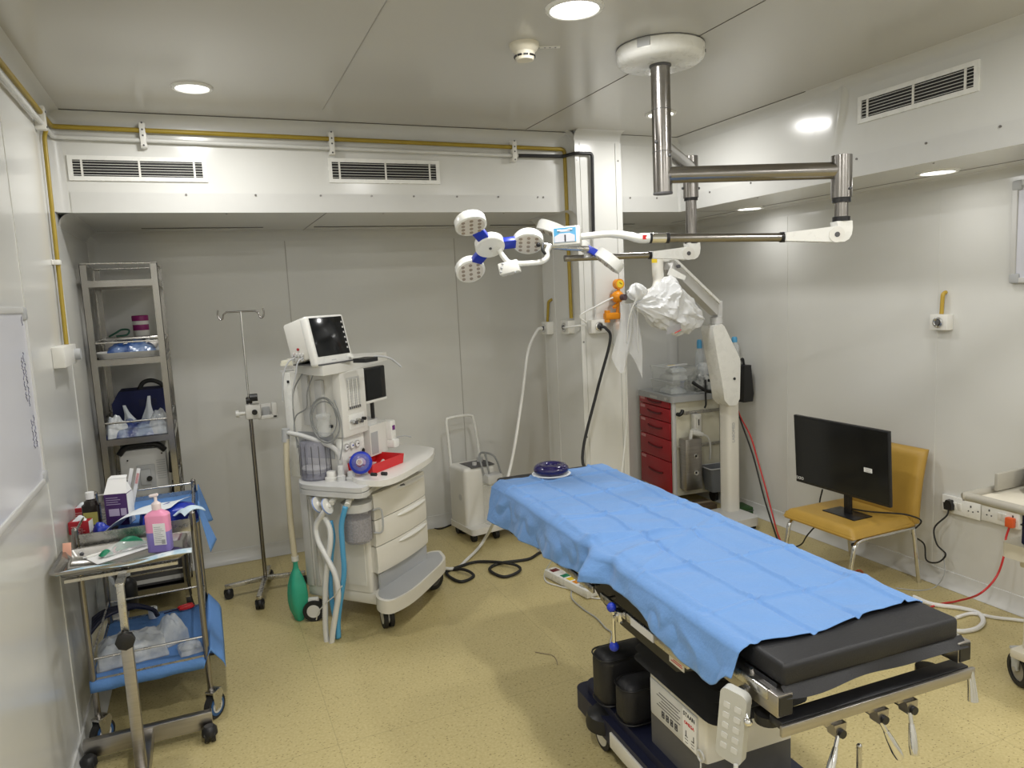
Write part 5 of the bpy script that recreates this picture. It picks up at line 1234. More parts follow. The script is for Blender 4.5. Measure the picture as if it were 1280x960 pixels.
q = MB(); q.tube([c2, c2+dv2*.05, S(D(786, 295, 3.06)), S(D(762, 292.5, 3.06)), S(D(724, 296, 3.05))], [.021]*4+[.0185]*4+[.0165]*4+[.014]*5, 14, sm=4); q.build('head_neck', 'white_enamel', sl)
q = MB(); q.box(c2+dv2*.022+camdir(0, 0, -.0215), (.02, .002, .018), None); q.build('red_mark', 'red', sl)
# control box
cb = S(D(709, 296, 3.04)); Tc = Matrix((_r2, -_f*1.0, _u2)).transposed().to_4x4() @ Matrix.Rotation(R(-9), 4, 'Z') @ Matrix.Rotation(R(5), 4, 'Y')
Tc = Matrix((V(*_r2), V(*_f), V(*_u2))).transposed().to_4x4() @ Matrix.Rotation(R(-14), 4, 'Z') @ Matrix.Rotation(R(-2), 4, 'Y')
Tc.translation = cb
q = MB(); q.box(Tc @ V(0, 0, 0), (.115, .06, .078), Tc.to_3x3().to_4x4(), .006, 2); bx = q.build('control_box', 'white_enamel', sl)
R3 = Tc.to_3x3().to_4x4()
q = MB(); q.box(Tc @ V(-.004, -.031, .002), (.092, .003, .060), R3); q.build('display', mat('panel_blue', (.05, .28, .50), .3), bx)
q = MB(); q.prism([(-.045, -.028), (.04, -.028), (.04, -.002), (.018, .008), (-.022, .008), (-.045, -.004)], 0, .0012, Tc @ Matrix.Translation((-.003, -.0325, .001)) @ Matrix.Rotation(PI/2, 4, 'X')); q.box(Tc @ V(-.005, -.0327, .020), (.045, .001, .010), R3); q.build('display_graphic', mat('panel_grey', (.52, .53, .58), .4), bx)
q = MB(); q.box(Tc @ V(-.003, -.0345, -.012), (.006, .002, .028), R3); q.build('key', 'ink', bx)
q = MB(); q.box(Tc @ V(-.028, -.0345, .022), (.014, .001, .006), R3); q.box(Tc @ V(.018, -.0345, .024), (.02, .001, .004), R3); q.build('marking', 'white', bx)
# bracket tube to the head
hb = S(D(612, 306, 3.05))
q = MB(); q.tube([S(D(688, 306, 3.06)), S(D(684, 314, 3.06)), S(D(683, 323, 3.06)), S(D(672, 328, 3.06)), S(D(640, 329, 3.06)), S(D(630, 322, 3.06)), S(D(624, 312, 3.06))], .0115, 12, sm=5); q.build('yoke_tube', 'white_enamel', sl)
q = MB(); q.tube([S(D(676, 305, 3.07)), S(D(690, 308, 3.07)), S(D(712, 310, 3.07)), S(D(735, 311, 3.1))], .012, 10); q.build('joint_rod', 'steel', sl)
q = MB(); q.tube([S(D(679, 304, 3.04)), S(D(678, 312, 3.03)), S(D(682, 318, 3.03))], .006, 8, sm=4); q.sphere(S(D(673, 306, 3.03)), .010, 12); q.build('cable_stub', 'black_plastic', sl)
q = MB(); q.box(S(D(637, 335, 3.07)), (.085, .05, .05), Tc.to_3x3().to_4x4() @ Matrix.Rotation(R(-10), 4, 'Y'), .004); hbx = q.build('handle_box', 'white_enamel', sl)
q = MB()
for i in range(3):
    for j in range(2): q.sphere(S(D(628+j*18-i*1, 330+i*5, 3.044)), .0055, 8)
q.build('handle_button', 'grey_plastic', hbx)
def lamp_head(hub, n, up, group_parent, petals, Rp=.165, rp=.064, hr=.062, th=.042, skip=()):
    n = n.normalized(); x = (up-n*up.dot(n)).normalized(); y = n.cross(x)
    # local z axis points away from the light-giving face
    T = Matrix((x, y, n)).transposed().to_4x4(); T.translation = hub
    h = MB(); h.lathe([(0, -th*.45), (hr*.94, -th*.45), (hr, -th*.38), (hr, th*.35), (hr*.86, th*.5), (0, th*.52)], (0, 0, 0), T, 36); hh = h.build('hub', 'white_enamel', group_parent)
    k = MB(); k.lathe([(0, -th*.46), (.006, -th*.46), (.006, -th*.55), (0, -th*.55)], (0, 0, 0), T, 12); k.build('camera_eye', 'dark_grey', hh)
    for a in petals:
        c = V(Rp*math.cos(R(a)), Rp*math.sin(R(a)), 0); tilt = Matrix.Rotation(R(9), 4, V(-math.sin(R(a)), math.cos(R(a)), 0))
        Tp = T @ Matrix.Translation(c) @ tilt
        p = MB(); p.lathe([(0, -th*.48), (rp*.93, -th*.48), (rp, -th*.42), (rp, th*.30), (rp*.90, th*.50), (0, th*.53)], (0, 0, 0), Tp, 36); pp = p.build('lamp_pod', 'white_enamel', group_parent)
        f = MB(); f.lathe([(0, -th*.49), (rp*.86, -th*.49), (rp*.86, -th*.47)], (0, 0, 0), Tp, 30); f.build('pod_window', mat('pod_face', (.66, .62, .56), .35) if 'pod_face' not in MATS else 'pod_face', pp)
        l = MB()
        for i in range(3):
            for j in range(4):
                lx, ly = (i-1)*rp*.52, (j-1.5)*rp*.40*(1 if i == 1 else .9); 
                if math.hypot(lx, ly) < rp*.8: l.lathe([(0, -th*.53), (rp*.12, -th*.53), (rp*.12, -th*.48)], (0, 0, 0), Tp @ Matrix.Translation((lx, ly, 0)), 10)
        l.build('led_lens', mat('lens_brown', (.34, .28, .22), .15) if 'lens_brown' not in MATS else 'lens_brown', pp)
        b = MB(); T2 = T @ Matrix.Rotation(R(a), 4, 'Z'); b.box(T2 @ V((hr+Rp-rp)/2, 0, 0), (Rp-rp-hr+.022, .050, th*.62), T2.to_3x3().to_4x4(), .004); b.build('blue_joint', 'blue', group_parent)
n1 = (camdir(-.18, -.86, .50))     # away from the lit face: up and away from the viewer
lamp_head(hb, n1, camdir(1, 0.04, 0), sl, (2, 122, 242))
# second arm and head, further back
E2 = D(863, 214, 3.88)
q = MB(); a0 = S((1.95, 2.787, 2.462)); a1 = S((E2.x, E2.y, 2.462)); q.cyl(a0, a1, .034, n=24); q.build('upper_arm', 'tube_steel', sl)
q = MB(); q.cyl(V(a1.x, a1.y, a1.z+.06), V(a1.x, a1.y, a1.z-.155), .041, n=26); e2 = q.build('elbow_sleeve', 'tube_steel', sl)
q = MB(); q.cyl(V(a1.x, a1.y, a1.z-.15), V(a1.x, a1.y, a1.z-.395), .029, n=22); q.build('inner_tube', 'tube_steel', e2)
for z_ in (.152, .378): q = MB(); q.cyl(V(a1.x, a1.y, a1.z-z_), V(a1.x, a1.y, a1.z-z_-.017), .036, n=24); q.build('bearing_ring', 'black_plastic', e2)
q = MB()
for s in (-1, 1): q.sphere(V(a1.x, a1.y, a1.z-.105)+_r2*(s*.042), .008, 10)
q.build('sleeve_bolt', 'dark_grey', e2)
kt2 = V(a1.x, a1.y, a1.z-.392); l2 = S(D(705, 311, 3.78)); d2 = V(l2.x-kt2.x, l2.y-kt2.y, 0).normalized()
k2 = knuckle(kt2, d2, .235)
a3 = V(l2.x, l2.y, k2.z); dd2 = (a3-k2).normalized()
q = MB(); q.cyl(k2, a3, .0165, n=18); q.build('lower_arm', 'tube_steel', sl)
q = MB(); q.cyl(k2-dd2*.004, k2+dd2*.014, .021, n=18); q.build('arm_ring', 'black_plastic', sl)
h2 = S(D(726, 306, 3.70))
n2 = camdir(.48, -.86, -.10)
lamp_head(h2, n2, camdir(.86, .48, -.05), sl, (0, 180), .165, .080, .045, .055)
q = MB(); q.cyl(S(D(733, 302, 3.72)), S(D(735, 322, 3.72)), .02, n=14); q.build('head_pivot', 'light_grey', sl)

# ================================================================== operating microscope
MB0 = V(3.66, 4.43, 0)
mi = thing('operating_microscope', 'white floor-standing operating microscope, its head wrapped in a clear white bag', 'microscope', tuple(MB0))
def m_(p): return V(p)-MB0
q = MB(); q.prism(rrect(-.058, -.062, .058, .062, .035), .10, .985); q.build('column', 'cream_plastic', mi)
text('lettering', 'LABOMED', .034, 'grey_plastic', mi, (-.012, -.0635, .72), (PI/2, R(-90), 0))
q = MB(); q.prism(rrect(-.30, -.26, .07, .07, .05), .035, .10); q.build('base', 'light_grey', mi)
for x, y in ((-.26, -.22), (.03, -.22), (-.26, .03), (.03, .03)): q = MB(); q.cyl((x-.012, y, .02), (x+.012, y, .02), .02, n=16); q.build('caster', 'black_rubber', mi)
pts = [(888.5, 412), (890, 407), (900, 405), (903, 408), (922, 447), (923, 452), (922, 498), (918, 506), (909, 507), (903, 500), (900, 478), (893, 440)]
poly = [m_(at(*p, y=4.37)) for p in pts]
q = MB(); q.prism([(p.x, p.z) for p in poly], -.055, .085, Matrix.Translation((0, .0, 0)) @ Matrix.Rotation(PI/2, 4, 'X')); bh = q.build('arm_housing', 'white_enamel', mi)
bmv = m_(at(915, 473, y=4.37)); q = MB(); q.cyl((bmv.x, -.092, bmv.z), (bmv.x, -.084, bmv.z), .010, n=12); q.build('housing_screw', 'black_plastic', bh)
q = MB(); a = m_(at(896, 404, y=4.42)); b = m_(at(895, 396, y=4.42)); q.cyl(a, b, .045, n=24); q.box(m_(at(897, 388, y=4.42)), (.05, .06, .14), None, .006); q.build('pivot_post', 'light_grey', mi)
# balanced arm (tapering box) to the head end
ea, eb = m_(at(894, 386, y=4.42)), m_(at(836, 330, y=4.16))
def arm_box(q, a, b, w, ha, hb_):
    d = (b-a).normalized(); s = d.cross(V(0, 0, 1)).normalized(); u = s.cross(d)
    v = []
    for p, h in ((a, ha), (b, hb_)):
        for sx, sz in ((-1, -1), (1, -1), (1, 1), (-1, 1)): v.append(q.bm.verts.new(p+s*(sx*w/2)+u*(sz*h/2)))
    for f in ((0, 1, 2, 3), (7, 6, 5, 4), (0, 4, 5, 1), (1, 5, 6, 2), (2, 6, 7, 3), (3, 7, 4, 0)): q.bm.faces.new([v[i] for i in f])
q = MB(); arm_box(q, ea, eb, .062, .105, .085); ar = q.build('balanced_arm', 'light_grey', mi)
q = MB(); u = V(0, 0, 1); arm_box(q, ea+V(0, -.004, .045), eb+V(0, -.004, .036), .082, .02, .02); q.build('arm_top_cover', 'white_enamel', mi)
q = MB(); arm_box(q, eb+V(-.02, -.03, -.05), eb+V(.10, -.035, -.10), .02, .05, .03); q.build('arm_link', 'white_enamel', mi)
q = MB(); c = m_(at(847, 333, y=4.13)); q.cyl(c, c+V(0, -.02, 0), .012, n=10); q.build('link_pin', 'dark_grey', ar)
q = MB(); q.tube([m_(at(822, 322, y=4.12)), m_(at(822, 338, y=4.12)), m_(at(823, 352, y=4.12)), m_(at(820, 362, y=4.10)), m_(at(812, 367, y=4.08)), m_(at(800, 370, y=4.06))], [.04, .04, .038, .036, .034, .03], 14, sm=4, ry=.035); hn = q.build('head_carrier', 'cream_plastic', mi)
q = MB(); q.box(m_(at(826, 323, y=4.15)), (.10, .07, .05), None, .008); q.build('carrier_top', 'white_enamel', hn)
q = MB(); q.box(m_(at(818, 326, y=4.075)), (.042, .002, .026), None); q.build('warning_label', 'yellow', hn)
q = MB(); q.sphere(m_(at(838, 392, y=4.06)), (.15, .07, .05), 18, (0, R(12), 0)); q.build('optical_head', 'light_grey', mi)
# bag
bag_m = mat('bag_film', (.84, .85, .86), .22, alpha=.74, spec=.6, bump=.3, bscale=30)
bc = at(838, 390, y=4.06)
bgt = thing('plastic_bag', 'crumpled translucent white bag tied over the microscope head', 'plastic bag', tuple(bc))
q = MB()
def bagf(u, v):
    th = 2*PI*u; ph = PI*v; ct, st = math.cos(th), math.sin(th)
    p = V(ct*1.1, st*1.1, v*2.6)
    n = NZ.noise(p*1.5+V(3, 1, 2)); rg_ = abs(NZ.noise(p*1.9+V(9, 4, 1)))+.5*abs(NZ.noise(p*4.1+V(2, 7, 5)))
    r = math.sin(ph)**.62*(1+.22*n-.42*rg_+.12)
    x = -.27+.53*v+.03*NZ.noise(p*2.2)
    R_ = .135*(1.1-.35*abs(v-.5))
    top = 1.15 if st > 0 else 1.0
    return (x, ct*R_*.85*r, st*R_*top*r-.13*(v-.5)+(.05*ridge(v-.52, .12) if st > .2 else 0))
q.grid(bagf, 72, 60); bmesh.ops.remove_doubles(q.bm, verts=q.bm.verts, dist=.0005); q.build('film', 'bag_film', bgt, ang=26)
q = MB(); o2 = at(796, 366, y=4.05)-bc
def bunch(u, v):
    th = 2*PI*u; r = .055*(math.sin(PI*v)**.6)*(1+.35*math.sin(5*th+v*6)+.2*NZ.noise(V(u*6, v*6, 2)))
    return (o2.x+r*math.cos(th), o2.y+r*math.sin(th)*.8, o2.z-.055+.12*v)
q.grid(bunch, 36, 14); q.build('tied_neck', 'bag_film', bgt, ang=60)
q = MB(); o3 = at(789, 385, y=4.05)-bc
q.grid(lambda u, v: (o3.x-.03+(u-.5)*(.10+.10*v)+.02*math.sin(v*4), o3.y+.025*math.sin(u*9+v*2), o3.z+.03-.42*v*(.8+.2*math.sin(u*7)+.25*u)), 22, 16, .0006); q.build('tail', mat('bag_thin', (.85, .86, .88), .2, alpha=.32, spec=.6), bgt, ang=80)
q = MB(); lp = at(843, 411, y=3.94)-bc; q.grid(lambda u, v: (lp.x+(u-.5)*.11, lp.y+.02*(u-.5)**2, lp.z+(v-.5)*.045+.02*(u-.5)), 8, 4, .0008); lb_ = q.build('printed_label', mat('bag_label', (.45, .45, .47), .4, alpha=.7), bgt)
q = MB(); q.tube([V(lp.x+.0, lp.y-.004, lp.z-.028), V(lp.x+.05, lp.y-.004, lp.z-.010)], .003, 6); q.build('red_stripe', 'red', lb_)
t = thing('drip_line', 'thin clear line hanging from the tied bag down past the drawer cart', 'tubing', tuple(at(796, 372, y=4.0)))
o_ = V(t.location); q = MB(); q.tube([at(796, 372, y=4.0)-o_, at(786, 400, y=4.02)-o_, at(783, 450, y=4.05)-o_, at(783, 520, y=4.07)-o_, at(780, 565, y=4.06)-o_, at(776, 600, y=4.05)-o_], .0045, 8, sm=6); q.build('tube', 'hose_white', t)
t = thing('drip_line', 'second thin clear line dropping straight from the bag knot to the clear bins', 'tubing', tuple(at(797, 378, y=4.02)))
o_ = V(t.location); q = MB(); q.tube([V(0, 0, 0), at(797, 420, y=4.02)-o_, at(798, 440, y=4.02)-o_], .002, 6); q.build('tube', 'hose_white', t)

# ================================================================== drawer cart
KY = R(-5); KO = (3.50, 4.93, 0); KF = FR(*KO, KY)
ck = thing('drawer_cart', 'red-fronted five-drawer medical cart with cream sides behind the column', 'cart', KO, KY)
KD, KW = .56, .45
q = MB(); q.b2((.012, .012, .10), (KW, KD, .90), .006); q.build('carcass', mat('cart_cream', (.68, .65, .52), .45, noise=.03), ck)
q = MB(); q.prism(rrect(-.005, -.005, .03, .03, .012), .09, .90); q.build('corner_pillar', 'light_grey', ck)
zs = [at(838, y_, x=0, fr=KF).z for y_ in (501, 511.6, 529, 550.6, 577.5, 616)]
for a, b in zip(zs[:-1], zs[1:]):
    q = MB(); q.b2((-.012, .034, b+.003), (.02, KD-.01, a-.003), .004); d = q.build('drawer', 'red_paint', ck)
    zc = a-(a-b)*.45
    q = MB(); q.tube([(-.014, .16, zc+.006), (-.018, .2, zc-.002), (-.02, .28, zc-.006), (-.018, .36, zc-.002), (-.014, .40, zc+.006)], .008, 8, sm=4); q.build('grip', 'dark_red' if 'dark_red' in MATS else mat('dark_red', (.12, .006, .01), .5), d)
    q = MB(); q.b2((-.0135, .45, a-.035), (-.011, .53, a-.012)); q.build('label_holder', 'pale_red', d)
q = MB(); q.prism(rrect(-.02, -.02, KW+.01, KD+.01, .03), .895, .945); q.build('top_tray', 'grey_plastic', ck)
q = MB(); q.b2((-.022, .06, .908), (-.0195, .10, .928)); q.b2((-.022, .22, .905), (-.0195, .34, .925)); q.build('top_label', 'light_grey', ck)
q = MB(); q.cyl((-.024, .045, .915), (-.019, .045, .915), .011, n=14); q.build('keylock', 'steel', ck)
for z in (.80, .52):
    q = MB(); q.b2((.03, -.022, z-.012), (KW, -.012, z+.014), .002); q.b2((.05, -.014, z-.008), (.07, .014, z+.008)); q.b2((KW-.05, -.014, z-.008), (KW-.03, .014, z+.008)); q.build('side_rail', 'steel', ck)
q = MB(); q.tube([(.03, -.02, .80), (.035, -.05, .80), (.05, -.055, .815), (.06, -.05, .835)], .016, 10, sm=4); q.build('rail_clamp', 'black_plastic', ck)
for x in (.04, .41):
    for y in (.05, .5): q = MB(); q.cyl((x-.014, y, .05), (x+.014, y, .05), .05, n=20); q.build('caster', 'black_rubber', ck)
def KP(px, py, y=None, z=None, x=None): return at(px, py, x=x, y=y, z=z, fr=KF)
def kw(p): return tuple(KF @ V(p))
# steel cylinder box, dispenser and bin on its side
c = KP(863, 610, y=-.06)
t = thing('steel_box', 'tall narrow steel box with two round holes hung on the drawer cart side', 'box', kw((c.x, -.075, c.z)), KY)
hgt = KP(863, 547, y=-.06).z-c.z
q = MB(); q.b2((-.075, -.05, 0), (.075, .05, hgt), .004); b_ = q.build('housing', 'steel_brushed', t)
for k in (.33, .66): q = MB(); q.torus((.02, -.051, hgt*k), .018, .004, (PI/2, 0, 0), 20, 8); q.cyl((.02, -.053, hgt*k), (.02, -.049, hgt*k), .017, n=18); q.build('peep_hole', 'chrome' if k < .5 else 'steel', b_)
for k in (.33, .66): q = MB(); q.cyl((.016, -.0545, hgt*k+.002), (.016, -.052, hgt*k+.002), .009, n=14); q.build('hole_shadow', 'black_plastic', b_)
c = KP(868, 540, y=-.05)
t = thing('gas_valve', 'white plastic tap assembly clipped to the cart side rail above the steel box', 'valve', kw((c.x, -.045, c.z)), KY)
q = MB(); q.b2((-.015, -.03, .0), (.055, .02, .15), .008); q.b2((.0, -.04, .04), (.04, -.02, .13), .006); q.build('body', 'white_plastic', t)
q = MB(); q.cyl((-.05, -.045, .015), (.02, -.045, -.01), .026, n=16); q.cyl((-.055, -.05, .03), (-.068, -.05, -.06), .014, n=12); q.cyl((.02, -.045, -.01), (.05, -.045, -.02), .018, n=12); q.build('tap', 'white_enamel', t)
q = MB(); q.tube([(.05, -.045, -.02), (.09, -.05, -.04), (.115, -.05, -.09), (.12, -.05, -.17), (.125, -.03, -.24)], .009, 8, sm=5); q.build('hose', 'hose_white', t)
q = MB(); q.b2((.015, -.0415, .06), (.026, -.0395, .11)); q.build('slot', 'dark_grey', t)
c = KP(895, 612, y=-.10)
t = thing('waste_bin', 'open grey plastic bin hooked on the drawer cart side beside the steel box', 'bin', kw((c.x+.01, -.105, c.z)), KY)
q = MB(); 
def frus(q, x0, y0, x1, y1, X0, Y0, X1, Y1, h, th=.004):
    A_ = rrect(x0, y0, x1, y1, .02, 3); B_ = rrect(X0, Y0, X1, Y1, .02, 3); n = len(A_)
    va = [q.bm.verts.new((*p, 0)) for p in A_]; vb = [q.bm.verts.new((*p, h)) for p in B_]
    fs = [q.bm.faces.new((va[i], va[(i+1) % n], vb[(i+1) % n], vb[i])) for i in range(n)]+[q.bm.faces.new(list(reversed(va)))]
    bmesh.ops.recalc_face_normals(q.bm, faces=fs); bmesh.ops.solidify(q.bm, geom=fs, thickness=th); return q
frus(q, -.085, -.065, .085, .065, -.115, -.085, .115, .085, .20); q.build('body', 'dark_grey' if False else mat('bin_grey', (.16, .17, .18), .5, noise=.05), t)
q = MB(); q.tube([(x, y, .20) for x, y in rrect(-.117, -.087, .117, .087, .02, 4)], .006, 8, closed=True); q.build('rim', 'grey_plastic', t)
# things on the cart top
ZK = .9455
def bin_(label, x, y, w_, d, h, z, m2):
    t = thing('storage_bin', label, 'storage box', kw((x, y, z)), KY, None)
    q = MB(); frus(q, -w_/2+.01, -d/2+.01, w_/2-.01, d/2-.01, -w_/2, -d/2, w_/2, d/2, h, .003); q.build('body', m2, t)
    q = MB(); q.tube([(a, b, h) for a, b in rrect(-w_/2-.003, -d/2-.003, w_/2+.003, d/2+.003, .02, 4)], .005, 6, closed=True); q.build('rim', 'frosted_plastic', t)
    return t
bin_('lower clear storage bin of the two stacked on the drawer cart', .13, .21, .24, .36, .105, ZK, 'frosted_plastic')
bin_('upper clear storage bin stacked on the lower one on the drawer cart', .14, .21, .25, .38, .11, ZK+.112, 'frosted_plastic')
for k, (x, y, z, L, W_, H_, m2, lab) in enumerate(((.11, .18, ZK+.005, .15, .2, .06, 'wrap_white', 'white packets inside the lower clear bin'), (.13, .20, ZK+.118, .15, .22, .06, 'wrap_clear', 'clear packets inside the upper clear bin'), (.13, .16, ZK+.118+.065, .14, .12, .04, 'wrap_white', 'white packet on top of the others in the upper clear bin'))):
    t = thing('packet', lab, 'packet', kw((x, y, z)), KY); q = MB(); crumple(q, L, W_, H_, 11.3+k, amp=.5); q.build('film', m2, t)
t = thing('syringe_pack', 'long yellow-printed strip packet lying across the upper clear bin', 'packet', kw((.14, .17, ZK+.232)), KY+R(10))
q = MB(); q.prism(rrect(-.11, -.02, .11, .02, .006), 0, .008); b_ = q.build('strip', 'white', t); q = MB(); q.prism(rrect(-.09, -.014, -.02, .014, .004), .008, .009); q.build('yellow_print', 'yellow', b_)
c = KP(853, 484, z=ZK)
t = thing('spray_can', 'small white and blue can standing at the cart edge in front of the clear bins', 'can', kw((c.x, c.y, ZK)), KY)
q = MB(); q.cyl((0, 0, 0), (0, 0, .06), .026, n=22); q.build('lower_band', 'blue' if False else mat('can_blue', (.03, .07, .30), .35), t)
q = MB(); q.cyl((0, 0, .06), (0, 0, .125), .026, n=22); q.lathe([(.026, .125), (.02, .14), (.02, .155), (0, .157)], n=22); q.build('upper_body', 'white', t)
q = MB(); q.lathe([(.0262, .085), (.0265, .086), (.0265, .10), (.0262, .101)], n=22); q.build('print_band', 'pale_red', t)
t = thing('clear_cup', 'clear plastic cup beside the small white and blue can', 'cup', kw((c.x-.055, c.y, ZK)), KY)
q = MB(); q.lathe([(.0, .002), (.024, .002), (.030, .07), (.032, .07), (.026, 0), (0, 0)], n=22); q.build('cup', 'clear_plastic', t)
for k, (px, py, pz, lab) in enumerate(((874, 424, ZK, 'clear water bottle with a blue cap standing at the rear of the drawer cart'), (918, 421, None, 'clear water bottle with a blue cap standing beyond the microscope housing, above the black bag'))):
    if k == 0: c = KP(px, py, y=.25); h = c.z-ZK-.02; c0 = V(kw((c.x, .25, ZK+.0165)))
    else: c = at(px, py, x=3.86); c0 = V(c.x, c.y, at(px, 458, x=3.86).z); h = c.z-c0.z
    t = thing('water_bottle', lab, 'bottle', tuple(c0), KY)
    q = MB(); q.lathe([(0, 0), (.036, 0), (.039, .01), (.037, h*.3), (.039, h*.55), (.034, h*.72), (.014, h*.86), (.014, h*.9)], n=24); q.build('body', mat('bottle_clear', (.78, .82, .84), .1, alpha=.4, spec=.9) if 'bottle_clear' not in MATS else 'bottle_clear', t)
    q = MB(); q.lathe([(0, h*.82), (.022, h*.82), (.022, h*.95), (.016, h), (0, h)], n=20); q.build('cap', mat('cap_blue', (.08, .32, .55), .4) if 'cap_blue' not in MATS else 'cap_blue', t)
t = thing('cart_shelf', 'steel wire side shelf behind the microscope housing carrying a bottle', 'shelf', kw((.40, .17, ZK)), KY)
q = MB(); q.b2((-.17, -.16, 0), (.30, .16, .016), .004); q.build('board', 'grey_plastic', t)
t = thing('supply_pouch', 'clear film pouch of dark instruments piled on the cart top behind the can', 'pouch', kw((.345, .12, ZK+.018)), KY)
q = MB(); crumple(q, .22, .20, .16, 14.2, amp=.5, flat=.4); q.build('film', wrapmat('wrap_dark', (.10, .11, .11), (.55, .56, .55), .9, 14), t)
t = thing('supply_pouch', 'pale clear film pouch on top of the dark instrument pouch', 'pouch', kw((.36, .10, ZK+.145)), KY)
q = MB(); crumple(q, .15, .12, .09, 15.2, amp=.6); q.build('film', 'wrap_clear', t)
t = thing('black_strap', 'black strap drooping over the drawer cart edge', 'strap', kw((.305, -.02, ZK)), KY)
q = MB(); q.tube([(-.10, .05, .10), (-.06, .0, .06), (-.02, -.025, .03), (.05, -.025, .015), (.12, -.01, .04), (.16, .02, .06)], .014, 8, sm=5, ry=.006); q.tube([(-.02, -.02, .12), (-.025, -.03, .05), (-.03, -.035, .0), (-.03, -.038, -.08), (-.045, -.04, -.11)], .009, 8, sm=5, ry=.004); q.tube([(.0, -.03, .115), (.08, -.03, .10), (.16, -.03, .105)], .012, 8, sm=4, ry=.008); q.build('strap', 'black_rubber', t)
c = at(929, 501, x=3.875)
t = thing('shoulder_bag', 'flat black bag hanging beside the cart against the pale side wall', 'bag', (c.x, c.y, c.z))
q = MB(); q.prism([(-.055, .0), (.035, .0), (.045, .06), (.02, .28), (-.045, .28)], -.07, .07, Matrix.Rotation(PI/2, 4, 'X')); q.build('body', 'black_rubber', t); q = MB(); q.b2((-.05, -.06, .27), (.03, .06, .285)); q.build('flap', 'black_vinyl', t); q = MB(); q.tube([(-.03, 0, .28), (-.02, 0, .32), (.0, 0, .33), (.01, 0, .28)], .01, 8, sm=4); q.build('handle', 'black_plastic', t)
c = at(929, 650, z=0)
t = thing('green_case', 'small dark green case on the floor behind the microscope column', 'case', (c.x+.02, c.y+.06, 0), R(-8))
q = MB(); q.b2((-.07, -.08, 0), (.07, .08, .10), .008); q.build('body', mat('case_green', (.02, .07, .015), .5, noise=.15), t); q = MB(); q.b2((-.072, -.082, .07), (.072, .082, .076)); q.build('lid_seam', 'dark_grey', t)
t = thing('brown_carton', 'low brown carton under the drawer cart overhang', 'box', (3.55, 4.74, 0), R(-5))
q = MB(); q.b2((-.10, -.09, 0), (.16, .09, .085), .003); q.build('body', mat('brown_card', (.10, .07, .04), .7, noise=.1), t); q = MB(); q.b2((-.10, -.02, .085), (.16, .02, .0862)); q.build('tape', 'tan', t)

# ================================================================== column fittings
def outlet(label, c, nrm, s=.05, m='white_plastic'):
    nrm = V(nrm); t = thing('gas_outlet_box', label, 'gas outlet', tuple(V(c)), math.atan2(nrm.y, nrm.x)+PI/2)
    q = MB(); q.b2((-s, -.052, -.045), (s, 0, .045), .004); q.build('housing', m, t)
    q = MB(); q.lathe([(.030, 0), (.030, .008), (.022, .010), (.016, .006), (0, .006)], (-.0, -.052, 0), (PI/2, 0, 0), 24); q.build('outlet_ring', 'chrome', t)
    q = MB(); q.cyl((0, -.066, 0), (0, -.058, 0), .014, n=16); q.build('outlet_core', 'dark_grey', t)
    return t
outlet('boxed gas outlet on the shaded column flank, further from the corner', (2.349, 4.79, 1.585), (-1, 0, 0), .05)
outlet('boxed gas outlet on the shaded column flank, next to the column corner', (2.349, 4.47, 1.60), (-1, 0, 0), .055)
outlet('boxed gas outlet on the bright column face at the foot of the black pipe', (2.455, 4.322, 1.60), (0, -1, 0), .058)
pipe('gas_pipe', 'short yellow pipe stub hooked above the further flank outlet', bendpts([(2.349, 4.74, 1.79), (2.325, 4.76, 1.78), (2.325, 4.79, 1.63)], .02), .010, 'pipe_yellow')
rg = at(771, 372, y=4.27); t = thing('oxygen_regulator', 'orange pressure regulator with glass flow bottle fixed on the bright column edge', 'regulator', (rg.x, 4.318, rg.z))
def rr_(px, py, y=4.27): p = at(px, py, y=y); return p-V(rg.x, 4.318, rg.z)
q = MB(); c = rr_(773, 355); q.cyl(c+V(0, -.02, 0), c+V(0, .02, 0), .034, n=24); g = q.build('pressure_gauge', 'orange', t)
q = MB(); q.cyl(c+V(0, -.022, 0), c+V(0, -.019, 0), .025, n=22); q.build('dial', 'yellow', g); q = MB(); q.box(c+V(.004, -.0235, .004), (.022, .001, .004), (0, R(35), 0)); q.build('needle', 'ink', g)
q = MB(); c = rr_(772, 371); q.sphere(c, (.044, .04, .042), 20); q.cyl(rr_(773, 360), rr_(772, 395), .012, n=12); q.box(rr_(770, 382), (.05, .03, .022), (0, R(-30), 0), .006); q.b2((c.x-.03, c.y+.03, c.z-.02), (c.x+.03, 0, c.z+.02)); q.build('body', 'orange', t)
q = MB(); q.cyl(c+V(.01, -.035, -.004), c+V(.02, -.065, -.004), .021, n=18); q.build('valve_knob', mat('knob_brown', (.09, .06, .07), .35), t)
q = MB(); q.box(rr_(765, 395), (.115, .045, .045), None, .008); q.cyl(rr_(759, 388), rr_(759, 403), .02, n=14); q.cyl(rr_(772, 398), rr_(772, 412), .014, n=12); q.build('manifold', 'orange', t)
q = MB(); q.lathe([(0, 0), (.034, 0), (.038, .01), (.038, .14), (.030, .155), (.018, .165), (.018, .18)], rr_(773, 432), n=24); q.build('flow_bottle', mat('flow_glass', (.70, .72, .70), .1, alpha=.45, spec=.9), t)
q = MB(); q.lathe([(0, 0), (.036, 0), (.036, .035), (0, .035)], rr_(773, 431), n=22); q.build('bottle_base', 'frosted_plastic', t)
q = MB(); q.cyl(rr_(772, 412), rr_(773, 427), .004, n=8); q.build('dip_tube', 'steel', t)
def cable(name, label, pts, r, m, cat='cable', sm=8, n=8):
    o = V(pts[0]); t = thing(name, label, cat, tuple(o)); q = MB(); q.tube([V(p)-o for p in pts], r, n, sm=sm); q.build('cable_run' if cat == 'cable' else 'tube', m, t); return t
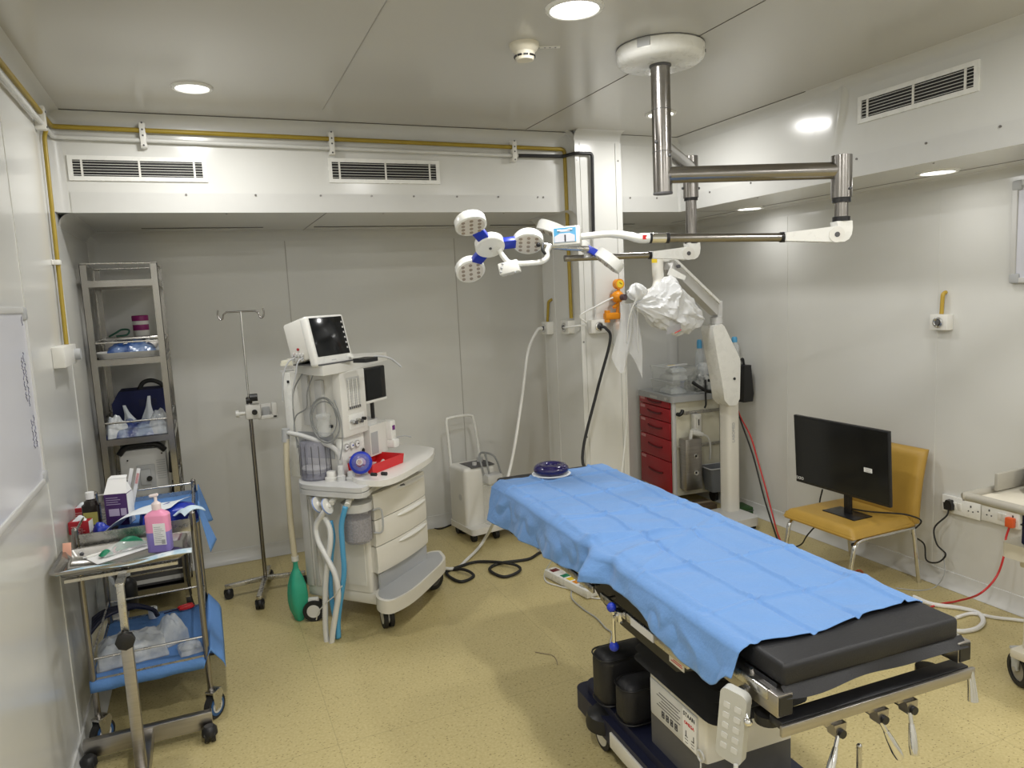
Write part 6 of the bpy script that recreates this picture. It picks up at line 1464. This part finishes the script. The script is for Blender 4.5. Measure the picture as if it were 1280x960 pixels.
cable('gas_hose', 'thin pale hose from the orange regulator across to the flank outlet', [at(766, 372, y=4.25), at(745, 383, y=4.24), at(725, 395, y=4.26), (2.36, 4.27, 1.625), (2.30, 4.31, 1.61), (2.27, 4.40, 1.60), (2.284, 4.46, 1.598)], .006, 'hose_white', 'hose')
cable('gas_hose', 'long white hose from the column flank to the floor by the anaesthesia machine', [(2.283, 4.79, 1.585), (2.24, 4.79, 1.57), at(660, 440, y=4.75), at(652, 500, y=4.7), at(640, 575, y=4.66), at(622, 640, y=4.62), at(604, 677, z=.05), at(585, 698, z=.02), at(566, 711, z=.012), (1.16, 4.44, .15)], .011, 'hose_white', 'hose')
cable('gas_hose', 'black hose from the column face outlet down behind the table head', [(2.455, 4.256, 1.60), (2.478, 4.22, 1.585), (2.50, 4.21, 1.50), at(746, 490, y=4.2), at(728, 572, y=4.15), (2.26, 4.05, .55), (2.20, 4.10, .15), (2.14, 4.2, .014), at(681, 690, z=.012), at(660, 699, z=.012), at(625, 704, z=.012), at(612, 712, z=.012), at(630, 721, z=.012), at(650, 713, z=.02), at(640, 705, z=.03), at(600, 702, z=.012), at(575, 708, z=.012), at(558, 716, z=.012), at(575, 727, z=.012), at(592, 720, z=.012), at(580, 712, z=.03), at(558, 712, z=.012), (1.13, 4.40, .14)], .010, 'black_rubber', 'hose')
cable('power_lead', 'thin black lead lying on the floor between the anaesthesia machine and the suction machine', [(1.25, 4.66, .2), at(530, 660, z=.006), at(550, 661, z=.006), at(568, 655, z=.006), at(578, 660, z=.012), at(582, 666, z=.006), at(572, 664, z=.006), at(575, 657, z=.012), (1.76, 5.24, .06)], .006, 'black_rubber')

# ================================================================== suction machine
UO = V(1.86, 5.18, 0); UY = R(8)
su = thing('suction_machine', 'white wheeled suction machine with a tubular push handle against the back wall', 'suction machine', tuple(UO), UY)
q = MB(); q.b2((-.165, -.10, .085), (.11, .17, .56), .03, 4); q.build('body', 'white_plastic', su)
q = MB(); q.prism(rrect(-.17, -.20, .25, .18, .03), .07, .115); q.build('base_tray', 'white_plastic', su)
q = MB(); q.grid(lambda u, v: (-.10+u*.20, -.105+v*.20, .562+.004*math.sin(PI*v)), 6, 6, .004); cpn = q.build('control_panel', 'dark_grey', su)
q = MB(); q.cyl((-.04, -.04, .56), (-.04, -.04, .585), .018, n=16); q.cyl((.05, .04, .56), (.05, .04, .60), .024, n=18); q.build('knob', 'light_grey', cpn)
q = MB(); q.tube([(-.15, .14, .52), (-.155, .15, .75), (-.16, .155, .885), (-.13, .157, .915), (.04, .157, .915), (.075, .155, .88), (.10, .15, .70), (.105, .14, .52)], .011, 10, sm=4); q.build('push_handle', 'white_enamel', su)
for x in (.045, .16):
    q = MB(); q.lathe([(0, 0), (.058, 0), (.064, .01), (.064, .30), (.054, .31)], (x, -.13 if x < .1 else -.08, .116), n=24); j = q.build('collection_jar', 'clear_plastic', su)
    q = MB(); q.lathe([(0, .30), (.066, .30), (.066, .325), (.03, .345), (0, .345)], (x, -.13 if x < .1 else -.08, .116), n=22); q.build('jar_lid', 'frosted_plastic', j)
q = MB(); q.b2((-.01, -.19, .43), (.12, -.09, .50), .01); q.build('jar_bracket', 'light_grey', su)
q = MB(); q.tube([(.0, -.12, .46), (-.01, -.10, .56), (.0, -.05, .63), (.06, .0, .64), (.14, -.04, .60), (.17, -.08, .46)], .008, 8, sm=6); q.tube([(.04, -.13, .46), (.03, -.12, .56), (.06, -.04, .63), (.10, .04, .60)], .008, 8, sm=6); q.build('suction_tube', 'clear_plastic' if False else 'tube_grey', su)
q = MB(); q.cyl((-.166, -.02, .33), (-.162, -.02, .33), .025, n=18); q.build('side_badge', 'light_grey', su)
for x, y in ((-.12, .13), (.05, -.16), (.21, -.15), (.2, .13), (-.12, -.12)): q = MB(); q.cyl((x-.015, y, .032), (x+.015, y, .032), .032, n=18); q.cyl((x, y, .04), (x, y, .08), .012, n=10); q.build('caster', 'black_rubber', su)

# ================================================================== chair with monitor
mat('mustard', (.43, .265, .05), .42, noise=.08, nscale=14, bump=.1, bscale=120)
sA, sB, sC = at(979, 640, z=.40), at(1057, 668, z=.40), at(1137, 652, z=.40)
HX, HY = 3.55, 3.18
ch = thing('visitor_chair', 'mustard vinyl chair on chrome legs with a black screen standing on its seat', 'chair', (HX, HY, 0), 0)
def hh(x, y, z): return V(x-HX, y-HY, z)
ya, yb = 2.93, 3.47; xf = 3.27; xb = 3.80
q = MB()
def seat(u, v):
    x = xf+u*(xb-xf); y = ya+v*(yb-ya)
    e = min(u, 1-u, v*1.0, (1-v)*1.0); rnd = 1-max(0, 1-e/.10)**2.2
    top = .372+.052*rnd+.008*math.sin(PI*v)*math.sin(PI*u)
    if u < .10: x += .010*(1-u/.1)
    y += .012*(u-.5)*(1 if v > .5 else -1)*-1
    return hh(x, y, top)
q.grid(seat, 30, 30); q.grid(lambda u, v: hh(xf+.012+u*(xb-xf-.024), ya+.006+v*(yb-ya-.012), .362+.01*(abs(2*u-1)**8)), 14, 14)
bmesh.ops.remove_doubles(q.bm, verts=q.bm.verts, dist=.001); q.b2(hh(xf+.015, ya+.01, .362), hh(xb-.01, yb-.01, .386)); q.build('seat', 'mustard', ch, ang=75)
q = MB()
def back(u, v):
    y = ya+.005+u*(yb-ya-.01)-.012*(v)*(1 if u < .5 else -1)*-1; z = .375+v*.435
    e = min(u, 1-u, 1-v); r = 1-max(0, 1-e/.09)**2.2
    x = 3.80+.085*v-.03*v*(1-v)*2+.022*(1-r)
    return hh(x-.022, y, z)
def back2(u, v):
    y = ya+.005+u*(yb-ya-.01)-.012*v*(1 if u < .5 else -1)*-1; z = .375+v*.435
    e = min(u, 1-u, 1-v); r = 1-max(0, 1-e/.09)**2.2
    return hh(3.80+.085*v-.03*v*(1-v)*2+.042-.018*(1-r), y, z)
q.grid(back, 24, 24); q.grid(back2, 24, 24)
for (f1, f2) in ((lambda t: (t, 1), 0), (lambda t: (0, t), 0), (lambda t: (1, t), 0), (lambda t: (t, 0), 0)): q.grid(lambda u, v, f1=f1: V(back(*f1(u))).lerp(V(back2(*f1(u))), v), 24, 1)
bmesh.ops.remove_doubles(q.bm, verts=q.bm.verts, dist=.0008); q.build('backrest', 'mustard', ch, ang=75)
for y in (ya+.02, yb-.02):
    q = MB(); q.tube([hh(3.265, y, .0), hh(3.30, y, .25), hh(3.325, y, .325), hh(3.39, y, .352), hh(3.60, y, .352), hh(3.80, y, .352)], .013, 12, sm=5); q.build('front_leg', 'chrome', ch)
    q = MB(); q.tube([hh(3.79, y, .352), hh(3.81, y, .26), hh(3.85, y, .0)], .013, 12, sm=4); q.build('rear_leg', 'chrome', ch)
q = MB(); q.cyl(hh(3.40, ya+.02, .347), hh(3.40, yb-.02, .347), .010, n=10); q.cyl(hh(3.76, ya+.02, .347), hh(3.76, yb-.02, .347), .010, n=10); q.build('cross_bar', 'chrome', ch)
q = MB(); q.sphere(hh(3.325, ya+.035, .325), .013, 10); q.build('bump_stop', 'black_rubber', ch)
# monitor
mon = thing('monitor', 'black flat-screen monitor with a white sticker standing on the mustard chair seat', 'monitor', (3.47, 3.20, .4245), R(0))
XM = 3.44
c4 = [at(995, 518, x=XM), at(1115, 540, x=XM), at(1108, 633, x=XM), at(992, 603, x=XM)]
yc = sum(p.y for p in c4)/4; zt = (c4[0].z+c4[1].z)/2; zb = (c4[2].z+c4[3].z)/2; hw = (c4[0].y+c4[3].y-c4[1].y-c4[2].y)/4
ml = V(3.47, 3.20, .4245); tM = Matrix.Translation(V(XM, yc, (zt+zb)/2)-ml) @ Matrix.Rotation(R(-3), 4, 'Y')
hz = (zt-zb)/2; r3 = tM.to_3x3().to_4x4()
q = MB(); q.box(tM @ V(.012, 0, 0), (.022, hw*2, hz*2), r3, .003); pn = q.build('panel', 'black_plastic', mon)
q = MB(); q.box(tM @ V(.0005, 0, .004), (.002, hw*2-.014, hz*2-.024), r3); q.build('screen', 'screen', pn)
q = MB(); q.box(tM @ V(-.001, -hw*.60, -.03), (.0012, .056, .026), r3); st = q.build('sticker', 'white', pn)
q = MB()
for k in range(3): q.box(tM @ V(-.002, -hw*.60, -.022-.008*k), (.001, .040-.008*(k % 2), .003), r3)
q.build('sticker_print', 'grey_plastic', st)
q = MB()
for k in range(3): q.torus(tM @ V(-.001, hw*.965-.022*k, -hz+.030), .008, .002, (0, PI/2, 0), 14, 6)
q.build('corner_mark', 'light_grey', pn)
q = MB(); q.box(tM @ V(.045, 0, -.05), (.06, .30, .22), r3, .015); q.build('rear_housing', 'black_plastic', mon)
q = MB(); q.bar(V(XM+.045, yc-.03, zb+.05)-ml, V(XM+.05, yc-.03, .432)-ml, .05, .02, .004, (1, 0, 0)); q.build('neck', 'black_plastic', mon)
q = MB(); q.box(V(XM+.05, yc-.02, .4315)-ml, (.15, .24, .008), (0, 0, 0), .003); q.build('stand_foot', mat('foot_black', (.02, .02, .022), .3, .3), mon)

# ================================================================== wall fittings on the side wall
XW = 3.9495
def wx(y): return 3.94-.012+(y+1.7)/(YB+1.8)*.042
def sock(label, pa, pb, zc, h, group=None, n_in=2):
    yA, yB = pa, pb; t = thing('socket_plate', label, 'power socket', (wx((yA+yB)/2)-.0005, (yA+yB)/2, zc), -PI/2+R(-.3)); w_ = abs(yA-yB)
    q = MB(); q.b2((-w_/2, -.020, -h/2), (w_/2, 0, h/2), .003); pl_ = q.build('plate', 'white_enamel', t)
    return t, w_
def pins(t, x, m='dark_grey'):
    q = MB()
    q.b2((x-.004, -.0213, .012), (x+.004, -.0195, .024)); q.cyl((x-.013, -.0213, -.010), (x-.013, -.0195, -.010), .0045, n=8); q.cyl((x+.013, -.0213, -.010), (x+.013, -.0195, -.010), .0045, n=8); q.build('socket_hole', m, t)
def switch(t, x):
    q = MB(); q.box((x, -.022, .0), (.020, .008, .042), (R(6), 0, 0), .002); q.build('rocker', 'white_plastic', t)
yA, yB = at(1177, 620, x=3.93).y, at(1225, 638, x=3.93).y
t, w_ = sock('white double socket plate holding the black plug, nearer the chair', yA, yB, .502, .100)
pins(t, w_/2-.055); switch(t, -.035); switch(t, -.005); q = MB(); q.cyl((-w_/2+.012, -.021, 0), (-w_/2+.012, -.0195, 0), .005, n=8); q.cyl((w_/2-.012, -.021, 0), (w_/2-.012, -.0195, 0), .005, n=8); q.build('screw', 'dark_grey', t)
y3, y4 = yB-.006, yB-.215
t2, w2_ = sock('white double socket plate holding the orange plug, beside the trolley shelf', y3, y4, .508, .095)
pins(t2, -w2_/2+.045); switch(t2, .0); switch(t2, .025); pins(t2, w2_/2-.035)
q = MB(); q.b2((-w2_/2, -.024, .040), (w2_/2+.25, -.0, .062), .004); q.build('cable_trunking', 'white_plastic', t2)
pg = thing('power_plug', 'black plug in the wall socket by the chair, its lead looping below it', 'plug', (wx(2.83)-.022, yA-.058, .505))
q = MB(); q.prism([(-.022, -.03), (.022, -.03), (.026, .0), (.012, .028), (-.012, .028), (-.026, .0)], 0, .03, Matrix.Rotation(-PI/2, 4, 'Z') @ Matrix.Rotation(PI/2, 4, 'X')); q.build('plug_body', 'black_plastic', pg)
o_ = V(pg.location)
pts = [V(-.018, 0, -.03), at(1183, 645, x=3.90)-o_, at(1168, 660, x=3.88)-o_, at(1171, 680, x=3.87)-o_, at(1182, 693, x=3.87)-o_, at(1172, 703, x=3.87)-o_, at(1158, 700, x=3.87)-o_, at(1155, 680, x=3.87)-o_, at(1140, 667, x=3.80)-o_, V(3.80, 2.905, .40)-o_, V(3.74, 2.94, .438)-o_, V(3.68, 2.99, .446)-o_, V(3.60, 3.10, .4415)-o_, V(3.55, 3.22, .4415)-o_]
q = MB(); q.tube(pts, .0048, 8, sm=7); q.build('lead', 'black_rubber', pg)
og = thing('power_plug', 'orange plug in the wall socket with a red lead trailing to the floor', 'plug', (wx(2.49)-.022, y4+.038, .496))
q = MB(); q.b2((-.03, -.022, -.028), (.0, .022, .026), .006); q.build('plug_body', mat('orange_plug', (.75, .12, .03), .4), og)
o_ = V(og.location)
q = MB(); q.tube([V(-.02, 0, -.025), V(-.03, .01, -.09), at(1256, 690, x=3.86)-o_, at(1246, 720, x=3.82)-o_, at(1225, 742, x=3.7)-o_, at(1198, 751, z=.02)-o_, at(1168, 757, z=.008)-o_, at(1140, 772, z=.008)-o_], .0055, 8, sm=7); q.build('lead', mat('lead_red', (.55, .03, .03), .4), og)
cable('power_lead', 'thick white lead curling over the floor by the foot end of the drape', [at(1142, 746, z=.012), at(1165, 755, z=.012), at(1200, 760, z=.012), at(1222, 766, z=.012), at(1229, 776, z=.012), at(1222, 785, z=.012), at(1205, 789, z=.012), at(1190, 788, z=.012)], .012, 'white')
cable('power_lead', 'white lead running along the skirting from the curled white lead', [at(1195, 772, z=.010), at(1215, 767, z=.010), at(1245, 772, z=.010), at(1285, 777, z=.010), at(1330, 790, z=.010)], .009, 'white')
cable('power_lead', 'thin grey wire on the floor below the chair plug', [at(1178, 690, x=3.90), at(1181, 715, x=3.88), at(1170, 733, z=.006), at(1150, 738, z=.005), at(1120, 735, z=.005)], .003, 'grey_plastic')
cable('power_lead', 'red lead slanting from the microscope column down to the floor', [at(920, 503, x=3.74), at(925, 520, x=3.80), at(938, 545, x=3.85), at(947, 575, x=3.87), at(957, 610, x=3.86), at(966, 645, x=3.84), at(974, 672, z=.03), at(985, 690, z=.008)], .006, 'lead_red')
cable('power_lead', 'black lead beside the red one slanting from the microscope column', [at(919, 506, x=3.73), at(928, 532, x=3.79), at(942, 572, x=3.83), at(955, 622, x=3.82), at(967, 660, x=3.80), at(974, 678, z=.02), at(988, 696, z=.008)], .006, 'black_rubber')
cable('power_lead', 'black lead drooping beneath the chair seat to the floor', [at(1028, 612, x=3.66), at(1025, 630, x=3.70), V(3.70, 3.50, .33), at(1010, 668, x=3.60), at(1002, 680, z=.03), at(990, 685, z=.008), at(975, 690, z=.008)], .005, 'black_rubber')
cable('power_lead', 'small coil of orange wire on the floor in front of the chair', [at(1072, 722, z=.006), at(1070, 714, z=.006), at(1076, 713, z=.006), at(1080, 719, z=.012), at(1078, 726, z=.006)], .004, 'orange_plug')
# wall outlet
t = outlet('white boxed gas outlet with a yellow pipe stub high on the side wall', (wx(2.9)-.0, 2.905, 1.565), (-1, 0, 0), .055)
pipe('gas_pipe', 'short yellow pipe stub above the white outlet high on the side wall', bendpts([(wx(2.9), 2.90, 1.735), (wx(2.9)-.026, 2.90, 1.73), (wx(2.9)-.026, 2.905, 1.612)], .02), .011, 'pipe_yellow' if False else mat('pipe_gold', (.45, .30, .04), .4))
# whiteboard on this wall
t = thing('whiteboard', 'aluminium-framed whiteboard on the side wall at the edge of view, above the trolley', 'whiteboard', (wx(2.2), 2.0, 2.02))
Y1 = at(1264, 290, x=3.93).y-2.0; z0, z1 = at(1264, 354, x=3.93).z-2.02, at(1264, 227, x=3.93).z-2.02
q = MB(); q.b2((-.016, -.9, z0), (-.0005, Y1, z1)); q.build('board', 'board_white', t)
q = MB()
for lo, hi in (((-.024, -.9, z1-.028), (0, Y1, z1)), ((-.024, -.9, z0), (0, Y1, z0+.028)), ((-.024, Y1-.028, z0), (0, Y1, z1))): q.b2(lo, hi, .004)
q.build('frame', 'light_grey', t)
for z in (z0-.002, z1-.05): q = MB(); q.b2((-.028, Y1-.05, z), (0, Y1+.003, z+.052), .010); q.build('corner_cap', 'grey_plastic', t)

# ================================================================== trolley at the edge of view
GO = V(3.34, 1.78, 0); 
gt = thing('equipment_trolley', 'beige and grey equipment trolley on big wheels, half out of view beside the sockets', 'trolley', tuple(GO))
mat('taupe', (.33, .31, .26), .45, noise=.03); mat('beige', (.62, .58, .48), .45, noise=.02)
zt_ = at(1213, 617, y=2.02).z; x0 = at(1211, 617, y=2.02).x; x1 = x0+.62
q = MB(); q.prism(rrect(x0-GO.x, 1.55-GO.y, x1-GO.x, 2.02-GO.y, .03), zt_-.03, zt_-.015); q.build('top_shelf', 'beige', gt)
q = MB(); q.tube([(x-GO.x, y-GO.y, zt_-.012) for x, y in ((x1, 2.03), (x0+.04, 2.03), (x0, 1.99), (x0, 1.58), (x0+.04, 1.54), (x1, 1.54))], .019, 10, sm=4); q.build('edge_rail', 'taupe', gt)
q = MB(); q.b2((x0+.13-GO.x, 1.985-GO.y, zt_), (x0+.34-GO.x, 2.0-GO.y, zt_+.075), .003); q.build('rear_upstand', 'taupe', gt)
xs, zs_ = at(1254, 690, y=1.98).x, at(1254, 690, y=1.98).z
q = MB(); q.prism(rrect(xs-GO.x, 1.56-GO.y, xs+.55-GO.x, 1.99-GO.y, .02), zs_-.02, zs_+.045); q.build('lower_shelf', 'beige', gt)
q = MB(); q.b2((xs+.06-GO.x, 1.62-GO.y, zs_-.07), (xs+.5-GO.x, 1.95-GO.y, zs_-.02), .01); q.build('shelf_bracket', 'beige', gt)
for x in (xs+.12, xs+.52):
    for y in (1.64, 1.93): q = MB(); q.b2((x-.018-GO.x, y-.018-GO.y, .16), (x+.018-GO.x, y+.018-GO.y, zt_-.03), .004); q.build('upright', 'beige', gt)
q = MB(); q.b2((xs+.05-GO.x, 1.58-GO.y, .15), (xs+.54-GO.x, 1.97-GO.y, .19), .008); q.build('base_shelf', 'beige', gt)
wc_ = at(1271, 858, z=0)
for k, (x, y) in enumerate(((wc_.x+.02, wc_.y+.0), (wc_.x+.46, wc_.y), (wc_.x+.02, wc_.y-.34), (wc_.x+.46, wc_.y-.34))):
    q = MB(); kw_ = dict(loc=(x-GO.x, y-GO.y, 0), rot=(0, 0, R(-28))); r = .077
    q.lathe([(.052, -.018), (r-.006, -.018), (r, -.010), (r, .010), (r-.006, .018), (.052, .018)], (0, 0, r), (0, PI/2, 0), 36, True); w_ = q.build('wheel', 'black_rubber', gt, **kw_)
    q = MB(); q.lathe([(0, -.012), (.054, -.010), (.054, .010), (0, .012)], (0, 0, r), (0, PI/2, 0), 30); q.cyl((-.03, 0, r), (.03, 0, r), .012, n=14); q.build('wheel_disc', 'taupe', w_)
    q = MB()
    for s in (-1, 1): q.prism([(-.018, 0), (.018, 0), (.034, .085), (-.034, .085)], s*.024-.003, s*.024+.003, Matrix.Translation((0, 0, r)) @ Matrix.Rotation(PI/2, 4, 'Z') @ Matrix.Rotation(PI/2, 4, 'X'))
    q.box((0, 0, r+.088), (.06, .07, .012)); q.build('fork', 'grey_plastic', w_)
t = thing('vital_monitor', 'grey medical device with a small dark window on the trolley top', 'medical device', (x0+.375, 1.86, zt_-.0145), R(10))
q = MB(); q.prism([(-.13, 0), (.13, 0), (.13, .15), (-.06, .17), (-.10, .13), (-.13, .04)], -.10, .10, Matrix.Rotation(PI/2, 4, 'X')); b_ = q.build('case', 'grey_plastic', t)
q = MB(); q.b2((-.134, -.09, .005), (-.12, .09, .03), .004); q.build('bumper', 'black_plastic', b_)
q = MB(); q.box((-.118, -.04, .085), (.004, .07, .05), (0, R(-18), 0)); q.build('window', 'screen', b_)
t = thing('dark_case', 'dark navy box standing on the trolley lower shelf by the orange plug', 'case', (xs+.26, 1.80, zs_+.0455), R(6))
q = MB(); q.b2((-.22, -.15, 0), (.22, .15, .135), .01); b_ = q.build('body', 'navy', t)
q = MB(); q.b2((-.222, -.152, .085), (.222, .152, .090)); q.build('lid_seam', 'black_plastic', b_)

# ================================================================== extension board and floor leads
p0, p1 = at(690, 712, z=.05), at(738, 736, z=.05)
ax_ = (p1-p0); ax_.z = 0; yaw_ = math.atan2(ax_.y, ax_.x); L_ = ax_.length+.05; mid = (p0+p1)/2
eb_ = thing('extension_board', 'white multi-socket extension board with coloured markings on the floor under the table head', 'extension board', (mid.x, mid.y, 0), yaw_)
q = MB(); q.b2((-L_/2, -.045, .004), (L_/2, .045, .055), .006); b_ = q.build('case', 'white_enamel', eb_)
for k, (x, m2) in enumerate(((-.38, 'dark_red'), (-.12, 'green'), (.02, 'yellow'), (.16, 'orange'), (.33, 'dark_grey'))):
    q = MB(); q.b2((x*L_-.022, -.028, .054), (x*L_+.022, .028, .0565), .001); q.build('socket_face', m2, b_)
q = MB(); q.b2((L_*.28, -.03, .055), (L_*.42, .03, .105), .008); q.build('adaptor_plug', 'white_plastic', eb_)
cable('power_lead', 'pale lead rising from the extension board to the table head', [at(697, 685, y=4.05), at(690, 700, y=4.05), at(681, 716, z=.008), at(683, 727, z=.006), at(700, 733, z=.006), at(715, 737, z=.006), at(728, 744, z=.006), at(745, 748, z=.006), at(760, 748, z=.006)], .005, 'hose_white')
cable('power_lead', 'grey lead snaking over the floor from the extension board to the table base', [at(703, 684, y=3.95), at(707, 700, y=3.9), at(708, 715, z=.06), at(714, 735, z=.006), at(715, 748, z=.006), at(730, 762, z=.006), at(745, 772, z=.006), at(757, 785, z=.006), at(765, 792, z=.006), at(762, 808, z=.006), at(770, 820, z=.006)], .004, 'grey_plastic')
for k, px in enumerate((675, 741)):
    c = at(px, 688 if k == 0 else 745, z=0)
    t = thing('white_post', ('white plastic foot standing on the floor just below the drape hem', 'white plastic foot standing at the end of the extension board')[k], 'foot', tuple(c)); q = MB(); q.prism(rrect(-.016, -.012, .016, .012, .005), 0, .085); q.build('body', 'white_plastic', t); q = MB(); q.b2((-.02, -.016, 0), (.02, .016, .008), .002); q.build('sole', 'light_grey', t)

cable('thread', 'thin brown thread curled on the floor beside the table base', [at(669, 815, z=.0025), at(680, 817, z=.0025), at(690, 819, z=.0025), at(695, 824, z=.0025), at(697, 831, z=.0025)], .002, 'tan', 'thread')
